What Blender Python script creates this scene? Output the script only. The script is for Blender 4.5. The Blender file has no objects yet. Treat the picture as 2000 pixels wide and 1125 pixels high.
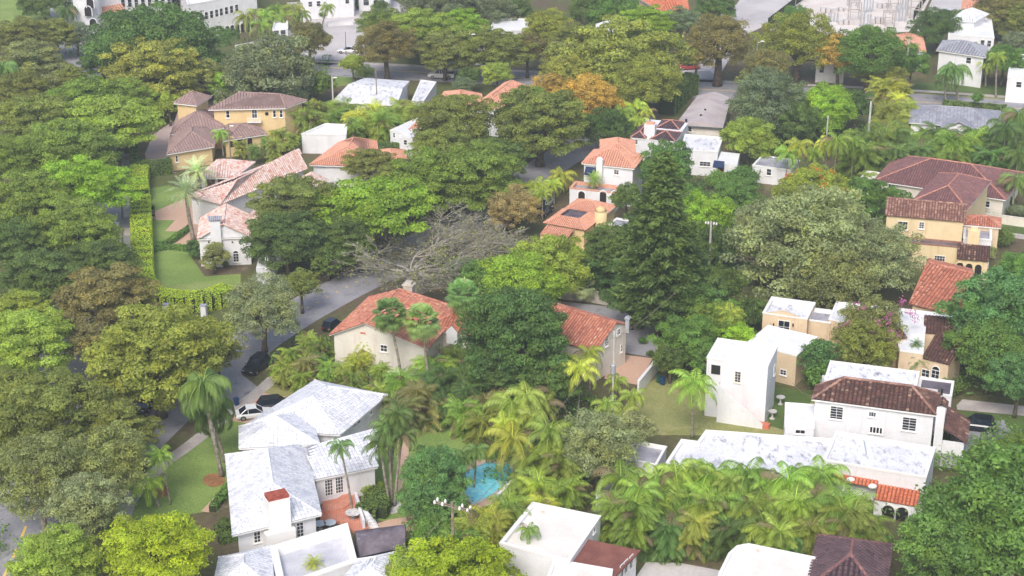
import bpy, math, random
import numpy as np

# ---------------------------------------------------------------- camera, sky, sun, exposure
sc = bpy.context.scene
CAM_H = 95.0; PITCH = math.radians(22.79); FPX = 3361.5          # camera height, downward tilt, focal length in photo pixels
cd = bpy.data.cameras.new('camera'); cam = bpy.data.objects.new('camera', cd); sc.collection.objects.link(cam)
cam.location = (0, 0, CAM_H); cam.rotation_euler = (math.pi/2 - PITCH, 0, 0)
cd.sensor_width = 36; cd.lens = 36*FPX/2000; cd.clip_end = 6000; cd.clip_start = 1
sc.camera = cam
SUN_EL = math.radians(46); SUN_AZ = math.radians(196)             # azimuth clockwise from +Y: behind the camera, to its left
w = bpy.data.worlds.new('World'); sc.world = w; w.use_nodes = True
nt = w.node_tree; bg = nt.nodes['Background']; sky = nt.nodes.new('ShaderNodeTexSky')
sky.sky_type = 'NISHITA'; sky.sun_disc = False; sky.sun_elevation = SUN_EL; sky.sun_rotation = SUN_AZ
sky.dust_density = 4.0; sky.air_density = 1.0; sky.ozone_density = 1.0; sky.altitude = 0
nt.links.new(sky.outputs[0], bg.inputs[0]); bg.inputs[1].default_value = 0.15
sl = bpy.data.lights.new('sun', 'SUN'); sl.energy = 1.35; sl.angle = math.radians(22); sl.color = (1.0, 1.0, 1.0)
so = bpy.data.objects.new('sun', sl); sc.collection.objects.link(so)
so.rotation_euler = (math.pi/2 - SUN_EL, 0, -SUN_AZ + math.pi)
so.rotation_euler = (math.pi/2 - SUN_EL, 0, math.pi - SUN_AZ)
sc.view_settings.view_transform = 'Standard'; sc.view_settings.look = 'None'; sc.view_settings.gamma = 1
sc.view_settings.exposure = 0.52
if hasattr(sc, 'cycles'):
    sc.cycles.max_bounces = 5; sc.cycles.diffuse_bounces = 3; sc.cycles.glossy_bounces = 2
    sc.cycles.transmission_bounces = 3; sc.cycles.transparent_max_bounces = 4; sc.cycles.volume_bounces = 0

# ---------------------------------------------------------------- helpers
_c, _s = math.cos(PITCH), math.sin(PITCH)
def G(px, py, z=0.0):
    """point of the place seen at a photo position, on the level z"""
    u = (px-1000)/FPX; v = (py-562.5)/FPX
    t = (z-CAM_H)/(-_s - v*_c)
    return np.array([t*u, t*(_c - v*_s), z])
def PPM(py, z=0.0):
    v = (py-562.5)/FPX
    t = (z-CAM_H)/(-_s - v*_c)
    return FPX/t
coll = sc.collection
def V3(a, z=None): return np.array([a[0], a[1], a[2] if z is None else z], float)

def tag(o, label=None, cat=None, group=None, kind=None):
    if label: o['label'] = label
    if cat: o['category'] = cat
    if group: o['group'] = group
    if kind: o['kind'] = kind
    return o
def empty(name, loc, label, cat, group=None, rz=0):
    o = bpy.data.objects.new(name, None); coll.objects.link(o); o.location = tuple(loc); o.rotation_euler = (0, 0, rz)
    o.empty_display_size = .5
    return tag(o, label, cat, group)

class MB:
    def __init__(s): s.v = []; s.f = []; s.r = []
    def poly(s, pts, r=.5):
        i = len(s.v); s.v.extend([tuple(map(float, p)) for p in pts]); s.f.append(tuple(range(i, i+len(pts)))); s.r.append(r)
    def prism(s, poly, z0, z1, top=True, bottom=False, r=.5):
        n = len(poly)
        a = sum(poly[i][0]*poly[(i+1) % n][1]-poly[(i+1) % n][0]*poly[i][1] for i in range(n))
        if a < 0: poly = poly[::-1]
        for i in range(n):
            p, q = poly[i], poly[(i+1) % n]
            s.poly([(p[0], p[1], z0), (q[0], q[1], z0), (q[0], q[1], z1), (p[0], p[1], z1)], r)
        if top: s.poly([(p[0], p[1], z1) for p in poly], r)
        if bottom: s.poly([(p[0], p[1], z0) for p in poly[::-1]], r)
    def obox(s, o, ex, ey, ez, r=.5):
        """box from corner o and three edge vectors"""
        o, ex, ey, ez = map(lambda a: np.array(a, float), (o, ex, ey, ez))
        if np.dot(np.cross(ex, ey), ez) < 0: ex, ey = ey, ex
        P = [o, o+ex, o+ex+ey, o+ey]; Q = [p+ez for p in P]
        s.poly(P[::-1], r); s.poly(Q, r)
        for i in range(4): j = (i+1) % 4; s.poly([P[i], P[j], Q[j], Q[i]], r)
    def box(s, c, sx, sy, sz, ang=0, r=.5):
        """box centred at c in xy, standing on c.z"""
        ca, sa = math.cos(ang), math.sin(ang)
        ex = np.array([ca, sa, 0])*sx; ey = np.array([-sa, ca, 0])*sy
        s.obox(np.array(c, float)-ex/2-ey/2, ex, ey, (0, 0, sz), r)
    def tube(s, pts, rad, n=6, r=.5, cap=True):
        pts = [np.array(p, float) for p in pts]
        if not hasattr(rad, '__len__'): rad = [rad]*len(pts)
        base = len(s.v)
        for k, p in enumerate(pts):
            d = pts[min(k+1, len(pts)-1)]-pts[max(k-1, 0)]; d = d/(np.linalg.norm(d)+1e-9)
            a = np.cross(d, (0, 0, 1)) if abs(d[2]) < .9 else np.cross(d, (1, 0, 0)); a /= np.linalg.norm(a); b = np.cross(d, a)
            for j in range(n):
                t = 2*math.pi*j/n; q = p+rad[k]*(math.cos(t)*a+math.sin(t)*b); s.v.append(tuple(q))
        for k in range(len(pts)-1):
            for j in range(n):
                a0 = base+k*n+j; a1 = base+k*n+(j+1) % n
                s.f.append((a0, a0+n, a1+n, a1)); s.r.append(r)
        if cap:
            s.f.append(tuple(base+j for j in range(n))); s.r.append(r)
            s.f.append(tuple(base+(len(pts)-1)*n+j for j in range(n))[::-1]); s.r.append(r)
    def cyl(s, c, rad, h, n=12, r=.5, rad2=None):
        s.tube([c, (c[0], c[1], c[2]+h)], [rad, rad if rad2 is None else rad2], n, r)
    def ball(s, c, rx, ry, rz, n=8, m=5, r=.5):
        b = len(s.v)
        for i in range(m+1):
            ph = math.pi*i/m-math.pi/2
            for j in range(n):
                t = 2*math.pi*j/n
                s.v.append((c[0]+rx*math.cos(ph)*math.cos(t), c[1]+ry*math.cos(ph)*math.sin(t), c[2]+rz*math.sin(ph)))
        for i in range(m):
            for j in range(n):
                s.f.append((b+i*n+j, b+i*n+(j+1) % n, b+(i+1)*n+(j+1) % n, b+(i+1)*n+j)); s.r.append(r)
    def build(s, name, mat, parent=None, smooth=False, local=False, top=None):
        off = np.zeros(3)
        if parent is not None and not local:
            root = parent
            while root.parent is not None: root = root.parent
            off = np.array(root.location)
        me = bpy.data.meshes.new(name)
        v = np.array(s.v, float).reshape(-1, 3)-off
        me.from_pydata([tuple(x) for x in v], [], s.f); me.validate(verbose=False)
        if len(me.polygons) == len(s.r):
            at = me.attributes.new('rnd', 'FLOAT', 'FACE'); at.data.foreach_set('value', np.array(s.r, dtype=np.float32))
        me.materials.append(mat)
        if smooth: me.polygons.foreach_set('use_smooth', [True]*len(me.polygons))
        me.update()
        o = bpy.data.objects.new(name, me); coll.objects.link(o); o.parent = parent
        return o

# ---------------------------------------------------------------- materials
def lin(r, g, b, k=1.0):
    f = lambda c: ((c/255+.055)/1.055)**2.4 if c/255 > .04045 else c/255/12.92
    return (min(1, f(r)*k), min(1, f(g)*k), min(1, f(b)*k), 1)
def newmat(name):
    m = bpy.data.materials.new(name); m.use_nodes = True; n = m.node_tree; n.nodes.clear()
    out = n.nodes.new('ShaderNodeOutputMaterial'); p = n.nodes.new('ShaderNodeBsdfPrincipled')
    n.links.new(p.outputs[0], out.inputs[0]); p.inputs['Specular IOR Level'].default_value = .25
    return m, n, p, out
def N(n, t, **kw):
    x = n.nodes.new('ShaderNode'+t)
    for k, v in kw.items(): setattr(x, k, v)
    return x
def mixc(n, a, b, fac, mode='MIX'):
    m = N(n, 'Mix', data_type='RGBA', blend_type=mode); m.clamp_factor = True
    for i, s in ((0, fac), (6, a), (7, b)):
        if isinstance(s, (int, float)): m.inputs[i].default_value = s
        elif isinstance(s, tuple): m.inputs[i].default_value = s
        else: n.links.new(s, m.inputs[i])
    return m.outputs[2]
def noise(n, scale, detail=3, rough=.55, stretch=None, rot=0, dist=0):
    tc = N(n, 'TexCoord'); mp = N(n, 'Mapping'); n.links.new(tc.outputs['Object'], mp.inputs[0])
    if stretch: mp.inputs['Scale'].default_value = stretch
    mp.inputs['Rotation'].default_value = (0, 0, rot)
    t = N(n, 'TexNoise'); n.links.new(mp.outputs[0], t.inputs['Vector']); t.inputs['Scale'].default_value = scale
    t.inputs['Detail'].default_value = detail; t.inputs['Roughness'].default_value = rough; t.inputs['Distortion'].default_value = dist
    return t.outputs[0]
def ramp(n, f, a, b):
    m = N(n, 'MapRange'); n.links.new(f, m.inputs[0]); m.inputs[1].default_value = a; m.inputs[2].default_value = b
    m.clamp = True
    return m.outputs[0]
def surf(name, c1, c2, scale=.3, rough=.85, fine=3.0, finek=.25, lo=.4, hi=.6, bump=0, c3=None, s3=.8, lo3=.58, hi3=.7, stretch=None, rot=0):
    """two colours in soft patches, a fine grain, an optional third colour of stains"""
    m, n, p, out = newmat(name)
    c = mixc(n, c1, c2, ramp(n, noise(n, scale, 5, .6), lo, hi))
    if c3: c = mixc(n, c, c3, ramp(n, noise(n, s3, 6, .68, stretch, rot), lo3, hi3))
    g = noise(n, fine, 4, .6)
    d = N(n, 'MapRange'); n.links.new(g, d.inputs[0]); d.inputs[1].default_value = .3; d.inputs[2].default_value = .7
    d.inputs[3].default_value = 1-finek; d.inputs[4].default_value = 1+finek*.5
    cb = N(n, 'CombineColor')
    for i in range(3): n.links.new(d.outputs[0], cb.inputs[i])
    c = mixc(n, c, cb.outputs[0], 1.0, 'MULTIPLY')
    n.links.new(c, p.inputs['Base Color']); p.inputs['Roughness'].default_value = rough
    if bump:
        b = N(n, 'Bump'); b.inputs['Strength'].default_value = bump; b.inputs['Distance'].default_value = .1
        n.links.new(g, b.inputs['Height']); n.links.new(b.outputs[0], p.inputs['Normal'])
    return m
def tilemat(name, cols, stain, s_lo=.5, s_hi=.68, sscale=.5, rough=.8):
    """tiles: every tile its own shade (attribute rnd), broad stains over them"""
    m, n, p, out = newmat(name)
    a = N(n, 'Attribute'); a.attribute_name = 'rnd'
    r = N(n, 'ValToRGB'); r.color_ramp.interpolation = 'LINEAR'
    el = r.color_ramp.elements
    el[0].position = 0; el[0].color = tuple(x*.45 for x in cols[0][:3])+(1,); el[1].position = 1; el[1].color = cols[-1]  # darkest stop: soiled pans between tiles, with valley shade put into the colour
    for i, c in enumerate(cols[:-1]):
        e = el.new(.12+.88*i/(len(cols)-1)); e.color = c
    n.links.new(a.outputs['Fac'], r.inputs[0])
    c = mixc(n, r.outputs[0], stain, ramp(n, noise(n, sscale, 6, .65), s_lo, s_hi))
    c = mixc(n, c, (.55, .55, .55, 1), ramp(n, noise(n, 4, 3, .6), .5, .8), 'MULTIPLY')
    n.links.new(c, p.inputs['Base Color']); p.inputs['Roughness'].default_value = rough
    return m
def plain(name, c, rough=.6, metal=0, spec=.3):
    m, n, p, out = newmat(name); p.inputs['Base Color'].default_value = c; p.inputs['Roughness'].default_value = rough
    p.inputs['Metallic'].default_value = metal; p.inputs['Specular IOR Level'].default_value = spec
    return m
def pavermat(name, c1, c2, mortar, sc_=2.2, rot=.4, row=.5):
    m, n, p, out = newmat(name)
    tc = N(n, 'TexCoord'); mp = N(n, 'Mapping'); n.links.new(tc.outputs['Object'], mp.inputs[0]); mp.inputs['Rotation'].default_value = (0, 0, rot)
    b = N(n, 'TexBrick'); n.links.new(mp.outputs[0], b.inputs['Vector']); b.inputs['Color1'].default_value = c1; b.inputs['Color2'].default_value = c2
    b.inputs['Mortar'].default_value = mortar; b.inputs['Scale'].default_value = sc_; b.inputs['Mortar Size'].default_value = .03
    b.inputs['Row Height'].default_value = row
    c = mixc(n, b.outputs[0], c2, ramp(n, noise(n, .5, 5, .65), .42, .6))
    n.links.new(c, p.inputs['Base Color']); p.inputs['Roughness'].default_value = .85
    return m
def leafmat(name, var=.45, dead=None, warm=None, trans=.3, hue=(1.18, 1.08, .74)):
    """foliage: the tree's own colour, varied leaf by leaf and in broad patches"""
    m, n, p, out = newmat(name)
    oi = N(n, 'ObjectInfo'); a = N(n, 'Attribute'); a.attribute_name = 'rnd'
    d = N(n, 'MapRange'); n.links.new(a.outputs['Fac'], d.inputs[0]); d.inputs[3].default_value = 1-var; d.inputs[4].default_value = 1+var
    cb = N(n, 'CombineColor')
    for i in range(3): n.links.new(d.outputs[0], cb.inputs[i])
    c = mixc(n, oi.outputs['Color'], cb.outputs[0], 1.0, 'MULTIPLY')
    c2 = mixc(n, c, (hue[0], hue[1], hue[2], 1), 1.0, 'MULTIPLY')
    c = mixc(n, c, c2, ramp(n, noise(n, .35, 3, .6), .45, .7))
    if dead: c = mixc(n, c, dead, ramp(n, a.outputs['Fac'], .955, .965))
    n.links.new(c, p.inputs['Base Color']); p.inputs['Roughness'].default_value = .5; p.inputs['Specular IOR Level'].default_value = .3
    tr = N(n, 'BsdfTranslucent'); n.links.new(mixc(n, c, (1.05, 1.15, .6, 1), 1.0, 'MULTIPLY'), tr.inputs[0])
    mx = N(n, 'MixShader'); mx.inputs[0].default_value = trans
    n.links.new(p.outputs[0], mx.inputs[1]); n.links.new(tr.outputs[0], mx.inputs[2]); n.links.new(mx.outputs[0], out.inputs[0])
    return m
M = {}
def haze():
    m = bpy.data.materials.new('haze_air'); m.use_nodes = True; n = m.node_tree; n.nodes.clear()
    out = n.nodes.new('ShaderNodeOutputMaterial'); v = n.nodes.new('ShaderNodeVolumePrincipled')
    v.inputs['Color'].default_value = (.9, .95, .98, 1); v.inputs['Density'].default_value = .0004; v.inputs['Anisotropy'].default_value = .2
    n.links.new(v.outputs[0], out.inputs['Volume'])
    me = bpy.data.meshes.new('haze'); x, y0, y1, z0, z1 = 2800, -800, 3800, -1.5, 103
    me.from_pydata([(-x, y0, z0), (x, y0, z0), (x, y1, z0), (-x, y1, z0), (-x, y0, z1), (x, y0, z1), (x, y1, z1), (-x, y1, z1)], [], [(3, 2, 1, 0), (4, 5, 6, 7), (0, 1, 5, 4), (1, 2, 6, 5), (2, 3, 7, 6), (3, 0, 4, 7)])
    me.materials.append(m); o = bpy.data.objects.new('haze', me); coll.objects.link(o); o['kind'] = 'stuff'
haze()
M['leaf'] = leafmat('foliage', .5, trans=.38)
M['frond'] = leafmat('palm_frond', .5, lin(146, 130, 98), hue=(1.15, 1.06, .7), trans=.35)
M['petal'] = leafmat('blossom', .3, hue=(1, 1, 1))
M['bark'] = surf('bark', lin(120, 108, 92), lin(88, 78, 66), 1.5, .9, 8, .4)
M['palebark'] = surf('pale_bark', lin(176, 170, 158), lin(140, 132, 120), 1.2, .9, 8, .3)
M['palmbark'] = surf('palm_bark', lin(168, 160, 148), lin(128, 118, 104), 2.0, .9, 6, .35)
M['white'] = surf('white_stucco', lin(234, 234, 236), lin(226, 225, 226), .5, .85, 5, .06, c3=lin(212, 210, 210), s3=1.1, lo3=.54, hi3=.82, stretch=(1, 1, .13))
M['cream'] = surf('cream_stucco', lin(228, 222, 210), lin(220, 213, 200), .5, .85, 5, .06, c3=lin(196, 184, 166), s3=1.1, lo3=.54, hi3=.82, stretch=(1, 1, .13))
M['yellow'] = surf('yellow_stucco', lin(236, 216, 174), lin(228, 207, 164), .5, .85, 5, .06, c3=lin(200, 168, 116), s3=1.1, lo3=.54, hi3=.82, stretch=(1, 1, .13))
M['ochre'] = surf('ochre_stucco', lin(230, 204, 154), lin(222, 194, 144), .5, .85, 5, .06)
M['tan'] = surf('tan_stucco', lin(226, 204, 172), lin(216, 192, 160), .5, .85, 5, .08, c3=lin(186, 164, 134), s3=1.1, lo3=.54, hi3=.82, stretch=(1, 1, .13))
M['trim'] = plain('white_paint', lin(238, 236, 232), .6)
M['redtrim'] = plain('terracotta_paint', lin(206, 120, 96), .7)
M['glass'] = surf('dark_glass', (.015, .022, .035, 1), (.10, .12, .14, 1), .35, .1, 3, .3, .5, .7)
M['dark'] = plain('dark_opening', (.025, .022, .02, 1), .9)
M['navy'] = plain('navy_canvas', lin(38, 54, 88), .8)
M['door'] = plain('red_door', lin(112, 40, 44), .6)
M['metal'] = plain('grey_metal', lin(176, 180, 186), .5, .2)
M['wood'] = surf('pole_wood', lin(160, 146, 130), lin(128, 114, 98), 2, .9, 9, .3)
M['concpole'] = surf('concrete_pole', lin(206, 202, 196), lin(186, 182, 176), 1, .85, 6, .1)
M['wroof'] = surf('white_roof_coating', lin(240, 240, 242), lin(226, 227, 231), .25, .8, 4, .1, c3=lin(150, 151, 160), s3=.45, lo3=.6, hi3=.85)
M['deck'] = surf('grey_white_deck', lin(206, 206, 212), lin(190, 190, 198), .4, .8, 4, .1)
M['wroof_st'] = surf('stained_white_roof', lin(236, 236, 239), lin(220, 220, 225), .22, .8, 4, .15, c3=lin(142, 142, 150), s3=.9, lo3=.52, hi3=.7, stretch=(1.6, .7, 1), rot=-.35)
M['wroof_rust'] = surf('rust_stained_roof', lin(238, 233, 226), lin(226, 219, 210), .25, .8, 4, .1, c3=lin(186, 140, 112), s3=.35, lo3=.62, hi3=.74)
M['groof'] = surf('grey_roof_membrane', lin(176, 174, 182), lin(150, 148, 158), .4, .85, 4, .2, c3=lin(110, 106, 116), s3=.6, lo3=.55, hi3=.75)
M['slate'] = tilemat('grey_shingle', [lin(150, 152, 162), lin(172, 173, 182), lin(160, 160, 168)], lin(132, 132, 144))
M['grroof'] = surf('pinkish_gravel_roof', lin(196, 186, 184), lin(180, 168, 168), .3, .9, 5, .15)
M['rustroof'] = surf('rusty_brown_roof', lin(146, 96, 84), lin(128, 82, 74), .8, .9, 6, .3)
M['darkroof'] = surf('dark_weathered_membrane', lin(92, 84, 92), lin(120, 112, 120), .5, .85, 3, .2, c3=lin(186, 182, 188), s3=.3, lo3=.6, hi3=.75)
M['whitetile'] = tilemat('whitewashed_tile', [lin(214, 216, 224), lin(240, 240, 244), lin(230, 231, 237), lin(246, 246, 248), lin(236, 237, 241)], lin(192, 194, 206), .5, .78, .7)
M['redtile'] = tilemat('red_clay_tile', [lin(194, 124, 100), lin(208, 142, 116), lin(166, 104, 86), lin(220, 168, 142)], lin(142, 84, 70), .56, .78, .6)
M['orangetile'] = tilemat('orange_clay_tile', [lin(218, 158, 130), lin(224, 170, 144), lin(210, 148, 122)], lin(204, 140, 118), .5, .8, .4)
M['vividtile'] = tilemat('bright_orange_tile', [lin(206, 120, 86), lin(216, 136, 102), lin(192, 106, 78)], lin(190, 96, 68), .6, .85, .6)
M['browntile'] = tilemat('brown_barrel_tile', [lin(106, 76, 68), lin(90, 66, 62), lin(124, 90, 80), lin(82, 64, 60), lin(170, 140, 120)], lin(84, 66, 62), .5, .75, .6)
M['mixtile'] = tilemat('mottled_barrel_tile', [lin(160, 118, 102), lin(134, 98, 88), lin(194, 156, 136), lin(114, 86, 80)], lin(118, 84, 80), .5, .75, .6)
M['purptile'] = tilemat('purple_brown_tile', [lin(138, 100, 98), lin(122, 88, 90), lin(152, 112, 106), lin(112, 82, 84)], lin(110, 84, 86), .5, .75, .5)
M['darktile'] = tilemat('dark_glazed_tile', [lin(88, 70, 76), lin(104, 84, 88), lin(78, 62, 70)], lin(66, 54, 60), .5, .8, .5)
M['taupetile'] = tilemat('taupe_flat_tile', [lin(172, 144, 136), lin(160, 134, 128), lin(182, 156, 146)], lin(148, 126, 122), .45, .75, .4)
M['patchtile'] = tilemat('whitewashed_pink_tile', [lin(236, 214, 204), lin(224, 180, 164), lin(240, 228, 222), lin(208, 146, 126), lin(236, 220, 212)], lin(222, 196, 186), .5, .8, .7)
M['ridge'] = tilemat('ridge_tile', [lin(196, 140, 122), lin(184, 128, 110), lin(206, 152, 132)], lin(150, 108, 98), .55, .8, .8)
M['asphalt'] = surf('asphalt', lin(164, 162, 166), lin(148, 146, 151), .12, .9, 3, .15, c3=lin(108, 106, 112), s3=.35, lo3=.55, hi3=.72)
M['palepave'] = surf('pale_concrete', lin(206, 200, 198), lin(190, 184, 183), .1, .9, 2, .1, c3=lin(172, 164, 164), s3=.12, lo3=.55, hi3=.75)
M['walk'] = surf('sidewalk_concrete', lin(196, 188, 182), lin(178, 168, 162), .4, .9, 3, .12)
M['yard'] = surf('construction_sand', lin(232, 224, 216), lin(220, 208, 198), .15, .9, 2, .1, c3=lin(198, 190, 186), s3=.2, lo3=.55, hi3=.7)
M['pinkpave'] = surf('pink_paving', lin(206, 186, 182), lin(194, 172, 168), .3, .9, 3, .12)
M['brickpave'] = pavermat('tan_brick_paving', lin(216, 182, 160), lin(204, 168, 146), lin(176, 146, 128))
M['terracotta'] = pavermat('terracotta_paving', lin(206, 138, 112), lin(192, 124, 100), lin(220, 170, 150), 1.8, .4, .5)
M['lawn'] = surf('trimmed_lawn', lin(142, 164, 88), lin(124, 148, 76), .18, .95, 3.5, .3, c3=lin(160, 160, 104), s3=.1, lo3=.56, hi3=.72)
M['drylawn'] = surf('dry_lawn', lin(158, 156, 102), lin(132, 138, 78), .12, .95, 3, .25, c3=lin(176, 166, 122), s3=.2, lo3=.55, hi3=.7)
M['dklawn'] = surf('dark_lawn', lin(98, 120, 62), lin(86, 106, 54), .2, .95, 3.5, .25, c3=lin(112, 120, 66), s3=.12, lo3=.58, hi3=.75)  # a darker green than the trimmed lawn
M['earth'] = surf('leaf_litter', lin(112, 98, 80), lin(92, 88, 62), .2, .95, 2.5, .35, c3=lin(134, 120, 102), s3=.4, lo3=.58, hi3=.7)
M['mulch'] = surf('mulch', lin(168, 124, 84), lin(142, 100, 68), 1, .95, 5, .35)
M['gravel'] = surf('white_gravel', lin(222, 218, 214), lin(190, 186, 182), 2, .9, 6, .3)
M['ground'] = surf('rough_ground', lin(96, 104, 58), lin(106, 94, 72), .06, .95, 1.5, .3, c3=lin(128, 122, 84), s3=.1, lo3=.56, hi3=.7)
M['line'] = plain('road_paint', lin(232, 196, 110), .8)
M['wline'] = plain('white_road_paint', lin(236, 234, 230), .8)
M['wall_old'] = surf('weathered_wall', lin(206, 198, 184), lin(176, 168, 156), .4, .9, 4, .15, c3=lin(140, 134, 126), s3=.5, lo3=.55, hi3=.7)
def poolmat():
    m, n, p, out = newmat('pool_water')
    c = mixc(n, lin(110, 206, 226), lin(156, 224, 236), ramp(n, noise(n, 1.3, 4, .6, dist=1.5), .45, .62))
    n.links.new(c, p.inputs['Base Color']); p.inputs['Roughness'].default_value = .06; p.inputs['Specular IOR Level'].default_value = .5
    b = N(n, 'Bump'); b.inputs['Strength'].default_value = .3; b.inputs['Distance'].default_value = .05
    n.links.new(noise(n, 2.5, 3, .6), b.inputs['Height']); n.links.new(b.outputs[0], p.inputs['Normal'])
    return m
M['pool'] = poolmat()
def carpaint(name, c):
    m, n, p, out = newmat(name); p.inputs['Base Color'].default_value = c; p.inputs['Roughness'].default_value = .3
    p.inputs['Coat Weight'].default_value = .8; p.inputs['Coat Roughness'].default_value = .08
    return m
M['c_black'] = carpaint('black_car_paint', (.012, .014, .022, 1)); M['c_white'] = carpaint('white_car_paint', (.8, .8, .8, 1))
M['c_silver'] = carpaint('silver_car_paint', (.45, .46, .48, 1)); M['c_red'] = carpaint('red_car_paint', (.45, .05, .04, 1))
M['tyre'] = plain('tyre_rubber', (.02, .02, .02, 1), .9); M['rim'] = plain('alloy_rim', (.5, .5, .52, 1), .35, .8)
M['lamp'] = plain('lamp_glass', (.75, .75, .72, 1), .15, 0, .5); M['tail'] = plain('tail_lamp', (.4, .02, .02, 1), .2)

# ---------------------------------------------------------------- ground sheets
def sheet(name, px, mat, z, cat=None, label=None):
    b = MB(); b.poly([(*G(x, y)[:2], z) for x, y in px]); o = b.build(name, mat); tag(o, label, None, None, 'structure'); return o
def ribbon_mb(b, pts, wd, z):
    pts = [np.array(p[:2], float) for p in pts]
    L = []; R = []
    for i, p in enumerate(pts):
        d = pts[min(i+1, len(pts)-1)]-pts[max(i-1, 0)]; d /= np.linalg.norm(d); n = np.array([-d[1], d[0]])
        ww = wd[i] if hasattr(wd, '__len__') else wd
        L.append(p+n*ww/2); R.append(p-n*ww/2)
    for i in range(len(pts)-1): b.poly([(*R[i], z), (*R[i+1], z), (*L[i+1], z), (*L[i], z)])
def smooth_line(px, k=6):
    P = [G(x, y)[:2] for x, y in px]; out = []
    for i in range(len(P)-1):
        p0 = P[max(i-1, 0)]; p1 = P[i]; p2 = P[i+1]; p3 = P[min(i+2, len(P)-1)]
        for j in range(k):
            t = j/k; out.append(.5*((2*p1)+(-p0+p2)*t+(2*p0-5*p1+4*p2-p3)*t*t+(-p0+3*p1-3*p2+p3)*t**3))
    out.append(P[-1]); return out
def ribbon(name, px, wd, mat, z):
    b = MB(); ribbon_mb(b, smooth_line(px), wd, z); o = b.build(name, mat); o['kind'] = 'structure'; return o

# ---------------------------------------------------------------- building helpers
def rect(pA, pB, pC, z, zc=None):
    """true rectangle in the world: near edge A-B, far side through C"""
    A = G(*pA, z)[:2]; B = G(*pB, z)[:2]; d = B-A; d /= np.linalg.norm(d); n = np.array([-d[1], d[0]])
    if n[1] < 0: n = -n
    depth = pC if not hasattr(pC, '__len__') else float(np.dot(G(*pC, z)[:2]-B, n))
    return [A, B, B+n*depth, A+n*depth]
def quad(*px, z): return [G(x, y, z)[:2] for x, y in px]
def inset(poly, t):
    n = len(poly); a = sum(poly[i][0]*poly[(i+1) % n][1]-poly[(i+1) % n][0]*poly[i][1] for i in range(n)); sg = 1 if a > 0 else -1
    out = []
    for i in range(n):
        p0, p1, p2 = map(lambda q: np.array(q, float), (poly[i-1], poly[i], poly[(i+1) % n]))
        d1 = (p1-p0)/np.linalg.norm(p1-p0); d2 = (p2-p1)/np.linalg.norm(p2-p1)
        n1 = np.array([-d1[1], d1[0]])*sg; n2 = np.array([-d2[1], d2[0]])*sg
        k = n1+n2; k /= max(.3, np.dot(k, n1)); out.append(p1+k*t)
    return out
def house(name, label, cat, poly, group=None):
    c = np.mean([p[:2] for p in poly], axis=0); return empty(name, (c[0], c[1], 0), label, cat, group)
def walls(H, poly, z0, z1, mat, top=False, name='wall'):
    b = MB(); b.prism([tuple(p[:2]) for p in poly], z0, z1, top=top); return b.build(name, mat, H)
def flat(H, poly, z, wmat, rmat, par=.4, th=.25, z0=0, cap=None, base=True):
    """walls, flat roof and a parapet round it"""
    poly = [tuple(p[:2]) for p in poly]; inn = inset(poly, th); zt = z
    b = MB(); n = len(poly)
    if base: b.prism(poly, z0, zt, top=False)
    wl = b.build('wall', wmat, H) if base else None
    c = MB()
    for i in range(n):
        j = (i+1) % n
        c.poly([(*poly[i], zt), (*poly[j], zt), (*inn[j], zt), (*inn[i], zt)])
        c.poly([(*inn[i], zt-par), (*inn[i], zt), (*inn[j], zt), (*inn[j], zt-par)])
        # drip edge standing a little proud of the wall
    out = inset(poly, -.06)
    for i in range(n):
        j = (i+1) % n
        c.poly([(*out[i], zt-.16), (*out[j], zt-.16), (*out[j], zt+.03), (*out[i], zt+.03)])
        c.poly([(*out[i], zt+.03), (*out[j], zt+.03), (*poly[j], zt+.004), (*poly[i], zt+.004)])
    c.build('parapet', cap or M['trim'], H)
    r = MB(); r.poly([(*p, zt-par+.01) for p in inn]); r.build('roof', rmat, H)
    return wl
def clipv(P, u):
    vs = []
    n = len(P)
    for i in range(n):
        a, b = P[i], P[(i+1) % n]
        if (a[0]-u)*(b[0]-u) <= 0 and abs(a[0]-b[0]) > 1e-6:
            vs.append(a[1]+(b[1]-a[1])*(u-a[0])/(b[0]-a[0]))
    return (min(vs), max(vs)) if len(vs) >= 2 else None
_tr = random.Random(5)
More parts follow.
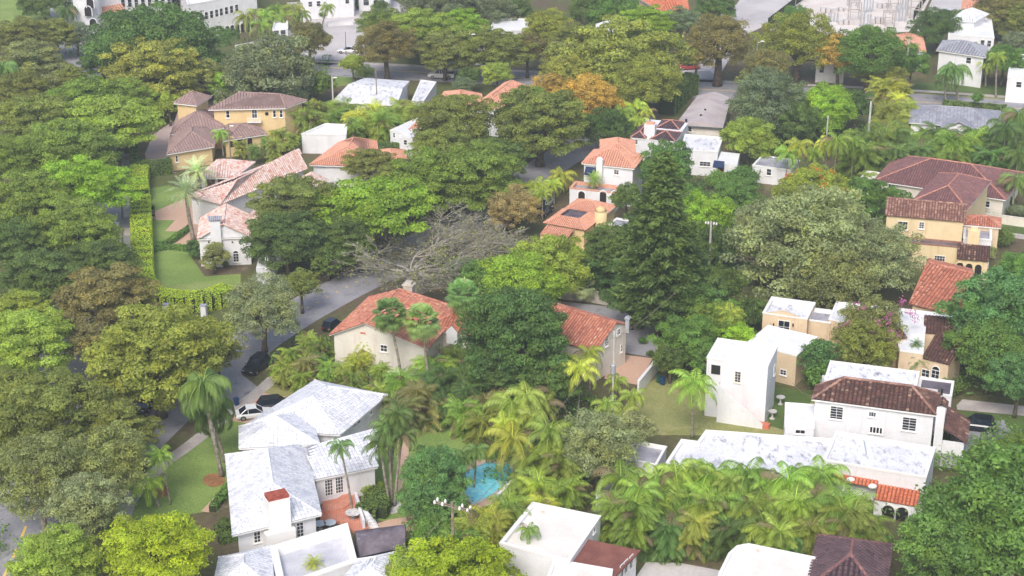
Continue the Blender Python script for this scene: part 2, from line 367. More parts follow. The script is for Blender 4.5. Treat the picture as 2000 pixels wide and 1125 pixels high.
def tiles(b, pts, pitch=.34, tl=.45, h=.09, flat_=False, var=1.0):
    """lay rows of barrel tiles over a roof plane; pts[0]-pts[1] is its eave"""
    pts = [np.array(p, float) for p in pts]; o = pts[0]; u = pts[1]-o; u /= np.linalg.norm(u)
    nn = np.zeros(3)
    for i in range(1, len(pts)-1): nn += np.cross(pts[i]-pts[0], pts[i+1]-pts[0])
    nn /= np.linalg.norm(nn)
    if nn[2] < 0: nn = -nn
    vv = np.cross(nn, u)
    if np.dot(vv, pts[2]-o) < 0: vv = -vv
    P = [(np.dot(p-o, u), np.dot(p-o, vv)) for p in pts]
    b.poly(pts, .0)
    u0 = min(p[0] for p in P); u1 = max(p[0] for p in P); nc = max(1, int(round((u1-u0)/pitch))); pw = (u1-u0)/nc
    prof = [(-.38, 0), (-.2, .85), (.2, .85), (.38, 0)] if not flat_ else [(-.46, .5), (.46, .5)]
    for c in range(nc):
        uc = u0+(c+.5)*pw; cv = clipv(P, uc)
        if not cv or cv[1]-cv[0] < .1: continue
        cr_ = .25+.5*_tr.random()
        k = max(1, int(round((cv[1]-cv[0])/tl))); dv = (cv[1]-cv[0])/k
        for j in range(k):
            v0 = cv[0]+j*dv; v1 = v0+dv; r = min(1, max(.12, cr_+(_tr.random()-.5)*.7*var)); hl = h*(1.25+.25*_tr.random()); hu = h*.8
            lo = [o+u*(uc+a*pw)+vv*v0+nn*(.01+hh*hl+.02) for a, hh in prof]; hi = [o+u*(uc+a*pw)+vv*v1+nn*(.01+hh*hu) for a, hh in prof]
            for q in range(len(prof)-1): b.poly([lo[q], lo[q+1], hi[q+1], hi[q]], r)
            b.poly([lo[0]-nn*.02]+lo+[lo[-1]-nn*.02], max(.12, r*.8))
def ridge(b, p, q, rad=.14, seg=.5):
    p = np.array(p, float); q = np.array(q, float); L = np.linalg.norm(q-p); k = max(1, int(L/seg)); d = (q-p)/k
    for i in range(k):
        b.tube([p+d*i+(0, 0, .05), p+d*(i+1.04)+(0, 0, .05)], [rad*1.1, rad*.9], 6, .3+.6*_tr.random(), cap=True)
def hip(H, R, z, rise, mat, over=.5, kind='hip', along=None, wmat=None, pitch=.34, tl=.45, h=.09, rmat=None, soffit=True, hipf=1.0, rr=.14, gable_ends=(0, 0), var=1.0, name='roof', flat_=False):
    """pitched roof on a 4-corner plan. gable_ends flags: (end at side 3-0, end at side 1-2) when the ridge runs along 0-1"""
    R = [np.array(p[:2], float) for p in R]
    l01 = np.linalg.norm(R[1]-R[0]); l12 = np.linalg.norm(R[2]-R[1])
    if along is None: along = 0 if l01 >= l12 else 1
    if along == 1: R = R[1:]+R[:1]
    O = inset(R, -over); wdt = np.linalg.norm(O[2]-O[1]); ln = np.linalg.norm(O[1]-O[0])
    m0 = (O[0]+O[3])/2; m1 = (O[1]+O[2])/2; d = (m1-m0)/np.linalg.norm(m1-m0)
    ins = min(wdt/2*hipf, ln/2-.01)
    g = [1, 1] if kind == 'gable' else list(gable_ends)
    a = m0+d*(0 if g[0] else ins); c = m1-d*(0 if g[1] else ins); zt = z+rise
    a3 = (*a, zt); c3 = (*c, zt); E = [(*p, z) for p in O]
    b = MB(); rg = MB(); kw = dict(pitch=pitch, tl=tl, h=h, var=var, flat_=flat_)
    tiles(b, [E[0], E[1], c3, a3], **kw); tiles(b, [E[2], E[3], a3, c3], **kw)
    if not g[0]: tiles(b, [E[3], E[0], a3], **kw)
    if not g[1]: tiles(b, [E[1], E[2], c3], **kw)
    if np.linalg.norm(np.array(a3)-np.array(c3)) > .5: ridge(rg, a3, c3, rr)
    for fl, ap, cs in ((g[0], a3, (E[3], E[0])), (g[1], c3, (E[1], E[2]))):
        for e in cs: ridge(rg, e, ap, rr*.9)
    # fascia under the eaves
    f = MB(); n = 4
    for i in range(4):
        j = (i+1) % 4
        f.poly([(*O[i], z-.18), (*O[j], z-.18), (*O[j], z-.012), (*O[i], z-.012)])
    if soffit: f.poly([(*p, z-.18) for p in O[::-1]])
    ro = b.build(name, mat, H); rg.build('ridge_cap', rmat or M['ridge'], ro); f.build('fascia', M['trim'], ro)
    if any(g) and wmat:
        gb = MB(); m0w = (R[0]+R[3])/2; m1w = (R[1]+R[2])/2; sl = rise*(1-0)/(wdt/2); zr = z+sl*np.linalg.norm(R[1]-R[2])/2
        if g[0]: gb.poly([(*R[3], z-.19), (*R[0], z-.19), (*R[0], z+sl*over-.02), (*m0w, z+rise-.05), (*R[3], z+sl*over-.02)]); gb.build('gable', wmat, H); gb = MB()
        if g[1]: gb.poly([(*R[1], z-.19), (*R[2], z-.19), (*R[2], z+sl*over-.02), (*m1w, z+rise-.05), (*R[1], z+sl*over-.02)])
        if gb.v: gb.build('gable', wmat, H)
    return ro
def plane_roof(H, planes, mat, ridges=(), rmat=None, pitch=.34, tl=.45, h=.09, rr=.14, var=1.0, flat_=False, name='roof', edge=None):
    """roof from free planes of 3-D points (first two: the eave)"""
    b = MB(); rg = MB()
    for p in planes: tiles(b, p, pitch, tl, h, flat_, var)
    ro = b.build(name, mat, H)
    for p, q in ridges: ridge(rg, p, q, rr)
    if ridges: rg.build('ridge_cap', rmat or M['ridge'], ro)
    return ro
def on_wall(A, B, px, py):
    """the point of the wall through A-B that shows at a photo position; wall axis; outward normal"""
    A = np.array(A[:2], float); B = np.array(B[:2], float); d = (B-A)/np.linalg.norm(B-A); n = np.array([-d[1], d[0]])
    if np.dot(n, -A) < 0: n = -n
    q = G(px, py, 0)-np.array([0, 0, CAM_H]); t = np.dot(n, A)/np.dot(n, q[:2]); P = np.array([0, 0, CAM_H])+t*q
    return P, np.array([*d, 0]), np.array([*n, 0])
def window(H, A, B, px, py, w_, h_, cols=2, rows=3, fmat=None, sill=True, pmat=None, name='window', arch=False, mun=.05, part=None):
    P, d, n = on_wall(A, B, px, py)
    f = MB(); t = .09; up = np.array([0, 0, 1.]); o = P-d*w_/2-up*h_/2
    f.obox(o, d*w_, n*.07, up*t); f.obox(o+up*(h_-t), d*w_, n*.07, up*t)
    f.obox(o+up*t, d*t, n*.07, up*(h_-2*t)); f.obox(o+up*t+d*(w_-t), d*t, n*.07, up*(h_-2*t))
    for i in range(1, cols): f.obox(o+up*t+d*(w_*i/cols-mun/2), d*mun, n*.05, up*(h_-2*t))
    for i in range(1, rows): f.obox(o+up*(h_*i/rows-mun/2)+d*t, d*(w_-2*t), n*.045, up*mun)
    if arch:
        seg = 10; r = w_/2; c = o+d*r+up*h_
        for i in range(seg):
            a0 = math.pi*i/seg; a1 = math.pi*(i+1)/seg
            q = [c+d*math.cos(a)*rr+up*math.sin(a)*rr for a, rr in ((a0, r), (a1, r), (a1, r-t), (a0, r-t))]
            f.poly([p+n*.07 for p in q]); f.poly([q[0], q[1], q[1]+n*.07, q[0]+n*.07])
    if sill: f.obox(o-d*.08-up*.1, d*(w_+.16), n*.16, up*.1)
    fo = f.build(name, fmat or M['trim'], H)
    g = MB(); g.obox(o+d*.03+up*.03, d*(w_-.06), n*.03, up*(h_-.06))
    if arch:
        seg = 10; r = w_/2-.03; c = o+d*w_/2+up*(h_-.03); pts = [c+n*.03+d*math.cos(math.pi*i/seg)*r+up*math.sin(math.pi*i/seg)*r for i in range(seg+1)]
        g.poly(pts)
    g.build('pane', pmat or M['glass'], fo); return fo
def archway(H, A, B, px, py, w_, h_, name='archway', mat=None, smat=None):
    """arched opening: dark inside, a proud surround"""
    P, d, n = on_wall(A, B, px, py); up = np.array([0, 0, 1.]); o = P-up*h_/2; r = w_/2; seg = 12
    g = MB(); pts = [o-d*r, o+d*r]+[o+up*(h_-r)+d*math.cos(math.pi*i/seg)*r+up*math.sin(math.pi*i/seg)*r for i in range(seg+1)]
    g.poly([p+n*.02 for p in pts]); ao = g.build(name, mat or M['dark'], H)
    s = MB(); t = .18
    s.obox(o-d*(r+t), d*t, n*.08, up*(h_-r)); s.obox(o+d*r, d*t, n*.08, up*(h_-r))
    for i in range(seg):
        a0 = math.pi*i/seg; a1 = math.pi*(i+1)/seg; c = o+up*(h_-r)
        q = [c+d*math.cos(a)*rr+up*math.sin(a)*rr for a, rr in ((a0, r), (a0, r+t), (a1, r+t), (a1, r))]
        s.poly([p+n*.08 for p in q]); s.poly([q[1], q[2], q[2]+n*.08, q[1]+n*.08]); s.poly([q[0], q[3], q[3]+n*.08, q[0]+n*.08])
    s.build('surround', smat or M['trim'], ao); return ao
def chimney(H, px, py, z0, z1, sx, sy, mat, ang=-.35, capm=None, name='chimney', top=.35, parent=None):
    c = G(px, py, z1); b = MB(); b.box((c[0], c[1], z0), sx, sy, z1-z0, ang); o = b.build(name, mat, parent or H)
    k = MB(); k.box((c[0], c[1], z1), sx+.25, sy+.25, .14, ang); k.box((c[0], c[1], z1+.14), sx*.7, sy*.7, top, ang); k.build('chimney_cap', capm or mat, o); return o

# ---------------------------------------------------------------- foliage
class Cards:
    def __init__(s): s.V = []; s.R = []
    def add(s, C, Nn, L, Wd, rnd, rng, T=None):
        n = len(C); Nn = Nn/(np.linalg.norm(Nn, axis=1, keepdims=True)+1e-9)
        t = rng.normal(size=(n, 3)) if T is None else T
        t -= (t*Nn).sum(1, keepdims=True)*Nn; t /= (np.linalg.norm(t, axis=1, keepdims=True)+1e-9); b = np.cross(Nn, t)
        L = np.asarray(L).reshape(-1, 1)*np.ones((n, 1)); Wd = np.asarray(Wd).reshape(-1, 1)*np.ones((n, 1))
        s.V.append(np.stack([C-t*L, C-b*Wd, C+t*L, C+b*Wd], 1)); s.R.append(np.asarray(rnd)*np.ones(n))
    def quads(s, Q, rnd): s.V.append(np.asarray(Q, float)); s.R.append(np.asarray(rnd)*np.ones(len(Q)))
    def mesh(s, name, mat):
        V = np.concatenate(s.V).astype(np.float32); R = np.clip(np.concatenate(s.R), 0, 1).astype(np.float32); nq = len(V)
        me = bpy.data.meshes.new(name); me.vertices.add(nq*4); me.vertices.foreach_set('co', V.reshape(-1))
        me.loops.add(nq*4); me.loops.foreach_set('vertex_index', np.arange(nq*4, dtype=np.int32))
        me.polygons.add(nq); me.polygons.foreach_set('loop_start', np.arange(0, nq*4, 4, dtype=np.int32))
        try: me.polygons.foreach_set('loop_total', np.full(nq, 4, dtype=np.int32))
        except Exception: pass
        me.update(calc_edges=True); at = me.attributes.new('rnd', 'FLOAT', 'FACE'); at.data.foreach_set('value', R)
        me.materials.append(mat); return me
def clump_cards(cd_, rng, c, r, zs, n, leaf, tone, fill=.15, up=.35):
    D = rng.normal(size=(n, 3)); D /= np.linalg.norm(D, axis=1, keepdims=True)
    D[:, 2] = np.where(D[:, 2] < -.35, -D[:, 2], D[:, 2])
    rad = np.where(rng.random(n) < fill, rng.random(n)**.5, 1-.22*rng.random(n)**1.5)*(1+.18*np.sin(D[:, 0]*5+tone*9)*np.cos(D[:, 1]*5))
    rad = np.where(rng.random(n) < .14, 1+.55*rng.random(n)**1.6, rad)
    P = c+D*rad[:, None]*np.array([r, r, r*zs])
    Nn = D*np.array([1, 1, 1/zs**.5])*.7+rng.normal(size=(n, 3))*.55+np.array([0, 0, up])
    L = leaf*(.7+.6*rng.random(n)); cd_.add(P, Nn, L, L*.55, tone*.55+.45*rng.random(n), rng)
KIND = {  # clumps, clump radius (of R), clump flatness, crown flatness, leaf (of R, min m), density, upward facing, bottom cut
 'dense': dict(nc=120, cr=.15, zs=.8, cz=.75, leaf=.034, den=1.15, up=.3, low=-.6, shell=.82),
 'dome': dict(nc=150, cr=.125, zs=.7, cz=.5, leaf=.028, den=1.2, up=.35, low=-.5, shell=.86),
 'layer': dict(nc=190, cr=.135, zs=.42, cz=.64, leaf=.028, den=.95, up=.5, low=-.65, shell=.8),
 'flat': dict(nc=120, cr=.16, zs=.35, cz=.48, leaf=.032, den=1.1, up=.55, low=-.45, shell=.8),
 'airy': dict(nc=190, cr=.115, zs=.7, cz=.75, leaf=.022, den=.6, up=.1, low=-.6, shell=.68),
 'round': dict(nc=80, cr=.19, zs=.85, cz=.95, leaf=.04, den=1.15, up=.25, low=-.6, shell=.8),
 'tuft': dict(nc=45, cr=.26, zs=.9, cz=.8, leaf=.06, den=.9, up=.3, low=-.5, shell=.75),
 'sparse': dict(nc=60, cr=.13, zs=.6, cz=.5, leaf=.024, den=.45, up=.2, low=-.1, shell=.75),
 'shrub': dict(nc=14, cr=.42, zs=.85, cz=.8, leaf=.075, den=1.1, up=.3, low=-.1, shell=.6),
}
SIZES = [1.2, 2.0, 3.0, 4.2, 5.6, 7.2, 9.0, 11.5, 15.0]
_proto = {}
def crown_mesh(kind, R, var):
    cls = min(SIZES, key=lambda s_: abs(math.log(s_/R))); key = (kind, cls, var)
    if key in _proto: return _proto[key]
    k = KIND[kind]; rng = np.random.default_rng(abs(hash_((kind, cls, var)))); cdx = Cards(); R0 = cls
    leaf = max(.12, min(.27, k['leaf']*R0*.8)) if kind != 'shrub' else max(.1, .075*R0)
    nc = int(k['nc']*(1 if R0 > 4 else .7 if R0 > 2.5 else .45)) if kind != 'shrub' else k['nc']
    crk = k['cr']*(1 if R0 > 4 else 1.15 if R0 > 2.5 else 1.35) if kind != 'shrub' else k['cr']
    cen = []
    # irregular outline: radius changes with direction
    ph = rng.random(6)*6.28
    for i in range(nc):
        best = None
        for t in range(6):
            z = k['low']+(1-k['low'])*rng.random(); a = rng.random()*6.283
            rr = math.sqrt(max(0, 1-z*z)); q = np.array([rr*math.cos(a), rr*math.sin(a), z])
            dd = min([np.linalg.norm(q-e) for e in cen[-80:]], default=9)
            if best is None or dd > best[0]: best = (dd, q)
        cen.append(best[1])
    limbs = []
    for q in cen:
        a = math.atan2(q[1], q[0]); lump = 1+.15*math.sin(2*a+ph[0])+.12*math.sin(3*a+ph[1]+2*q[2])+.1*math.sin(5*a+ph[2]-3*q[2])
        sh = k['shell']*(.76+.4*rng.random())
        if rng.random() < .25: sh *= .6
        c = q*np.array([R0*sh*lump, R0*sh*lump, R0*k['cz']*(sh+.06)]); r = crk*R0*(.7+.65*rng.random())
        area = 4*3.14*r*r*(.45+.55*k['zs']); n = int(area*k['den']/(leaf*leaf*.55*2)*.75)
        clump_cards(cdx, rng, c, r, k['zs'], max(12, n), leaf, rng.random(), up=k['up'])
        limbs.append(c)
    me = cdx.mesh('crown', M['leaf']); _proto[key] = (me, cls, limbs, k); return _proto[key]
def hash_(t):
    h = 17
    for ch in str(t): h = (h*31+ord(ch)) % 1000003
    return h
def trunk_mesh(R, hb, cz, limbs, seed, mat, nl=9, thick=1.0):
    """tapered trunk that forks into limbs reaching the clumps; crown centre at height hb"""
    rg = random.Random(seed); b = MB(); r0 = max(.12, .045*R+.06)*thick; fork = hb-R*cz*.55; fork = max(hb*.3, fork)
    lean = np.array([rg.uniform(-.06, .06)*hb, rg.uniform(-.06, .06)*hb, 0])
    f = np.array([0, 0, fork])+lean
    b.tube([(0, 0, -.2), (lean[0]*.2, lean[1]*.2, fork*.4), tuple(f)], [r0*1.35, r0, r0*.85], 8)
    L = sorted(limbs, key=lambda q: rg.random())[:nl]
    for q in L:
        e = np.array([q[0], q[1], q[2]+hb])*1.0; e[:2] *= .92
        m = f+(e-f)*.5+np.array([0, 0, R*.05]); b.tube([f, m, e], [r0*.5, r0*.3, r0*.08], 5, cap=False)
        for j in range(2):
            g = e+np.array([rg.uniform(-1, 1), rg.uniform(-1, 1), rg.uniform(-.2, .5)])*R*.22; b.tube([m, (m+g)/2+np.array([0, 0, .1]), g], [r0*.22, r0*.15, r0*.05], 4, cap=False)
    return b
COL = {}
for k_, c_ in dict(dg=(84, 110, 58), dk=(90, 110, 56), md=(110, 130, 56), ol=(118, 126, 64), lg=(136, 152, 66), yg=(150, 164, 44), bright=(130, 158, 54),
                   gr=(136, 142, 104), dgr=(112, 124, 96), orr=(172, 146, 74), hedge=(150, 168, 60), bn=(122, 118, 72), br=(134, 140, 64), pink=(158, 140, 98), mango=(96, 126, 62),
                   moss=(126, 132, 82), teal=(88, 122, 72), palm=(118, 142, 62), ypalm=(150, 162, 66), dpalm=(88, 114, 60), date=(150, 168, 132), fan=(112, 138, 82), areca=(126, 140, 66)).items():
    COL[k_] = lin(*c_, k=1.55)
_tn = [0]
def tree(kind, cx, cy, rpx, col, label, H=None, group='broadleaf trees', name='broadleaf_tree', var=None, trunk=True, cat='tree', tm=None, sq=1.0, flowers=None, thick=1.0, ysc=None):
    """cx, cy: where the crown's centre shows; rpx: crown half width; H: height of the crown's centre"""
    _tn[0] += 1; rg = random.Random(_tn[0]*7+3)
    if H is None:
        R_ = rpx/PPM(cy, 6); H = max(2.2, min(11, R_*.75+2.0))
    if rpx > 30: H *= .86; rpx *= 1.07 if kind in ('layer', 'airy', 'flat') else 1.0
    s = PPM(cy, H); R = rpx/s; P = G(cx, cy, H)
    me, cls, limbs, k = crown_mesh(kind, R, rg.randrange(3) if var is None else var)
    f = R/cls
    t = empty(name, (P[0], P[1], 0), label, cat, group)
    c = bpy.data.objects.new('crown', me); coll.objects.link(c); c.parent = t; c.location = (0, 0, H); c.scale = (f, f, f*sq)
    c.rotation_euler = (0, 0, rg.random()*6.28)
    cc = COL[col] if isinstance(col, str) else col; j = .9+.2*rg.random()
    c.color = (cc[0]*j*(.94+.12*rg.random()), cc[1]*j, cc[2]*j*(.9+.2*rg.random()), 1)
    if trunk:
        ca, sa = math.cos(c.rotation_euler[2]), math.sin(c.rotation_euler[2])
        lb = [np.array([(q[0]*ca-q[1]*sa)*f, (q[0]*sa+q[1]*ca)*f, q[2]*f*sq]) for q in limbs]
        trunk_mesh(R, H, k['cz']*sq, lb, _tn[0], tm or M['bark'], nl=16 if kind in ('airy', 'sparse') else 9, thick=thick).build('trunk', tm or M['bark'], t, smooth=True, local=True)
    if flowers:
        rngf = np.random.default_rng(_tn[0]); cf = Cards(); nfl, fcol, fr = flowers
        for i in range(nfl):
            D = rngf.normal(size=3); D /= np.linalg.norm(D); D[2] = abs(D[2])*.9+.05; q = D*np.array([R, R, R*k['cz']*sq])*.98
            n = 26; PP = q+rngf.normal(size=(n, 3))*fr; cf.add(PP, rngf.normal(size=(n, 3))+np.array([0, 0, .6]), .13, .1, rngf.random(n), rngf)
        fo = bpy.data.objects.new('blossom', cf.mesh('blossom', M['petal'])); coll.objects.link(fo); fo.parent = t; fo.location = (0, 0, H); fo.color = lin(*fcol, k=.95)
    return t

# ---------------------------------------------------------------- palms
def frond(Q, Rn, rng, base, az, e0, L, droop, nl=13, ll=.7, wd=.09, sidef=.85, hang=.35, tone=.5, taper=True):
    """one feather frond: an arching rib and leaflets on both sides"""
    hd = np.array([math.cos(az), math.sin(az), 0]); sd = np.array([-math.sin(az), math.cos(az), 0]); up = np.array([0, 0, 1.])
    dead = rng.random() < .05; n0 = len(Rn)
    p = np.array(base, float); pts = [p]; e = e0; st = L/8
    dirs = []
    for i in range(8):
        d = hd*math.cos(e)+up*math.sin(e); dirs.append(d); p = p+d*st; pts.append(p); e -= droop/8*(1+.6*i/8)
    dirs.append(dirs[-1])
    for i in range(8):
        w0 = .05*(1-i/9); a, b = pts[i], pts[i+1]
        Q.append([a-sd*w0, a+sd*w0, b+sd*w0*.8, b-sd*w0*.8]); Rn.append(.9)
    for j in range(nl):
        t = .14+.86*(j+.5)/nl; x = t*8; i = min(7, int(x)); f = x-i; o = pts[i]*(1-f)+pts[i+1]*f; d = dirs[i]
        l = ll*L/3*(math.sin(math.pi*min(1, .25+t*.72))**.6 if taper else 1)*(.85+.3*rng.random())
        for sgn in (-1, 1):
            v = sd*sgn*sidef+d*.5-up*(hang+.25*rng.random()-.1); v /= np.linalg.norm(v)
            m = o+v*l*.5; tip = o+v*l-up*l*.18*hang; n_ = np.cross(v, d); wv = d*wd*(L/3)**.5
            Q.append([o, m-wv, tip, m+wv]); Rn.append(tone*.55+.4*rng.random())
    if dead:
        for i in range(n0, len(Rn)): Rn[i] = .99
_pp = {}
def palm_crown(kind, var):
    key = (kind, var)
    if key in _pp: return _pp[key]
    rng = random.Random(hash_(key)); Q = []; Rn = []
    def ring(n, L, e_lo, e_hi, dr_lo, dr_hi, **kw):
        for i in range(n):
            t = (i+.5)/n; az = i*2.39996+rng.uniform(-.2, .2); e = e_hi+(e_lo-e_hi)*t+rng.uniform(-.1, .1)
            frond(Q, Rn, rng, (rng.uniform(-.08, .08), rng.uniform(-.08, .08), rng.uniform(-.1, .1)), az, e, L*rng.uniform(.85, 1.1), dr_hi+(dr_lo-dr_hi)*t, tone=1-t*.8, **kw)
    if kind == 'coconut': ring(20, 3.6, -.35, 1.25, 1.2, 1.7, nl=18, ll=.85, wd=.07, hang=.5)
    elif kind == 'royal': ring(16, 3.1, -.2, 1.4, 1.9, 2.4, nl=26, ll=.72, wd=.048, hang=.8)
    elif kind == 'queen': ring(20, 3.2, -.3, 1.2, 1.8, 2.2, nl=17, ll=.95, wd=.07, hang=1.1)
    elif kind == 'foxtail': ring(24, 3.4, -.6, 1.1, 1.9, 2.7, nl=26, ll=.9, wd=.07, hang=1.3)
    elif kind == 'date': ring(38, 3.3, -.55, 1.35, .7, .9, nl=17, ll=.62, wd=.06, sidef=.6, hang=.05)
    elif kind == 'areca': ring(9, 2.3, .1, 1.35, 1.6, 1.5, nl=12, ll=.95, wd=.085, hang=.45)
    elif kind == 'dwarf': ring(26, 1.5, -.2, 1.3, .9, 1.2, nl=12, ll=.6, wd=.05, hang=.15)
    elif kind == 'fan':
        for i in range(44):
            t = (i+.5)/44; az = i*2.39996; e = 1.35-2.3*t+rng.uniform(-.15, .15); hd = np.array([math.cos(az), math.sin(az), 0]); up = np.array([0, 0, 1.])
            d = hd*math.cos(e)+up*math.sin(e); sd = np.array([-math.sin(az), math.cos(az), 0]); n_ = np.cross(sd, d); L = rng.uniform(.8, 1.1); o = d*L*.9
            Q.append([-sd*.02, sd*.02, o+sd*.02, o-sd*.02]); Rn.append(.7)
            for j in range(13):
                a = (j-6)*.2; v = d*math.cos(a)+sd*math.sin(a); ln = 1.0*(1-.03*abs(j-6)); tip = o+v*ln-up*(.22+.15*rng.random())*ln; m = o+v*ln*.55; wv = np.cross(v, n_); wv /= np.linalg.norm(wv)
                Q.append([o, m-wv*.08, tip, m+wv*.08]); Rn.append((1-t)*.6+.4*rng.random())
    elif kind == 'clump':   # areca clump: several stems
        for s_ in range(9):
            a = rng.random()*6.28; r = rng.uniform(.1, .9); bx, by = r*math.cos(a), r*math.sin(a); hz = rng.uniform(-1.9, .3)
            for i in range(9):
                frond(Q, Rn, rng, (bx, by, hz), i*2.4+a, rng.uniform(.5, 1.4), rng.uniform(1.7, 2.7), rng.uniform(1.3, 2.1), nl=17, ll=.8, wd=.05, hang=.55, tone=rng.random())
        for s_ in range(5):
            a = rng.random()*6.28; hz = rng.uniform(-2.8, -1.8)
            for i in range(6): frond(Q, Rn, rng, (.5*math.cos(a), .5*math.sin(a), hz), i*1.3+a, rng.uniform(.5, 1.2), 2.3, 2.0, nl=16, ll=.85, wd=.055, hang=.7, tone=.3*rng.random())
    c = Cards(); c.quads(Q, Rn); _pp[key] = c.mesh('fronds', M['frond']); return _pp[key]
_pt = {}
def palm(kind, cx, cy, base=None, H=6.0, col='palm', label=None, group='palms', size=1.0, r=.16, name='palm_tree', shaft=None, dead=None, trunk=True):
    """crown base shows at cx, cy; base: where the trunk meets the ground, or H: height of the crown base"""
    _tn[0] += 1; rg = random.Random(_tn[0]*13+1)
    if base is not None:
        B = G(*base); B0 = B[:2]; Hh = H
        # height at which the crown stands nearest above its base
        best = None
        for i in range(20, 200):
            h = i*.1; q = G(cx, cy, h)[:2]; dd = abs(q[1]-B0[1])
            if best is None or dd < best[0]: best = (dd, h, q)
        H = best[1]; top = np.array([*best[2], H]); B3 = np.array([*B0, 0])
    else:
        top = G(cx, cy, H); B3 = np.array([top[0]+rg.uniform(-.3, .3), top[1]+rg.uniform(-.3, .3), 0])
    t = empty(name, B3, label, 'palm', group)
    c = bpy.data.objects.new('fronds', palm_crown(kind, rg.randrange(3))); coll.objects.link(c); c.parent = t; c.location = tuple(top-B3)
    c.rotation_euler = (rg.uniform(-.08, .08), rg.uniform(-.08, .08), rg.random()*6.28); s = size*rg.uniform(.92, 1.08); c.scale = (s, s, s)
    cc = COL[col]; j = .72+.56*rg.random(); c.color = (cc[0]*j*(.9+.25*rg.random()), cc[1]*j, cc[2]*j, 1)
    if trunk:
        b = MB(); d = top-B3
        if kind == 'clump':
            for i in range(6):
                a = rg.random()*6.28; x, y = .5*math.cos(a), .5*math.sin(a); b.tube([(x*.6, y*.6, 0), (x+d[0], y+d[1], d[2]-rg.uniform(.2, 1.5))], [.06, .045], 5, rg.random())
        else:
            m = d*.5+np.array([rg.uniform(-.12, .12), rg.uniform(-.12, .12), 0]); b.tube([(0, 0, -.1), m*.25, m, d*.92, d], [r*1.5, r*1.05, r, r*.9, r*.8], 8)
        b.build('trunk', M['palmbark'], t, smooth=True, local=True)
        if shaft:
            q = MB(); q.tube([d*.86, d*1.0], [r*1.15, r*.6], 8); so_ = q.build('crownshaft', shaft, t, smooth=True, local=True)
        if dead:
            q = MB()
            cdx = Cards(); rngd = np.random.default_rng(_tn[0]); n = 160; a = rngd.random(n)*6.28; hh = rngd.random(n); rr_ = .35+.25*rngd.random(n)
            C_ = np.stack([d[0]+rr_*np.cos(a), d[1]+rr_*np.sin(a), d[2]-.2-hh*1.6], 1); cdx.add(C_, np.stack([np.cos(a), np.sin(a), a*0+.1], 1), .45, .1, rngd.random(n), rngd, T=np.stack([a*0+.1*np.cos(a), .1*np.sin(a), a*0-1], 1))
            do = bpy.data.objects.new('dead_fronds', cdx.mesh('dead_fronds', M['frond'])); coll.objects.link(do); do.parent = t; do.color = lin(158, 126, 84)
    return t
ORD = ['first', 'second', 'third', 'fourth', 'fifth', 'sixth', 'seventh', 'eighth', 'ninth', 'tenth', 'eleventh', 'twelfth', 'thirteenth', 'fourteenth', 'fifteenth', 'sixteenth', 'seventeenth', 'eighteenth', 'nineteenth', 'twentieth',
       'twenty first', 'twenty second', 'twenty third', 'twenty fourth', 'twenty fifth', 'twenty sixth', 'twenty seventh', 'twenty eighth', 'twenty ninth', 'thirtieth', 'thirty first', 'thirty second', 'thirty third', 'thirty fourth', 'thirty fifth', 'thirty sixth', 'thirty seventh', 'thirty eighth', 'thirty ninth', 'fortieth']
def row(items, what, where, fn, **kw):
    """a row or stand of look-alikes; each told apart by its place counted from the left"""
    its = sorted(items, key=lambda i: i[0])
    for k, it in enumerate(its): fn(it, '%s, %s from left %s' % (what, ORD[k] if k < 40 else str(k+1)+'th', where), where, **kw)
def hedge(name, px, width, hgt, col, label, leaf=.13, z=0, closed=False, group=None):
    """clipped hedge: leafy faces over a solid core, along a line"""
    P = smooth_line(px, 4); rng = np.random.default_rng(hash_(label)); cdx = Cards(); c0 = P[0]
    core = MB()
    for i in range(len(P)-1):
        a, b = P[i], P[i+1]; d = b-a; L = np.linalg.norm(d); d = d/L; n = np.array([-d[1], d[0]])
        for side in (0, 1, 2):
            area = L*(width if side == 0 else hgt); k = int(area/(leaf*leaf*.55*2)*1.5)
            if k < 1: continue
            t = rng.random(k)*L; q = rng.random(k)
            bump = .08*np.sin(t*2.1+i)+.05*rng.normal(size=k)
            if side == 0:
                C = np.stack([a[0]+d[0]*t+n[0]*(q-.5)*width, a[1]+d[1]*t+n[1]*(q-.5)*width, hgt+bump], 1); Nn = np.array([0, 0, 1.])
            else:
                sg = 1 if side == 1 else -1; o = width/2
                C = np.stack([a[0]+d[0]*t+n[0]*sg*(o+bump), a[1]+d[1]*t+n[1]*sg*(o+bump), q*hgt], 1); Nn = np.array([n[0]*sg, n[1]*sg, .2])
            cdx.add(C-np.array([c0[0], c0[1], 0]), Nn+rng.normal(size=(k, 3))*.4, leaf, leaf*.55, .5+.3*np.sin(t)+rng.normal(size=k)*.25, rng)
    t = empty(name, (c0[0], c0[1], z), label, 'hedge', group)
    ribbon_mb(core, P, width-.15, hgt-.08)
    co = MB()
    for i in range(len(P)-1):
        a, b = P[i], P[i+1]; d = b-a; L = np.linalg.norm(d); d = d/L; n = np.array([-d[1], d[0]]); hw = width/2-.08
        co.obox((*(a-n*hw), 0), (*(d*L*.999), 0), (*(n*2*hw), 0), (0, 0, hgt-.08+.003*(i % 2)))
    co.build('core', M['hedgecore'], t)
    o = bpy.data.objects.new('foliage', cdx.mesh('foliage', M['leaf'])); coll.objects.link(o); o.parent = t; o.color = COL[col]
    return t
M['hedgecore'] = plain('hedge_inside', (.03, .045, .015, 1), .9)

# ================================================================ THE GROUND
b = MB(); b.poly([(-2600, -600, 0), (2600, -600, 0), (2600, 3600, 0), (-2600, 3600, 0)]); g_ = b.build('ground', M['ground']); g_['kind'] = 'structure'
def S(name, mat, z, *px): return sheet(name, px, M[mat], z)
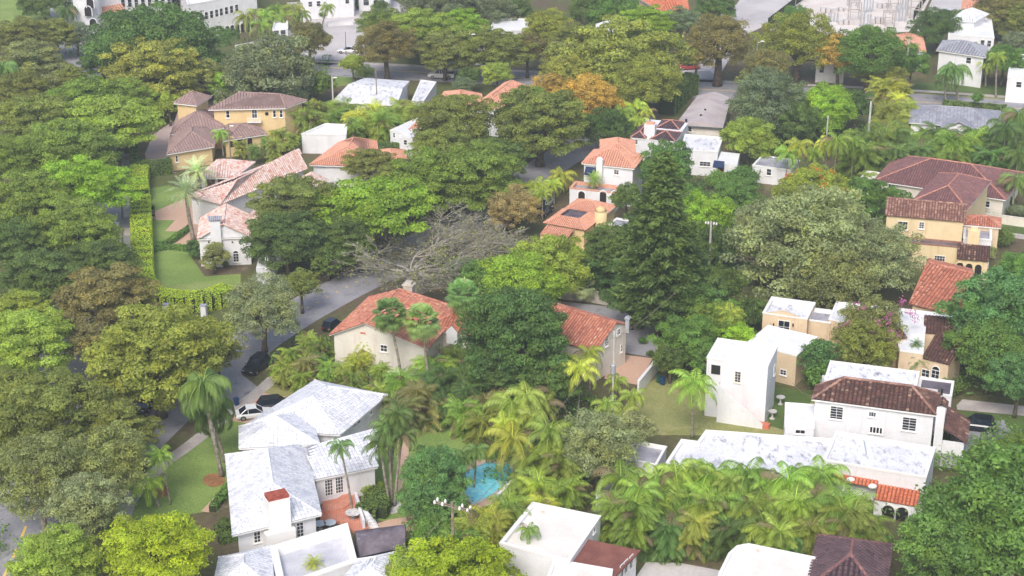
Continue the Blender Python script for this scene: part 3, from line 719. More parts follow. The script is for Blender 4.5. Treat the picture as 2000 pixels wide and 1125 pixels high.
# roads
ribbon('road', [(-30, 1190), (10, 1090), (70, 930), (128, 740), (165, 600), (182, 470), (182, 330), (172, 230), (155, 150), (140, 60), (130, -20)], 8.5, M['asphalt'], .012)
ribbon('road', [(225, 900), (330, 800), (465, 690), (560, 625), (650, 575), (740, 528), (840, 468), (930, 420), (1010, 365), (1080, 318), (1160, 270), (1260, 215), (1352, 160)], 7.4, M['asphalt'], .016)
ribbon('road', [(1352, 160), (1368, 135), (1410, 70), (1450, 10)], 9, M['palepave'], .012)
ribbon('road', [(560, 128), (700, 136), (1000, 152), (1380, 176), (1700, 194), (2060, 218)], 11.5, M['asphalt'], .02)
S('road', 'asphalt', .024, (1325, 165), (1345, 140), (1385, 138), (1440, 180), (1330, 192))
ribbon('road', [(560, 116), (700, 124), (1000, 138), (1380, 158), (1700, 172), (2060, 196)], 1.6, M['walk'], .024)
ribbon('sidewalk', [(247, 300), (251, 380), (253, 440), (254, 520), (262, 590)], 1.9, M['asphalt'], .024)
S('sidewalk', 'walk', .028, (242, 363), (258, 363), (258, 373), (242, 373)); S('sidewalk', 'walk', .028, (243, 413), (261, 413), (261, 425), (243, 425))
S('sidewalk', 'walk', .028, (243, 446), (262, 446), (262, 460), (243, 460))
S('driveway', 'asphalt', .026, (170, 432), (262, 425), (262, 444), (170, 450)); S('driveway', 'asphalt', .026, (205, 352), (256, 350), (256, 362), (205, 365))
ribbon('sidewalk', [(535, 738), (505, 765), (440, 815), (370, 870), (310, 915), (250, 985), (235, 1060)], 1.7, M['walk'], .03)
# road markings
bm_ = MB()
P_ = smooth_line([(225, 890), (330, 800), (465, 690), (560, 625), (650, 575), (740, 528), (840, 468)], 14)
for i in range(0, len(P_)-1, 1):
    if i % 3 == 0: ribbon_mb(bm_, [P_[i], P_[i]*.35+P_[i+1]*.65], .22, .030)
P_ = smooth_line([(560, 127), (700, 135), (1000, 151), (1380, 175), (1700, 193), (2060, 217)], 20); ribbon_mb(bm_, P_, .25, .034)
P_ = smooth_line([(-25, 1190), (25, 1090), (70, 980)], 6)
for i in range(0, len(P_)-1, 2): ribbon_mb(bm_, [P_[i], P_[i+1]], .3, .030)
o_ = bm_.build('road_marking', M['line']); o_['kind'] = 'structure'
# plaza, lots and yards far behind
S('plaza', 'palepave', .02, (470, 108), (520, 92), (560, 62), (600, 40), (680, 38), (740, 60), (770, 85), (690, 120), (640, 128))
S('plaza', 'palepave', .018, (560, 5), (760, -5), (820, 30), (700, 45), (590, 50))
S('car_park', 'palepave', .02, (1400, 60), (1445, 0), (1475, -30), (1600, -30), (1560, 10), (1500, 48), (1440, 75))
S('construction_yard', 'yard', .02, (1500, 62), (1560, 12), (1590, -30), (1830, -30), (1800, 30), (1775, 62), (1640, 70))
S('driveway', 'palepave', .024, (1790, 62), (1830, -20), (1890, -20), (1870, 40), (1850, 62))
S('lawn', 'lawn', .01, (0, 0), (150, -30), (180, 50), (90, 62), (0, 58)); ribbon('path', [(0, 66), (60, 60), (130, 52), (200, 48)], 3, M['palepave'], .02)
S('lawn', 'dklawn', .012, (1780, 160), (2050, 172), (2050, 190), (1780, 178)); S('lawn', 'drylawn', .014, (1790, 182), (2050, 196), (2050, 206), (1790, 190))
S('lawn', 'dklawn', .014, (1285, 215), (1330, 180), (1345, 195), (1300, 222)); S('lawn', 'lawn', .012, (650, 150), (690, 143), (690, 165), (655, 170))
S('garden_floor', 'earth', .01, (760, 128), (1330, 165), (1330, 175), (760, 140)); S('garden_floor', 'earth', .01, (1440, 140), (1780, 160), (1770, 176), (1440, 158))
# estate on the left
S('lawn', 'lawn', .012, (268, 372), (330, 362), (400, 380), (470, 520), (470, 560), (420, 585), (340, 588), (292, 575), (285, 480))
S('driveway', 'brickpave', .02, (286, 416), (300, 414), (360, 388), (378, 382), (420, 372), (445, 395), (418, 450), (400, 470), (375, 482), (330, 482), (350, 468), (372, 452), (322, 452), (342, 430), (296, 430))
S('driveway', 'pinkpave', .02, (283, 300), (300, 262), (345, 232), (352, 262), (332, 300), (330, 330), (345, 338), (290, 340))
S('garden_floor', 'earth', .016, (375, 505), (400, 540), (470, 535), (500, 520), (400, 500))
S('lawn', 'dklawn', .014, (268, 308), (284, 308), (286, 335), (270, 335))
S('garden_floor', 'earth', .010, (215, 370), (243, 366), (243, 430), (205, 430))
# central strip
S('garden_floor', 'earth', .012, (560, 560), (640, 505), (690, 500), (690, 530), (600, 590), (570, 600))
S('garden_floor', 'earth', .012, (690, 600), (700, 570), (780, 545), (860, 520), (1060, 560), (1260, 600), (1300, 640), (1290, 700), (1230, 760), (1090, 700), (900, 620), (780, 590))
S('courtyard', 'asphalt', .02, (1060, 585), (1235, 604), (1290, 630), (1285, 700), (1225, 690), (1100, 640))
S('terrace', 'brickpave', .026, (1195, 690), (1275, 700), (1245, 752), (1180, 740))
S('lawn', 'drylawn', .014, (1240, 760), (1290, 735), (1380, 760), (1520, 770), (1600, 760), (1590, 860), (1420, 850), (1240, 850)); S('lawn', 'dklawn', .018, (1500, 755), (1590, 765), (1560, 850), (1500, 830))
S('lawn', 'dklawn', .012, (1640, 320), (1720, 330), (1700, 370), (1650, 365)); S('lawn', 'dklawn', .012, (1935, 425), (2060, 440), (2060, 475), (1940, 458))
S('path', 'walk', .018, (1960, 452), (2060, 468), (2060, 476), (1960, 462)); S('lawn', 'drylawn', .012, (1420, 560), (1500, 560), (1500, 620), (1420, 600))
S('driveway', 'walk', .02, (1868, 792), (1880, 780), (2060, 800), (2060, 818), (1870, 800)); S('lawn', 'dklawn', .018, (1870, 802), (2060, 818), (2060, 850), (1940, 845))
S('driveway', 'asphalt', .022, (1850, 850), (1960, 820), (1980, 850), (1880, 885))
# front lawn, garden and pool of the white villa
S('lawn', 'lawn', .012, (250, 985), (310, 920), (440, 822), (530, 750), (560, 790), (470, 870), (440, 960), (400, 1000), (330, 1010), (250, 1060))
S('driveway', 'brickpave', .024, (440, 820), (505, 766), (560, 775), (500, 830)); S('driveway', 'asphalt', .026, (400, 790), (470, 730), (515, 765), (450, 812))
S('lawn', 'drylawn', .014, (510, 745), (545, 752), (580, 760), (560, 780), (505, 768)); S('garden_floor', 'earth', .018, (415, 1000), (450, 950), (470, 1080), (430, 1090))
ribbon('path', [(447, 950), (400, 1000)], .9, M['brickpave'], .026)
for cx_, cy_, r_ in ((418, 938, 22), (312, 960, 20)):
    sheet('garden_bed', [(cx_+r_*math.cos(a*.5236), cy_+r_*.62*math.sin(a*.5236)) for a in range(12)], M['mulch'], .02)
S('lawn', 'lawn', .012, (700, 1010), (715, 900), (800, 845), (900, 840), (960, 880), (1000, 930), (940, 1000), (820, 1030))
S('path', 'brickpave', .02, (775, 830), (800, 832), (796, 940), (778, 960)); S('path', 'gravel', .022, (770, 822), (900, 832), (930, 845), (920, 852), (880, 842), (770, 836))
S('path', 'brickpave', .022, (700, 1035), (760, 1015), (830, 1005), (830, 1035), (740, 1040)); S('terrace', 'brickpave', .018, (880, 960), (920, 900), (1000, 895), (1010, 930), (960, 985), (920, 1000))
sheet('garden_bed', [(765+20*math.cos(a*.5236), 990+14*math.sin(a*.5236)) for a in range(12)], M['gravel'], .024)
# pool: a coping ring round a water surface set a little lower than its rim
pp = [G(x, y)[:2] for x, y in ((905, 925), (950, 905), (998, 908), (1004, 930), (960, 968), (925, 985), (905, 960))]
b = MB(); q_ = inset(pp, -.35)
for i in range(len(pp)):
    j = (i+1) % len(pp); b.poly([(*q_[i], .12), (*q_[j], .12), (*pp[j], .12), (*pp[i], .12)]); b.poly([(*q_[i], 0), (*q_[j], 0), (*q_[j], .12), (*q_[i], .12)]); b.poly([(*pp[i], .12), (*pp[j], .12), (*pp[j], .03), (*pp[i], .03)])
pl = empty('swimming_pool', (*np.mean(pp, axis=0), 0), 'turquoise swimming pool with pale coping among palms behind the white villa', 'swimming pool')
b.build('coping', M['walk'], pl); b = MB(); b.poly([(*p, .04) for p in pp]); b.build('water', M['pool'], pl)
S('lawn', 'drylawn', .013, (1160, 990), (1260, 1060), (1240, 1110), (1160, 1050))
S('patio', 'palepave', .02, (1240, 1130), (1262, 1098), (1330, 1100), (1425, 1118), (1425, 1160), (1240, 1160))

# ================================================================ THE HOUSES
def hz(top, base):
    """height of an upright edge from the photo positions of its top and foot"""
    y0 = G(*base)[1]; return min((abs(G(*top, h*.05)[1]-y0), h*.05) for h in range(10, 700))[1]

# --- white villa, front left
def villa():
    z = 3.7
    H = house('villa', 'large white villa with whitewashed tile hip roofs and red topped chimney beside front lawn', 'house', quad((454, 1047), (628, 1006), (615, 742), (757, 772), z=z))
    N_ = quad((467, 838), (665, 850), (757, 772), (615, 743), z=z+.2); walls(H, inset(N_, .5), 0, z+.1, M['white'])
    hip(H, inset(N_, .5), z+.2, 2.3, M['whitetile'], .5, along=1, rmat=M['whitetile'], flat_=True, tl=.5, h=.09, pitch=.42)
    Mi = quad((467, 880), (625, 872), (604, 805), (467, 838), z=z+.25); walls(H, inset(Mi, .4), 0, z+.1, M['white'])
    hip(H, inset(Mi, .4), z+.5, 2.0, M['whitetile'], .4, along=0, rmat=M['whitetile'], flat_=True, tl=.5, h=.09, pitch=.42)
    Fr = quad((454, 1047), (628, 1006), (597, 868), (440, 890), z=z); W = inset(Fr, .6); walls(H, W, 0, z, M['white'])
    hip(H, W, z+.05, 2.4, M['whitetile'], .6, along=1, rmat=M['whitetile'], flat_=True, tl=.5, h=.09, pitch=.42)
    # east wing, its roof one plane falling to the terrace
    A, B = G(612, 938, 3.4), G(738, 912, 3.4); C, D = G(733, 838, 4.9), G(598, 872, 4.9)
    plane_roof(H, [[A, B, C, D]], M['whitetile'], flat_=True, tl=.5, h=.09, pitch=.42)
    q = [A[:2], B[:2], C[:2], D[:2]]; E = inset(q, .35); walls(H, E, 0, 3.2, M['white'])
    f = MB()
    for p_, q2 in ((A, B), (B, C)): f.poly([p_-(0, 0, .2), q2-(0, 0, .2), q2-(0, 0, .01), p_-(0, 0, .01)])
    f.poly([(E[1][0], E[1][1], 3.1), (E[2][0], E[2][1], 3.1), (E[2][0], E[2][1], 4.75), (E[1][0], E[1][1], 3.3)]); f.build('fascia', M['trim'], H)
    window(H, E[0], E[1], 642, 952, .98, 2.05, 3, 5, sill=False, name='french_door'); window(H, E[0], E[1], 662.5, 947, .98, 2.05, 3, 5, sill=False, name='french_door')
    # windows of the front block and north wing
    window(H, W[0], W[1], 502, 1046, .8, 1.7, 2, 4); window(H, W[0], W[1], 586, 1034, .85, 1.8, 2, 4)
    NI = inset(N_, .5); window(H, NI[1], NI[2], 692, 828, .8, .7, 2, 2); window(H, NI[1], NI[2], 700, 822, .8, .7, 2, 2); window(H, NI[1], NI[2], 724, 806, .5, .5, 1, 1)
    # chimney on the front wall
    P, d, n = on_wall(W[0], W[1], 545, 1060); up = np.array([0, 0, 1.]); o = np.array([P[0], P[1], 0])
    c = MB(); c.obox(o-d*1.7+n*.02, d*3.2, n*1.2, up*3.2); c.obox(o-d*1.15-n*.6, d*2.3, n*1.5, up*3.2+up*3.5); co = c.build('chimney', M['trim'], H)
    c = MB(); c.obox(o-d*1.2-n*.65+up*6.7, d*2.4, n*1.6, up*.1); c.build('chimney_cap', M['trim'], co)
    c = MB(); c.obox(o-d*1.1-n*.55+up*6.8, d*2.2, n*1.4, up*.4); c.build('brick_top', surf('painted_brick', lin(150, 70, 58), lin(176, 96, 78), 1.5, .8, 6, .3), co)
    # lower flat roof with a deep parapet, wing roofs in front
    D_ = quad((528, 1068), (678, 1022), (697, 1096), (545, 1150), z=3.0); flat(H, D_, 3.0, M['white'], M['deck'], par=.9, th=.7)
    L1 = quad((415, 1150), (428, 1088), (528, 1066), (536, 1150), z=3.0); walls(H, inset(L1, .3), 0, 2.9, M['white'])
    hip(H, inset(L1, .3), 2.9, 1.3, M['whitetile'], .35, along=0, rmat=M['whitetile'], flat_=True, tl=.5, h=.09, pitch=.42)
    L2 = quad((640, 1165), (700, 1092), (797, 1072), (780, 1150), z=3.0); walls(H, inset(L2, .3), 0, 2.9, M['white'])
    hip(H, inset(L2, .3), 2.9, 1.3, M['whitetile'], .35, along=0, rmat=M['whitetile'], flat_=True, tl=.5, h=.09, pitch=.42)
    # weathered vaulted roof
    a0, a1 = G(703, 1088, 2.8), G(792, 1068, 2.8); b0, b1 = G(692, 1040, 2.8), G(793, 1030, 2.8); v = MB(); k = 10
    for i in range(k):
        t0, t1 = i/k, (i+1)/k; f0, f1 = 1.3*math.sin(math.pi*t0), 1.3*math.sin(math.pi*t1)
        p = [a0*(1-t0)+b0*t0+(0, 0, f0), a1*(1-t0)+b1*t0+(0, 0, f0), a1*(1-t1)+b1*t1+(0, 0, f1), a0*(1-t1)+b0*t1+(0, 0, f1)]; v.poly(p)
        v.poly([(*p[1][:2], 0), tuple(p[1]), tuple(p[2]), (*p[2][:2], 0)]); v.poly([(*p[0][:2], 0), tuple(p[0]), tuple(p[3]), (*p[3][:2], 0)])
    v.build('vaulted_roof', M['darkroof'], H)
    # terrace with two curved steps and a white wing wall with stair
    T = [(630, 976), (690, 963), (699, 964), (719, 1031), (694, 1041), (674, 1018), (625, 1018)]
    t = MB(); t.prism([G(x, y, .35)[:2] for x, y in T], 0, .35); t.build('terrace', M['terracotta'], H)
    t = MB(); e0 = G(630, 1008, .35); e1 = G(689, 966, .35); 
    for j, rr in enumerate((1.0, .86)):
        pts = []
        for i in range(13):
            s_ = i/12; q = e0*(1-s_)+e1*s_; bow = math.sin(math.pi*s_)*2.2*rr; dd = (e1-e0)/np.linalg.norm(e1-e0); nn = np.array([dd[1], -dd[0], 0]); pts.append((*(q+nn*bow-nn*.6)[:2], 0))
        t.prism([p[:2] for p in pts], .35, .51+.16*j)
    t.build('step', M['terracotta'], H)
    t = MB(); A, B = G(697, 962, 1.2), G(713, 1018, 1.2); dd = (B-A); nn = np.array([dd[1], -dd[0], 0])/np.linalg.norm(dd)*.3; t.obox((A[0], A[1], 0), (dd[0], dd[1], 0), nn, (0, 0, 1.3))
    for i in range(5):
        o = G(716+4*i, 1020+1.6*i, 0); t.box((o[0], o[1], 0), .5, 1.6, 1.2-.24*i, .3)
    t.build('garden_wall', M['white'], H)
villa()

# --- red tiled house in the centre
def redhouse():
    z = 5.3
    A = G(652, 649, z); B = G(832, 675, z); F = rect((652, 649), (832, 675), (900, 604), z)
    H = house('tiled_house', 'cream house with mottled red tile roof and stone topped chimney beside the curving street', 'house', F)
    W = [F[0], F[1], F[2], F[3]]
    d = (F[1]-F[0]); L = np.linalg.norm(d); d = d/L; n = np.array([-d[1], d[0]])
    depth = np.linalg.norm(F[2]-F[1])
    ap = F[0]+d*L*.36; zr = z+2.2
    o = .45
    b0 = [*(F[0]-d*o-n*o), z-.2], [*(F[0]-d*o+n*(depth+o)), z-.2]
    r0, r1 = [*(ap-n*o), zr], [*(ap+n*(depth*.9)), zr]
    c0, c1 = [*(F[1]+d*o-n*o), z-.2], [*(F[1]+d*o+n*(depth+o)), z-.2]
    plane_roof(H, [[b0[0], b0[1], r1, r0], [c0, c1, r1, r0], [b0[1], c1, r1]], M['redtile'], [(r0, r1), (r0, b0[0]), (r0, c0), (r1, c1)], M['redtile'], pitch=.4)
    w_ = MB(); w_.prism(W, 0, z-.2, top=False); k = .12
    w_.poly([(*F[0], z-.22), (*F[1], z-.22), (*ap, zr-.12)]); w_.build('wall', M['cream'], H)
    f = MB()
    for p, q in ((b0[0], r0), (r0, c0)):
        f.poly([p, q, (q[0], q[1], q[2]-.2), (p[0], p[1], p[2]-.2)])
    f.build('fascia', M['trim'], H)
    window(H, F[0], F[1], 750, 680, 1.0, 1.0, 2, 2); g = MB(); P, dd, nn = on_wall(F[0], F[1], 709, 652); g.obox(P-dd*.35, dd*.7, nn*.05, (0, 0, .22)); g.build('vent', M['redtrim'], H)
    window(H, F[1], F[2], 857, 680, .8, 1.5, 2, 4)
    # cross wing towards the right, its own roof
    R2 = rect((838, 640), (925, 655), (955, 606), z-.4); walls(H, R2, 0, z-.4, M['cream'])
    hip(H, R2, z-.4, 1.8, M['redtile'], .4, along=0, gable_ends=(0, 0), wmat=M['cream'], rmat=M['redtile'], pitch=.4)
    # small white gabled dormer wall
    q = rect((872, 652), (893, 655), 3.0, z-.2); b = MB(); b.prism(q, z-1.5, z+.2, top=False); m = (q[0]+q[1])/2; m2 = (q[2]+q[3])/2; b.poly([(*q[0], z+.2), (*q[1], z+.2), (*m, z+1.0)]); b.build('gable', M['white'], H)
    plane_roof(H, [[(*q[0], z+.22), (*q[3], z+.22), (*m2, z+1.05), (*m, z+1.05)], [(*q[1], z+.22), (*q[2], z+.22), (*m2, z+1.05), (*m, z+1.05)]], M['redtile'], name='dormer_roof')
    chimney(H, 799, 556, z, z+2.6, 1.3, 1.1, M['wall_old'], -.35, M['wall_old'])
redhouse()
def redhouse2():
    z = 5.6
    A, B = (1158, 674), (1223, 626); F = [G(1158, 690, z-.6)[:2]]
    P0 = G(1163, 681, z-1.0)[:2]; P1 = G(1223, 632, z)[:2]; d = P1-P0; d /= np.linalg.norm(d); L = np.linalg.norm(P1-P0); n = np.array([-d[1], d[0]])   # towards the left
    if n[0] > 0: n = -n
    Q = [P0, P1, P1+n*11, P0+n*11]
    H = house('tiled_house', 'small cream house with red tile roof and tall gable end beside the dark courtyard', 'house', Q)
    ap = P0+d*L*.62; zr = z+1.0
    w_ = MB(); w_.prism(Q, 0, z-1.2, top=False); w_.poly([(*P0, z-1.2), (*P1, z-1.2), (*P1, z-.1), (*ap, zr-.15), (*P0, z-1.15)]); w_.poly([(*P1, z-1.2), (*(P1+n*11), z-1.2), (*(P1+n*11), z-.1), (*P1, z-.1)]); w_.build('wall', M['cream'], H)
    o = .25
    e0 = (*(P0-d*.35-n*o), z-1.35); e1 = (*(P0-d*.35+n*11), z-1.35); r0 = (*(ap-n*o), zr); r1 = (*(ap+n*11), zr); g0 = (*(P1+d*.35-n*o), z-.2); g1 = (*(P1+d*.35+n*11), z-.2)
    plane_roof(H, [[e0, e1, r1, r0], [g0, g1, r1, r0]], M['redtile'], [(r0, r1)], M['redtile'], pitch=.4)
    window(H, P0, P1, 1184, 666, .7, 1.5, 2, 4); window(H, P0, P1, 1208, 648, .8, .9, 2, 2); window(H, P0, P1, 1213, 680, .4, 1.1, 1, 2)
    chimney(H, 1226, 622, z-1, z+.9, .5, .5, M['metal'], -.3, name='vent_pipe', top=.2)
redhouse2()

# --- white house with brown barrel tiles
def brownhouse():
    z = 6.4; F = rect((1592, 778), (1824, 808), (1836, 770), z)
    F[2] = G(1850, 752, z)[:2]; F = [F[0], F[1], F[1]+(F[3]-F[0])/np.linalg.norm(F[3]-F[0])*6.5, F[0]+(F[3]-F[0])/np.linalg.norm(F[3]-F[0])*6.5]
    d = (F[1]-F[0])/np.linalg.norm(F[1]-F[0]); n = np.array([-d[1], d[0]])
    H = house('stucco_house', 'white two storey house with dark brown barrel tile roof and three front windows', 'house', F)
    walls(H, F, 0, z, M['white'])
    O = inset(F, -.35); zt = z+1.7; t0 = O[0]+d*3.2+n*3.2; t1 = O[1]-d*3.2+n*3.2; s0 = O[0]+n*3.5; s1 = O[1]+n*5.5; e = lambda p, h=z: (*p, h)
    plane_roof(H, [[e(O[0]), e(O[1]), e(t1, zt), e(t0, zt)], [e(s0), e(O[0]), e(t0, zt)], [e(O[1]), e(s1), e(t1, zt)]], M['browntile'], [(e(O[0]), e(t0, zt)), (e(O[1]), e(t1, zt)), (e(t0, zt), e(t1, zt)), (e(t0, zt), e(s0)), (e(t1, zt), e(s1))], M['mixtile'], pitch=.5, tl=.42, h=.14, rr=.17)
    b = MB(); b.prism([t0+d*.1+n*.05, t1-d*.1+n*.05, t1-d*.1+n*.5, t0+d*.1+n*.5], z, zt-.1); b.build('roof_back', M['wroof'], H)
    fl = [F[0]+n*3.4+d*.6, F[1]+n*3.4-d*2.4, F[1]+n*8.6-d*2.4, F[0]+n*8.6+d*.6]; flat(H, fl, z+1.0, M['white'], M['wroof_st'], par=.12, th=.25)
    f = MB(); f.obox((*(O[0]), z-.2), (*(O[1]-O[0]), 0), (*(n*.1), 0), (0, 0, .17)); f.build('fascia', M['trim'], H)
    window(H, F[0], F[1], 1634, 806, 1.55, 1.7, 2, 5); window(H, F[0], F[1], 1704, 809, .9, .7, 3, 1); window(H, F[0], F[1], 1776, 828, 1.65, 1.75, 2, 5)
    window(H, F[0], F[1], 1711, 840, 1.5, .9, 4, 1, fmat=M['trim'], name='balcony_grille', mun=.12)
    # chimney tower with tiled cap
    c = G(1842, 838, 0); cc = F[1]+d*.75+n*.3
    b = MB(); b.box((cc[0], cc[1], 0), .95, 1.4, z+1.1, math.atan2(d[1], d[0])); co = b.build('chimney', M['white'], H)
    q = [cc+d*a*.65+n*b_*.9 for a, b_ in ((-1, -1), (1, -1), (1, 1), (-1, 1))]; m0 = (q[0]+q[1])/2; m1 = (q[2]+q[3])/2; zc = z+1.15
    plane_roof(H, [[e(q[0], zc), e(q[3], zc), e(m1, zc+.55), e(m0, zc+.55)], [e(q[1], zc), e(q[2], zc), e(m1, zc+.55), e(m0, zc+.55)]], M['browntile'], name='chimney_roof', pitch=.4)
    P, dd, nn = on_wall(cc-n*.7-d, cc-n*.7+d, 1839, 772); g = MB(); g.obox(P-dd*.12, dd*.24, nn*.03, (0, 0, .8)); g.build('slot', M['dark'], co)
    # lean-to roof on the right, annex on the left
    a = cc+d*.5-n*.6; R = [a, a+d*2.4, a+d*2.4+n*5.5, a+n*5.5]; walls(H, R, 0, 3.4, M['white'])
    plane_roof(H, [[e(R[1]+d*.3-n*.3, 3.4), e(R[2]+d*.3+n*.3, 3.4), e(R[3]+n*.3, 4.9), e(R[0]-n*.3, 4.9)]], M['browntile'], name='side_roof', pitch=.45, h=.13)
    A_ = rect((1533, 832), (1590, 836), (1590, 790), 3.7); flat(H, A_, 3.7, M['white'], M['wroof'], par=.1, th=.15)
    window(H, A_[0], A_[1], 1563, 843, 1.2, .6, 2, 1)
    C_ = [F[1]+n*7+d*-2.3, F[1]+n*7+d*1.6, F[1]+n*11+d*1.6, F[1]+n*11-d*2.3]; flat(H, C_, 5.6, M['white'], M['darkroof'], par=.2)
brownhouse()

# --- long white flat roofed house with arcade
def longflat():
    z = 4.2
    L_ = quad((1301, 903), (1331, 858), (1363, 862), (1379, 840), (1634, 858), (1604, 955), z=z)
    H = house('flat_roofed_house', 'long white flat roofed house with grey stained roof and orange tiled arcade', 'house', quad((1301, 903), (1634, 858), (1809, 930), z=z))
    flat(H, L_, z, M['white'], M['wroof_st'], par=.35, th=.3)
    R_ = rect((1608, 898), (1809, 932), (1826, 874), z+.6); flat(H, R_, z+.6, M['white'], M['wroof_st'], par=.35, th=.3)
    d = (R_[1]-R_[0])/np.linalg.norm(R_[1]-R_[0]); n = np.array([-d[1], d[0]]); e = lambda p, h: (*p, h)
    for nm, t0, t1, zz, w_ in (('arcade_roof', .0, .55, 3.3, .9), ('arcade_roof', .55, .96, 2.9, 1.9)):
        L = np.linalg.norm(R_[1]-R_[0]); a = R_[0]+d*L*t0-n*.02; c = R_[0]+d*L*t1-n*.02
        plane_roof(H, [[e(a-n*w_, zz-.5*w_+.1), e(c-n*w_, zz-.5*w_+.1), e(c, zz+.1), e(a, zz+.1)]], M['vividtile'], pitch=.42, h=.13, name=nm)
    L = np.linalg.norm(R_[1]-R_[0]); a = R_[0]+d*L*.55-n*1.8; c = R_[0]+d*L*.98-n*1.8; walls(H, [a, c, c+n*.3, a+n*.3], 0, 2.0, M['white'], True, 'arcade_wall')
    P0, P1 = a, c
    for t in (.28, .62, .93): 
        p = P0+(P1-P0)*t; b = MB()
    archway(H, P0, P1, 1735, 1000, 1.3, 1.7); archway(H, P0, P1, 1762, 1004, 1.3, 1.7)
    for px, py in ((1661, 937), (1704, 950)):
        q = G(px, py, 3.2); b = MB(); b.ball((q[0], q[1], 3.2), .5, .35, .3, 10, 6); b.build('roof_vent', M['trim'], H)
    q = G(1466, 862, z); b = MB(); b.box((q[0], q[1], z-.35), 2.0, 1.2, .8, -.35); b.box((q[0], q[1], z+.45), 1.2, .7, .15, -.35); b.build('roof_unit', M['wroof_st'], H)
    q = G(1690, 870, z+.5); b = MB(); b.box((q[0], q[1], z+.26), .12, 3.6, .07, -.1); b.build('roof_pipe', M['metal'], H)
longflat()

# --- white garage tower, cream neighbours
def tower():
    z = hz((1381, 697), (1376, 812)); F = rect((1381, 697), (1500, 714), (1522, 677), z)
    H = house('garage_tower', 'plain white two storey block with flat roof and outside stair behind coconut palm', 'building', F)
    flat(H, F, z, M['white'], M['wroof'], par=.15, th=.25); window(H, F[0], F[1], 1441, 736, .8, 1.5, 2, 4, fmat=M['cream'])
    window(H, F[1], F[2], 1512, 722, .9, 1.3, 2, 3)
    d = (F[1]-F[0])/np.linalg.norm(F[1]-F[0]); n = np.array([-d[1], d[0]]); W = np.linalg.norm(F[1]-F[0])
    b = MB(); up = np.array([0, 0, 1.]); k = 14; a = F[0]+d*W*.24; c = F[0]+d*W*1.0; o = np.array([*(a-n*1.2), 0])
    P = lambda s, q, h: np.array([*(a+(c-a)*s-n*q), h])
    top = z*.55
    b.poly([P(0, 1.2, 0), P(1, 1.2, 0), P(1, 1.2, .6), P(0, 1.2, top+.7)]); b.poly([P(0, 0, 0), P(0, 1.2, 0), P(0, 1.2, top+.7), P(0, 0, top+.7)])
    b.poly([P(0, 1.2, top+.7), P(1, 1.2, .6), P(1, 1.0, .6), P(0, 1.0, top+.7)]); b.poly([P(0, 1.0, top), P(0, 1.0, top+.7), P(1, 1.0, .6), P(1, 1.0, 0)]); b.build('stair_wall', M['white'], H)
    s = MB()
    for i in range(k):
        t0 = i/k; p = P(t0, 1.0, 0); h = top*(1-t0); s.obox(p, (c-a).tolist()+[0], (0, 0, 0), (0, 0, 0)) if False else None
        v = (c-a)/k; s.obox((*(p[:2]), max(0, h-top/k-.3)), (*v, 0), (*(n*.99), 0), (0, 0, .3))
    s.build('stair', M['redtrim'], H)
    b = MB(); q = F[0]+n*.3; P2, dd, nn = on_wall(F[0], F[1], 1398, 722); b.obox(P2-dd*.55-up*.6, dd*1.1, nn*.04, up*1.2); b.build('opening', M['dark'], H)
    b = MB(); p = F[1]-n*.4; b.box((p[0], p[1]-.3, 0), 1.3, .9, .5, math.atan2(d[1], d[0])); b.build('lower_step', M['redtrim'], H)
    z2 = 4.3; G2 = rect((1458, 670), (1556, 694), (1580, 654), z2)
    H2 = house('flat_roofed_annex', 'low cream annex with pale flat roof behind the white garage tower', 'building', G2); flat(H2, G2, z2, M['tan'], M['wroof'], par=.15, th=.25)
    window(H2, G2[0], G2[1], 1530, 727, .9, .8, 2, 2)
tower()
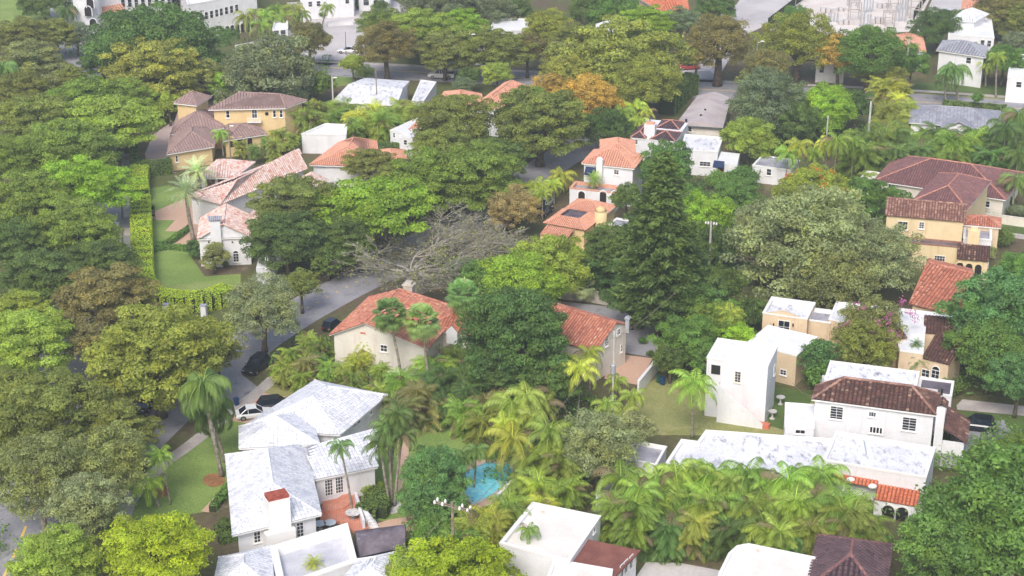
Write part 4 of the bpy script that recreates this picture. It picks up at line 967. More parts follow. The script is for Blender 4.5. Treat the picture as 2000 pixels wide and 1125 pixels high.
def creamhouse():
    z = 5.0; H = house('stucco_house', 'cream house with white flat roofs and curved parapet behind pink flowering tree', 'house', quad((1490, 610), (1870, 614), (1850, 700), z=z))
    A = rect((1490, 610), (1577, 622), (1585, 590), z+.3); flat(H, A, z+.3, M['tan'], M['wroof_st'], par=.6, th=.3)
    P, d, n = on_wall(A[0], A[1], 1530, 612); P = P.copy(); P[2] = z+.3; pts = [P+d*(x*2.2)+np.array([0, 0, .55*math.cos(x*math.pi/2)**2]) for x in np.linspace(-1, 1, 11)]
    b = MB(); b.poly([pts[0]+n*.02, *[p+n*.02 for p in pts[1:-1]], pts[-1]+n*.02]); b.poly([pts[0]-n*.28, *[p-n*.28 for p in pts[1:-1]], pts[-1]-n*.28])
    for i in range(10): b.poly([pts[i]+n*.02, pts[i+1]+n*.02, pts[i+1]-n*.28, pts[i]-n*.28])
    b.build('gable_parapet', M['tan'], H)
    window(H, A[0], A[1], 1531, 638, 1.6, 1.8, 2, 2, sill=False, name='glazed_door')
    for px in (1511, 1549):
        Q, dd, nn = on_wall(A[0], A[1], px, 637); b = MB(); b.obox(Q-dd*.08, dd*.16, nn*.2, (0, 0, .4)); b.build('wall_lamp', M['dark'], H)
    B = rect((1577, 624), (1622, 630), (1625, 606), z-.4); flat(H, B, z-.4, M['tan'], M['groof'], par=.5)
    C = quad((1619, 622), (1634, 589), (1740, 600), (1872, 616), (1866, 640), (1808, 634), (1803, 690), (1757, 684), (1750, 650), (1690, 640), z=z)
    flat(H, C, z, M['tan'], M['wroof'], par=.15, th=.25)
    e = lambda p, h: (*p, h)
    for (a, b_, dp, zz, r) in (((1806, 650), (1862, 655), (1866, 634), 4.6, .9), ((1802, 700), (1853, 712), (1858, 680), 4.2, 1.6), ((1747, 665), (1770, 660), (1772, 650), 5.2, .8)):
        R = rect(a, b_, dp, zz); walls(H, R, 0, zz, M['tan']); O = inset(R, -.15)
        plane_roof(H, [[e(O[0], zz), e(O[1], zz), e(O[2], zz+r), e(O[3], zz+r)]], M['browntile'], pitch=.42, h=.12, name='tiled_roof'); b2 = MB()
        b2.poly([e(O[1], zz-.05), e(O[2], zz-.05), e(O[2], zz+r-.02)]); b2.poly([e(O[0], zz-.05), e(O[3], zz-.05), e(O[3], zz+r-.02)]); b2.poly([e(O[2], zz-.05), e(O[3], zz-.05), e(O[3], zz+r-.02), e(O[2], zz+r-.02)]); b2.build('gable', M['tan'], H)
        if zz == 4.2: window(H, R[0], R[1], 1808, 729, 1.1, 1.1, 2, 2); window(H, R[0], R[1], 1827, 731, 1.1, 1.2, 2, 2, arch=True)
creamhouse()
def redroof():
    z = 4.0; e = lambda x, y, h: G(x, y, h)
    Q = quad((1777, 592), (1893, 622), (1900, 534), (1812, 512), z=5)
    H = house('tiled_house', 'house under a broad bright red clay tile slope beside the big right hand tree', 'house', Q)
    a, b_, c, d = e(1776, 594, z), e(1893, 624, z), e(1900, 534, z+2.6), e(1812, 512, z+2.6); n = (c-b_); 
    c2 = c+np.array([n[0]*.8, n[1]*.8, 0]); d2 = d+np.array([n[0]*.8, n[1]*.8, 0]); c2[2] = d2[2] = z
    plane_roof(H, [[a, b_, c, d], [c2, d2, d, c]], M['redtile'], [(d, c), (a, d), (b_, c)], M['redtile'], pitch=.5, h=.14)
    q = inset([a[:2], b_[:2], c2[:2], d2[:2]], .4); w_ = MB(); w_.prism(q, 0, z-.05, top=False)
    w_.poly([(*q[1], z-.1), (*q[2], z-.1), (*((q[1]+q[2])/2), z+2.2)]); w_.poly([(*q[0], z-.1), (*q[3], z-.1), (*((q[0]+q[3])/2), z+2.2)]); w_.build('wall', M['tan'], H)
redroof()
def yellowhouse():
    z = 7.0; F = rect((1732, 420), (1882, 433), 7.5, z); H = house('stucco_house', 'yellow two storey house with brown tile roofs and arched porch at far right', 'house', F)
    walls(H, F, 0, z, M['yellow']); d = (F[1]-F[0])/np.linalg.norm(F[1]-F[0]); n = np.array([-d[1], d[0]]); e = lambda p, h: (*p, h); O = inset(F, -.3)
    t0, t1 = O[0]+n*3.6, O[1]+n*3.6
    plane_roof(H, [[e(O[0], z), e(O[1], z), e(t1, z+1.5), e(t0, z+1.5)], [e(O[3], z), e(O[2], z), e(t1, z+1.5), e(t0, z+1.5)]], M['mixtile'], [(e(t0, z+1.5), e(t1, z+1.5))], M['mixtile'], pitch=.42, h=.12)
    g = MB(); g.poly([e(F[1], z-.05), e(F[2], z-.05), e(F[1]+n*3.6, z+1.3)]); g.build('gable', M['white'], H); g = MB(); g.poly([e(F[0], z-.05), e(F[3], z-.05), e(F[0]+n*3.6, z+1.3)]); g.build('gable', M['white'], H)
    R2 = rect((1788, 392), (1886, 408), (1909, 352), z+.2); walls(H, R2, 0, z+.2, M['yellow']); hip(H, R2, z+.25, 1.8, M['purptile'], .35, along=1, pitch=.36)
    window(H, F[0], F[1], 1800, 440, .8, 1.1, 2, 3); window(H, F[0], F[1], 1763, 440, 1.5, 1.3, 2, 2)
    L = np.linalg.norm(F[1]-F[0]); a = F[0]+d*2.0-n*2.2; B = [a, F[1]+d*.2-n*2.2, F[1]+d*.2-n*.01, a+n*2.19]; flat(H, B, 3.9, M['yellow'], M['darkroof'], par=.25, th=.3, cap=M['mixtile'])
    window(H, B[0], B[1], 1835, 507, 1.6, 1.3, 4, 3); 
    C = [F[1]+d*.2, F[1]+d*4.2, F[1]+d*4.2+n*5, F[1]+d*.2+n*5]; flat(H, C, 4.6, M['white'], M['groof'], par=.4, th=.3)
    ch = F[1]+d*1.6-n*1.2; b = MB(); b.box((ch[0], ch[1], 0), 1.7, 1.1, 6.3, math.atan2(d[1], d[0])); co = b.build('chimney', M['yellow'], H); b = MB(); b.box((ch[0], ch[1], 6.3), .9, .6, .4, math.atan2(d[1], d[0])); b.build('chimney_cap', M['yellow'], co)
    Pc = [F[1]-d*.3-n*4.6, F[1]+d*3.9-n*4.6, F[1]+d*3.9-n*1.9, F[1]-d*.3-n*1.9]; walls(H, Pc, 0, 3.0, M['yellow'])
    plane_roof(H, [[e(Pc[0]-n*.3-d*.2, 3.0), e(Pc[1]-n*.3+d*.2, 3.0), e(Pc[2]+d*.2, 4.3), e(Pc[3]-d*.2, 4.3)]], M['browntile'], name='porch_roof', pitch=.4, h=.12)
    for px in (1874, 1892, 1910): archway(H, Pc[0], Pc[1], px, 525+(px-1874)*.12, .95, 2.0, smat=M['yellow'])
    D = [F[1]+d*.3+n*4.5, F[1]+d*5.2+n*4.5, F[1]+d*5.2+n*8, F[1]+d*.3+n*8]; walls(H, D, 0, 5, M['tan']); hip(H, D, 5.0, .9, M['redtile'], .3, along=0)
yellowhouse()
def brownhip():
    z = 3.6; F = rect((1714, 352), (1960, 388), (1968, 335), z); H = house('bungalow', 'cream bungalow with wide dark brown hip roof in front of tall palm hedge', 'house', F)
    walls(H, F, 0, z, M['cream']); hip(H, F, z, 2.6, M['purptile'], .5, pitch=.4); B = rect((1676, 352), (1716, 358), (1725, 338), 2.8); flat(H, B, 2.8, M['cream'], M['wroof_rust'], par=.1)
    window(H, F[0], F[1], 1741, 362, 1.0, .9, 2, 2); window(H, F[0], F[1], 1925, 398, 1.4, 1.1, 2, 2)
    E_ = rect((1900, 350), (1975, 362), (1965, 330), z-.1); 
brownhip()

# --- mediterranean house and its neighbours in the middle distance
def medhouse():
    z = 6.6; F = rect((1141, 318), (1236, 328), 6.5, z); H = house('mediterranean_house', 'white mediterranean house with orange tile roof, blue awning and arched porch', 'house', F)
    walls(H, F, 0, z, M['white']); hip(H, F, z, 1.7, M['orangetile'], .35, along=0, pitch=.4, gable_ends=(0, 0), rmat=M['orangetile'])
    d = (F[1]-F[0])/np.linalg.norm(F[1]-F[0]); n = np.array([-d[1], d[0]])
    R2 = rect((1175, 305), (1238, 306), 8, z+.6); walls(H, R2, 0, z+.6, M['white']); hip(H, R2, z+.6, 1.4, M['orangetile'], .3, rmat=M['orangetile'])
    window(H, F[0], F[1], 1204, 336, .9, .9, 2, 2); P, dd, nn = on_wall(F[0], F[1], 1154, 326); up = np.array([0, 0, 1.])
    b = MB(); a = P-dd*.85; b.poly([a, a+dd*1.7, a+dd*1.7+nn*.9-up*.9, a+nn*.9-up*.9]); b.poly([a+nn*.9-up*.9, a+dd*1.7+nn*.9-up*.9, a+dd*1.7+nn*.9-up*1.15, a+nn*.9-up*1.15]); b.poly([a, a+nn*.9-up*.9, a-up*.9]); b.poly([a+dd*1.7, a+dd*1.7+nn*.9-up*.9, a+dd*1.7-up*.9]); b.build('awning', M['navy'], H)
    c = F[0]+d*2.7-n*.35; b = MB(); b.box((c[0], c[1], 0), 1.0, .7, z+1.0, math.atan2(d[1], d[0])); co = b.build('chimney', M['white'], H); b = MB(); b.ball((c[0], c[1], z+1.0), .5, .35, .4); b.build('chimney_cap', M['white'], co)
    Pq = [F[0]-d*1.2-n*4, F[0]+d*6.2-n*4, F[0]+d*6.2-n*.7, F[0]-d*1.2-n*.7]; flat(H, Pq, 3.6, M['white'], M['groof'], par=.5, th=.35, cap=M['orangetile'])
    for px in (1136, 1178, 1201): archway(H, Pq[0], Pq[1], px, 385, 1.1, 2.0)
    L = quad((1160, 400), (1210, 400), (1215, 388), (1165, 386), z=1)
medhouse()
def skyhouse():
    z = 3.3; F = rect((1068, 435), (1141, 448), (1168, 428), z); H = house('skylight_house', 'yellow house with salmon tile roof round a sunken dark flat and round turret', 'house', F)
    F = rect((1068, 435), (1141, 448), 6.0, z); d = (F[1]-F[0])/np.linalg.norm(F[1]-F[0]); n = np.array([-d[1], d[0]]); e = lambda p, h: (*p, h); walls(H, F, 0, z, M['ochre'])
    O = inset(F, -.4); I = inset(F, 1.5)
    plane_roof(H, [[e(O[i], z), e(O[(i+1) % 4], z), e(I[(i+1) % 4], z+1), e(I[i], z+1)] for i in range(4)], M['orangetile'], [(e(O[i], z), e(I[i], z+1)) for i in range(4)], M['orangetile'], pitch=.3)
    b = MB(); 
    for i in range(4): j = (i+1) % 4; b.poly([e(I[i], z+1), e(I[j], z+1), e(I[j], z+.5), e(I[i], z+.5)])
    b.poly([e(p, z+.5) for p in I]); b.build('flat_roof', M['darkroof'], H)
    B = rect((1070, 415), (1140, 425), (1148, 395), z-.3); B = [p+n*6.2 for p in F[:2]]; B = [B[0], B[1], B[1]+n*5, B[0]+n*5]; walls(H, B, 0, z, M['ochre'])
    hip(H, B, z, 1.3, M['orangetile'], .3, along=0, rmat=M['orangetile'], pitch=.3)
    C = [F[0]-n*2.6+d*.2, F[1]-n*2.6-d*1.5, F[1]-n*.45-d*1.5, F[0]-n*.45+d*.2]; walls(H, C, 0, 2.4, M['ochre']); plane_roof(H, [[e(C[0]-n*.3, 2.4), e(C[1]-n*.3, 2.4), e(C[2], 3.1), e(C[3], 3.1)]], M['orangetile'], pitch=.3, name='porch_roof')
    c = G(1167, 424, 2); c = F[1]+n*4.2+d*.8; b = MB(); b.cyl((c[0], c[1], 0), .95, 5.0, 16); b.tube([(c[0], c[1], 5.0), (c[0], c[1], 5.5), (c[0], c[1], 5.75)], [.95, .6, .12], 16); b.build('turret', M['ochre'], H, smooth=True)
    K = [F[1]+n*5+d*1.8, F[1]+n*5+d*8, F[1]+n*8+d*8, F[1]+n*8+d*1.8]; flat(H, K, 2.8, M['ochre'], M['groof'], par=.2)
skyhouse()
def greyroof():
    z = 3.9; e = lambda x, y, h=z: G(x, y, h); Q = quad((1318, 244), (1412, 250), (1428, 191), (1362, 187), z=z)
    H = house('ranch_house', 'low house with long pinkish grey gravel roof next to the big forked street tree', 'house', Q)
    O = Q; walls(H, inset(Q, .6), 0, z-.2, M['cream']); b = MB(); m0 = (O[0]+O[1])/2; m1 = (O[2]+O[3])/2
    b.poly([(*O[0], z), (*m0, z+1), (*m1, z+1), (*O[3], z)]); b.poly([(*O[1], z), (*O[2], z), (*m1, z+1), (*m0, z+1)]); b.poly([(*O[0], z), (*O[1], z), (*m0, z+1)]); b.poly([(*O[2], z), (*O[3], z), (*m1, z+1)]); b.poly([(*p, z-.01) for p in O]); b.build('roof', M['grroof'], H)
    f = MB(); f.prism(O, z-.25, z-.02, top=False, bottom=True); f.build('fascia', plain('dark_fascia', lin(84, 92, 92)), H)
    for px, py in ((1369, 229), (1377, 218), (1340, 238)): q = e(px, py, z+.7); b = MB(); b.cyl((q[0], q[1], z+.2), .2, 1.0, 8); b.build('roof_vent', M['dark'], H)
    window(H, inset(Q, .6)[0], inset(Q, .6)[1], 1345, 252, 1.2, 1, 2, 2)
    z2 = 4.8; F = rect((1233, 268), (1318, 276), (1300, 236), z2); H2 = house('parapet_house', 'white house with small dark tile roofs, square chimney and long flat roofed wing', 'house', F)
    walls(H2, F, 0, z2, M['white']); d = (F[1]-F[0])/np.linalg.norm(F[1]-F[0]); n = np.array([-d[1], d[0]]); L = np.linalg.norm(F[1]-F[0]); W = np.linalg.norm(F[2]-F[1])
    e2 = lambda p, h: (*p, h)
    hip(H2, [F[0], F[0]+d*L*.32, F[0]+d*L*.32+n*W*.6, F[0]+n*W*.6], z2, .8, M['darktile'], .15, along=1); hip(H2, [F[0]+d*L*.45, F[1], F[1]+n*W*.45, F[0]+d*L*.45+n*W*.45], z2, .9, M['darktile'], .15, along=0)
    hip(H2, [F[0]+d*L*.4+n*W*.6, F[1]-d*L*.1+n*W*.6, F[2]-d*L*.1, F[0]+d*L*.4+n*W], z2+.02, .9, M['darktile'], .15, along=0)
    b = MB(); b.poly([e2(p, z2+.012) for p in F]); b.build('flat_roof', M['wroof'], H2)
    c = F[0]+d*L*.38+n*W*.15; b = MB(); b.box((c[0], c[1], 0), 1.9, 1.4, z2+2.2, math.atan2(d[1], d[0])); co = b.build('chimney', M['white'], H2)
    b = MB(); b.box((c[0], c[1], z2+2.2), 1.5, 1.1, .25, math.atan2(d[1], d[0])); b.build('chimney_cap', M['orangetile'], co); window(H2, F[0], F[1], 1241, 277, .9, .9, 2, 2)
    K = quad((1330, 292), (1402, 296), (1412, 268), (1338, 262), z=4.4); flat(H2, K, 4.4, M['white'], M['wroof_st'], par=.3, th=.3); window(H2, K[0], K[1], 1377, 320, 1.9, .9, 3, 2)
    J = quad((1400, 318), (1440, 322), (1445, 300), (1408, 296), z=3.3); walls(H2, J, 0, 3.3, M['white'], True); P, dd, nn = on_wall(J[0], J[1], 1405, 314); up = np.array([0, 0, 1.])
    b = MB(); a = P-dd*.9; b.poly([a, a+dd*1.8, a+dd*1.8+nn*.9-up*.8, a+nn*.9-up*.8]); b.poly([a+nn*.9-up*.8, a+dd*1.8+nn*.9-up*.8, a+dd*1.8+nn*.9-up*1.0, a+nn*.9-up*1.0]); b.build('awning', M['navy'], H2)
    P, dd, nn = on_wall(J[0], J[1], 1408, 333); b = MB(); b.obox(P-dd*.5-up*1.0, dd*1.0, nn*.05, up*2.0); b.build('door', M['door'], H2)
    B = rect((1470, 322), (1545, 332), (1556, 312), 3.0); H3 = house('garden_shed', 'small low building with flat grey roof among palms right of the red door', 'shed', B); flat(H3, B, 3.0, M['white'], M['groof'], par=.1)
    window(H3, B[0], B[1], 1502, 336, .9, 1.2, 1, 2)
greyroof()

# --- yellow mansion and estate, upper left
def mansion():
    z = 6.6; F = rect((405, 216), (560, 214), 6, z); F = quad((408, 214), (558, 211), (598, 196), (470, 181), z=z)
    H = house('mansion', 'yellow mansion with taupe tile hip roofs and round window beside pink driveway', 'house', F)
    W = inset(F, .5); walls(H, W, 0, z, M['ochre']); hip(H, W, z, 1.7, M['taupetile'], .6, along=0, pitch=.5, h=.05, rmat=M['taupetile'])
    for px, py, w_ in ((445, 223, .7), (536, 222, .6), (549, 222, .6)): window(H, W[0], W[1], px, py, w_, 1.4, 1, 2)
    P, d, n = on_wall(W[0], W[1], 521, 222); b = MB(); b.tube([P, P+n*.08], [.32, .32], 14); b.build('round_window', M['glass'], H)
    P, d, n = on_wall(W[0], W[1], 497, 232); b = MB(); b.obox(P-d*1.2-(0, 0, .5), d*2.4, n*.9, (0, 0, .12)); [b.obox(P-d*1.2+d*.3*i+n*.8-(0, 0, .38), d*.08, n*.08, (0, 0, .7)) for i in range(8)]; b.obox(P-d*1.2+n*.78+(0, 0, .32), d*2.4, n*.12, (0, 0, .1)); b.build('balcony', M['trim'], H)
    window(H, W[0], W[1], 497, 222, 1.0, 1.8, 2, 2, sill=False, name='balcony_door')
    T = quad((340, 201), (384, 206), (412, 189), (366, 186), z=7.4); Ti = inset(T, .4); walls(H, Ti, 0, 7.4, M['ochre']); hip(H, Ti, 7.4, 1.6, M['taupetile'], .5, along=0, pitch=.5, h=.05, rmat=M['taupetile'])
    L1 = quad((334, 262), (437, 250), (425, 212), (350, 215), z=3.8); i1 = inset(L1, .4); walls(H, i1, 0, 3.8, M['ochre']); hip(H, i1, 3.8, 2.4, M['taupetile'], .5, along=1, pitch=.5, h=.05, rmat=M['taupetile'])
    L2 = quad((327, 301), (418, 286), (425, 250), (334, 262), z=3.3); i2 = inset(L2, .4); walls(H, i2, 0, 3.3, M['ochre']); hip(H, i2, 3.3, 2.0, M['taupetile'], .5, along=1, pitch=.5, h=.05, rmat=M['taupetile'])
    L3 = quad((437, 275), (520, 262), (500, 240), (430, 243), z=3.2); i3 = inset(L3, .3); walls(H, i3, 0, 3.2, M['ochre']); hip(H, i3, 3.2, 1.2, M['taupetile'], .4, along=0, pitch=.5, h=.05, rmat=M['taupetile'])
    window(H, i2[0], i2[1], 345, 310, .5, 1.2, 1, 2)
    for px in (452, 470, 488): archway(H, i3[0], i3[1], px, 278, .9, 1.8, smat=M['ochre'])
mansion()
def estate():
    e = lambda x, y, h: G(x, y, h); z = 4.6
    H = house('estate_house', 'sprawling white estate house with patchy pinkish barrel tile roof behind clipped lawn', 'house', quad((386, 467), (488, 460), (600, 330), (500, 310), z=z))
    E0, E1 = e(430, 400, z), e(600, 330, z); R0, R1 = e(462, 352, z+2.4), e(577, 294, z+2.4); B1 = e(626, 300, z); B0 = e(500, 318, z)
    d = E1-E0; far = np.array([-d[1], d[0], 0])/np.linalg.norm(d[:2])*7.0; E2, E3 = E1+far, E0+far
    plane_roof(H, [[E0, E1, R1, R0], [E1, E2, R1], [E2, E3, R0, R1], [E3, E0, R0]], M['patchtile'], [(R0, R1), (E1, R1), (E0, R0)], M['patchtile'], pitch=.42, h=.12)
    walls(H, inset([E0[:2], E1[:2], E2[:2], E3[:2]], .5), 0, z, M['white'])
    P_ = quad((384, 347), (458, 346), (497, 316), (424, 312), z=4.4); Pi = inset(P_, .4); walls(H, Pi, 0, 4.3, M['white']); hip(H, Pi, 4.3, 1.7, M['patchtile'], .5, along=0, pitch=.42, rmat=M['patchtile'])
    for px in (411, 436): P, dd, nn = on_wall(Pi[0], Pi[1], px, 364); b = MB(); b.obox(P-dd*.8-(0, 0, 1.1), dd*1.6, nn*.04, (0, 0, 2.3)); b.build('garage_door', plain('timber_door', lin(104, 80, 66), .7), H)
    # gabled front block
    F = rect((388, 467), (488, 460), 9, z); 
    A, B = e(389, 466, z-.2)[:2], e(488, 462, z-.2)[:2]; d = (B-A)/np.linalg.norm(B-A); n = np.array([-d[1], d[0]]); F = [A, B, B+n*8, A+n*8]
    walls(H, F, 0, z-.2, M['white']); hip(H, F, z-.2, 2.2, M['patchtile'], .3, kind='gable', along=1, wmat=M['white'], pitch=.42, rmat=M['patchtile'])
    c = (A+B)/2-n*.1-d*1.2; b = MB(); b.box((c[0], c[1], 0), 1.5, .9, z+2.6, math.atan2(d[1], d[0])); co = b.build('chimney', M['white'], H); q = [c+d*a_*1.0+n*b_*.65 for a_, b_ in ((-1, -1), (1, -1), (1, 1), (-1, 1))]; m0, m1 = (q[0]+q[3])/2, (q[1]+q[2])/2; zz = z+2.75
    plane_roof(H, [[(*q[0], zz), (*q[1], zz), (*m1, zz+.5), (*m0, zz+.5)], [(*q[2], zz), (*q[3], zz), (*m0, zz+.5), (*m1, zz+.5)]], M['slate'], name='chimney_roof', pitch=.3, h=.04)
    window(H, A, B, 461, 503, .9, 1.4, 2, 3, arch=True)
    for px in (408, 454): P, dd, nn = on_wall(A, B, px, 473); b = MB(); b.tube([P, P+nn*.05], [.14, .14], 8); b.build('vent', M['dark'], H)
    K = quad((500, 525), (528, 520), (540, 500), (505, 500), z=3.0); walls(H, K, 0, 3.0, M['white'], True); window(H, K[0], K[1], 521, 512, .4, 1.8, 1, 3)
    V = quad((545, 440), (600, 415), (640, 350), (590, 345), z=z-.6); walls(H, inset(V, .4), 0, z-.7, M['white']); hip(H, inset(V, .4), z-.7, 1.8, M['patchtile'], .4, pitch=.42, rmat=M['patchtile'])
    W = quad((470, 440), (548, 470), (600, 415), (520, 380), z=z-.4); walls(H, inset(W, .4), 0, z-.5, M['white']); hip(H, inset(W, .4), z-.5, 1.8, M['patchtile'], .4, pitch=.42, rmat=M['patchtile'])
    Q = quad((612, 324), (788, 322), (792, 297), (640, 292), z=3.6); H2 = house('bungalow', 'low white house with smooth orange clay roof behind the estate house', 'house', Q)
    qi = inset(quad((605, 322), (742, 326), (735, 276), (660, 280), z=3.8), .4); walls(H2, qi, 0, 3.8, M['white']); hip(H2, qi, 3.8, 1.9, M['orangetile'], .5, pitch=.34, rmat=M['orangetile'])
    qi = inset(quad((730, 318), (795, 316), (790, 294), (740, 294), z=3.4), .3); walls(H2, qi, 0, 3.4, M['white']); hip(H2, qi, 3.4, 1.0, M['orangetile'], .4, pitch=.34, rmat=M['orangetile'])
estate()
def middle():
    A = quad((589, 261), (676, 263), (679, 243), (635, 241), z=3.6); H = house('pool_house', 'plain white flat roofed cube beside small pool behind orange roofed house', 'building', A); flat(H, A, 3.6, M['white'], M['wroof'], par=.4, th=.25)
    q = [G(x, y)[:2] for x, y in ((700, 272), (762, 276), (768, 284), (700, 281))]; b = MB(); b.poly([(*p, .05) for p in q]); pl = empty('swimming_pool', (*np.mean(q, axis=0), 0), 'narrow pale blue pool with white surround next to the white cube', 'swimming pool'); b.build('water', M['pool'], pl)
    o = inset(q, -.5); b = MB()
    for i in range(4): j = (i+1) % 4; b.poly([(*o[i], .1), (*o[j], .1), (*q[j], .1), (*q[i], .1)]); b.poly([(*o[i], 0), (*o[j], 0), (*o[j], .1), (*o[i], .1)])
    b.build('coping', M['gravel'], pl)
    S('lawn', 'dklawn', .014, (680, 262), (750, 266), (745, 274), (682, 270)); S('terrace', 'walk', .012, (680, 270), (770, 274), (780, 292), (680, 290))
    B = quad((648, 198), (775, 205), (800, 158), (712, 152), z=3.8); H = house('bungalow', 'white bungalow with grey streaked low white roof below the avenue', 'house', B); Bi = inset(B, .4); walls(H, Bi, 0, 3.8, M['white'])
    b = MB(); m0 = (B[0]*.5+B[3]*.5); m1 = (B[1]*.5+B[2]*.5); b.poly([(*B[0], 3.8), (*B[1], 3.8), (*m1, 4.8), (*m0, 4.8)]); b.poly([(*B[2], 3.8), (*B[3], 3.8), (*m0, 4.8), (*m1, 4.8)]); b.poly([(*B[1], 3.79), (*B[2], 3.79), (*m1, 4.79)]); b.poly([(*B[0], 3.79), (*B[3], 3.79), (*m0, 4.79)]); b.build('roof', M['wroof_st'], H)
    C = quad((803, 200), (828, 196), (852, 160), (822, 156), z=3.6); flat(H, C, 3.6, M['white'], M['wroof_st'], par=.1)
    f = MB(); f.prism(B, 3.55, 3.78, top=False, bottom=True); f.build('fascia', M['trim'], H)
    D = quad((842, 213), (960, 211), (1030, 168), (960, 160), z=4.4); H = house('tiled_house', 'white house with pale orange hip roofs beside the yellow orange tree', 'house', D)
    R = quad((845, 213), (945, 213), (940, 184), (868, 180), z=4.4); walls(H, inset(R, .4), 0, 4.4, M['white']); hip(H, inset(R, .4), 4.4, 1.6, M['orangetile'], .5, pitch=.4, rmat=M['orangetile'])
    R = quad((925, 207), (975, 215), (1032, 170), (985, 163), z=5.2); Ri = inset(R, .4); walls(H, Ri, 0, 5.2, M['white']); hip(H, Ri, 5.2, 1.6, M['orangetile'], .5, along=1, pitch=.4, rmat=M['orangetile'])
    window(H, Ri[1], Ri[2], 968, 211, .9, .9, 2, 2)
    R = quad((800, 252), (850, 245), (862, 217), (828, 225), z=3.6); walls(H, inset(R, .3), 0, 3.6, M['white']); hip(H, inset(R, .3), 3.6, 1.2, M['orangetile'], .4, pitch=.4, rmat=M['orangetile'])
    R = quad((762, 254), (800, 262), (838, 234), (815, 230), z=3.4); flat(H, R, 3.4, M['white'], M['wroof'], par=.1); window(H, R[0], R[1], 770, 264, .5, 1, 1, 2); R = quad((780, 268), (830, 272), (845, 250), (800, 250), z=3.2); flat(H, R, 3.2, M['white'], M['wroof'], par=.1); window(H, R[0], R[1], 792, 278, .7, 1.0, 1, 2)
    # right hand side
    z = 3.5; F = rect((1780, 238), (1950, 250), (1962, 220), z); H = house('ranch_house', 'white ranch house with blue grey shingle roof below the avenue at right', 'house', F); walls(H, F, 0, z, M['white']); hip(H, F, z, 1.8, M['slate'], .5, pitch=.6, tl=.4, h=.03, flat_=True, rmat=M['slate'])
    R = rect((1842, 250), (1902, 254), 6, z-.1); walls(H, R, 0, z-.1, M['white']); hip(H, R, z-.1, 1.4, M['slate'], .4, along=1, pitch=.6, h=.03, flat_=True, rmat=M['slate'], gable_ends=(1, 0), wmat=M['white']); window(H, F[0], F[1], 1832, 248, .9, 1.0, 2, 2)
middle()

# --- roofs along the lower edge
def front():
    z = 4.2; Q = quad((976, 1060), (1112, 1096), (1173, 1008), (1040, 981), z=z); H = house('flat_roofed_house', 'white flat roofed building with rust stained parapets at bottom centre', 'building', Q); flat(H, Q, z, M['white'], M['wroof_rust'], par=.5, th=.35)
    window(H, Q[1], Q[2], 1160, 1035, .6, .7, 1, 1)
    R = quad((1118, 1100), (1192, 1130), (1243, 1078), (1148, 1058), z=3.4); e = lambda p, h: (*p, h); b = MB(); w_ = MB(); w_.prism(R, 0, 3.3, top=False); w_.build('wall', M['white'], H)
    Ro = inset(R, -.3); b.prism(Ro, 3.32, 3.5, bottom=True); b.build('rusty_roof', M['rustroof'], H)
    for px, py in ((1214, 1115), (1232, 1098), (1222, 1107)): window(H, R[1], R[2], px, py, .8, 1.6, 2, 1, sill=False)
    L = quad((1060, 1150), (1190, 1160), (1196, 1112), (1082, 1092), z=3.8); flat(H, L, 3.8, M['white'], M['wroof_rust'], par=.25, th=.25)
    D = quad((1402, 1150), (1585, 1170), (1600, 1090), (1440, 1062), z=4.0); H = house('flat_roofed_house', 'white flat roof with curved corner left of the dark tiled pavilion', 'building', D)
    c = quad((1395, 1170), (1404, 1120), (1424, 1080), (1440, 1066), (1462, 1062), (1600, 1090), (1585, 1190), z=4.0); flat(H, c, 4.0, M['white'], M['wroof_rust'], par=.25, th=.25)
    z = 3.6; F = rect((1575, 1150), (1728, 1172), (1745, 1066), z); H = house('tiled_pavilion', 'pavilion with dark ribbed barrel tile hip roof at bottom right', 'building', F); Fi = inset(F, .5); walls(H, Fi, 0, z, M['white']); hip(H, Fi, z, 2.2, M['darktile'], .5, along=1, pitch=.55, tl=.5, h=.2, rmat=M['purptile'], rr=.2)
    z = 3.6; A = quad((1222, 895), (1282, 908), (1302, 872), (1235, 860), z=z); H = house('flat_roofed_annex', 'small white annex with grey flat roof left of the long stained roof', 'building', A); flat(H, A, z, M['white'], M['groof'], par=.4, th=.25)
    B = quad((1164, 965), (1215, 985), (1240, 935), (1180, 920), z=3.2); flat(H, B, 3.2, M['white'], M['groof'], par=.3, th=.25)
front()

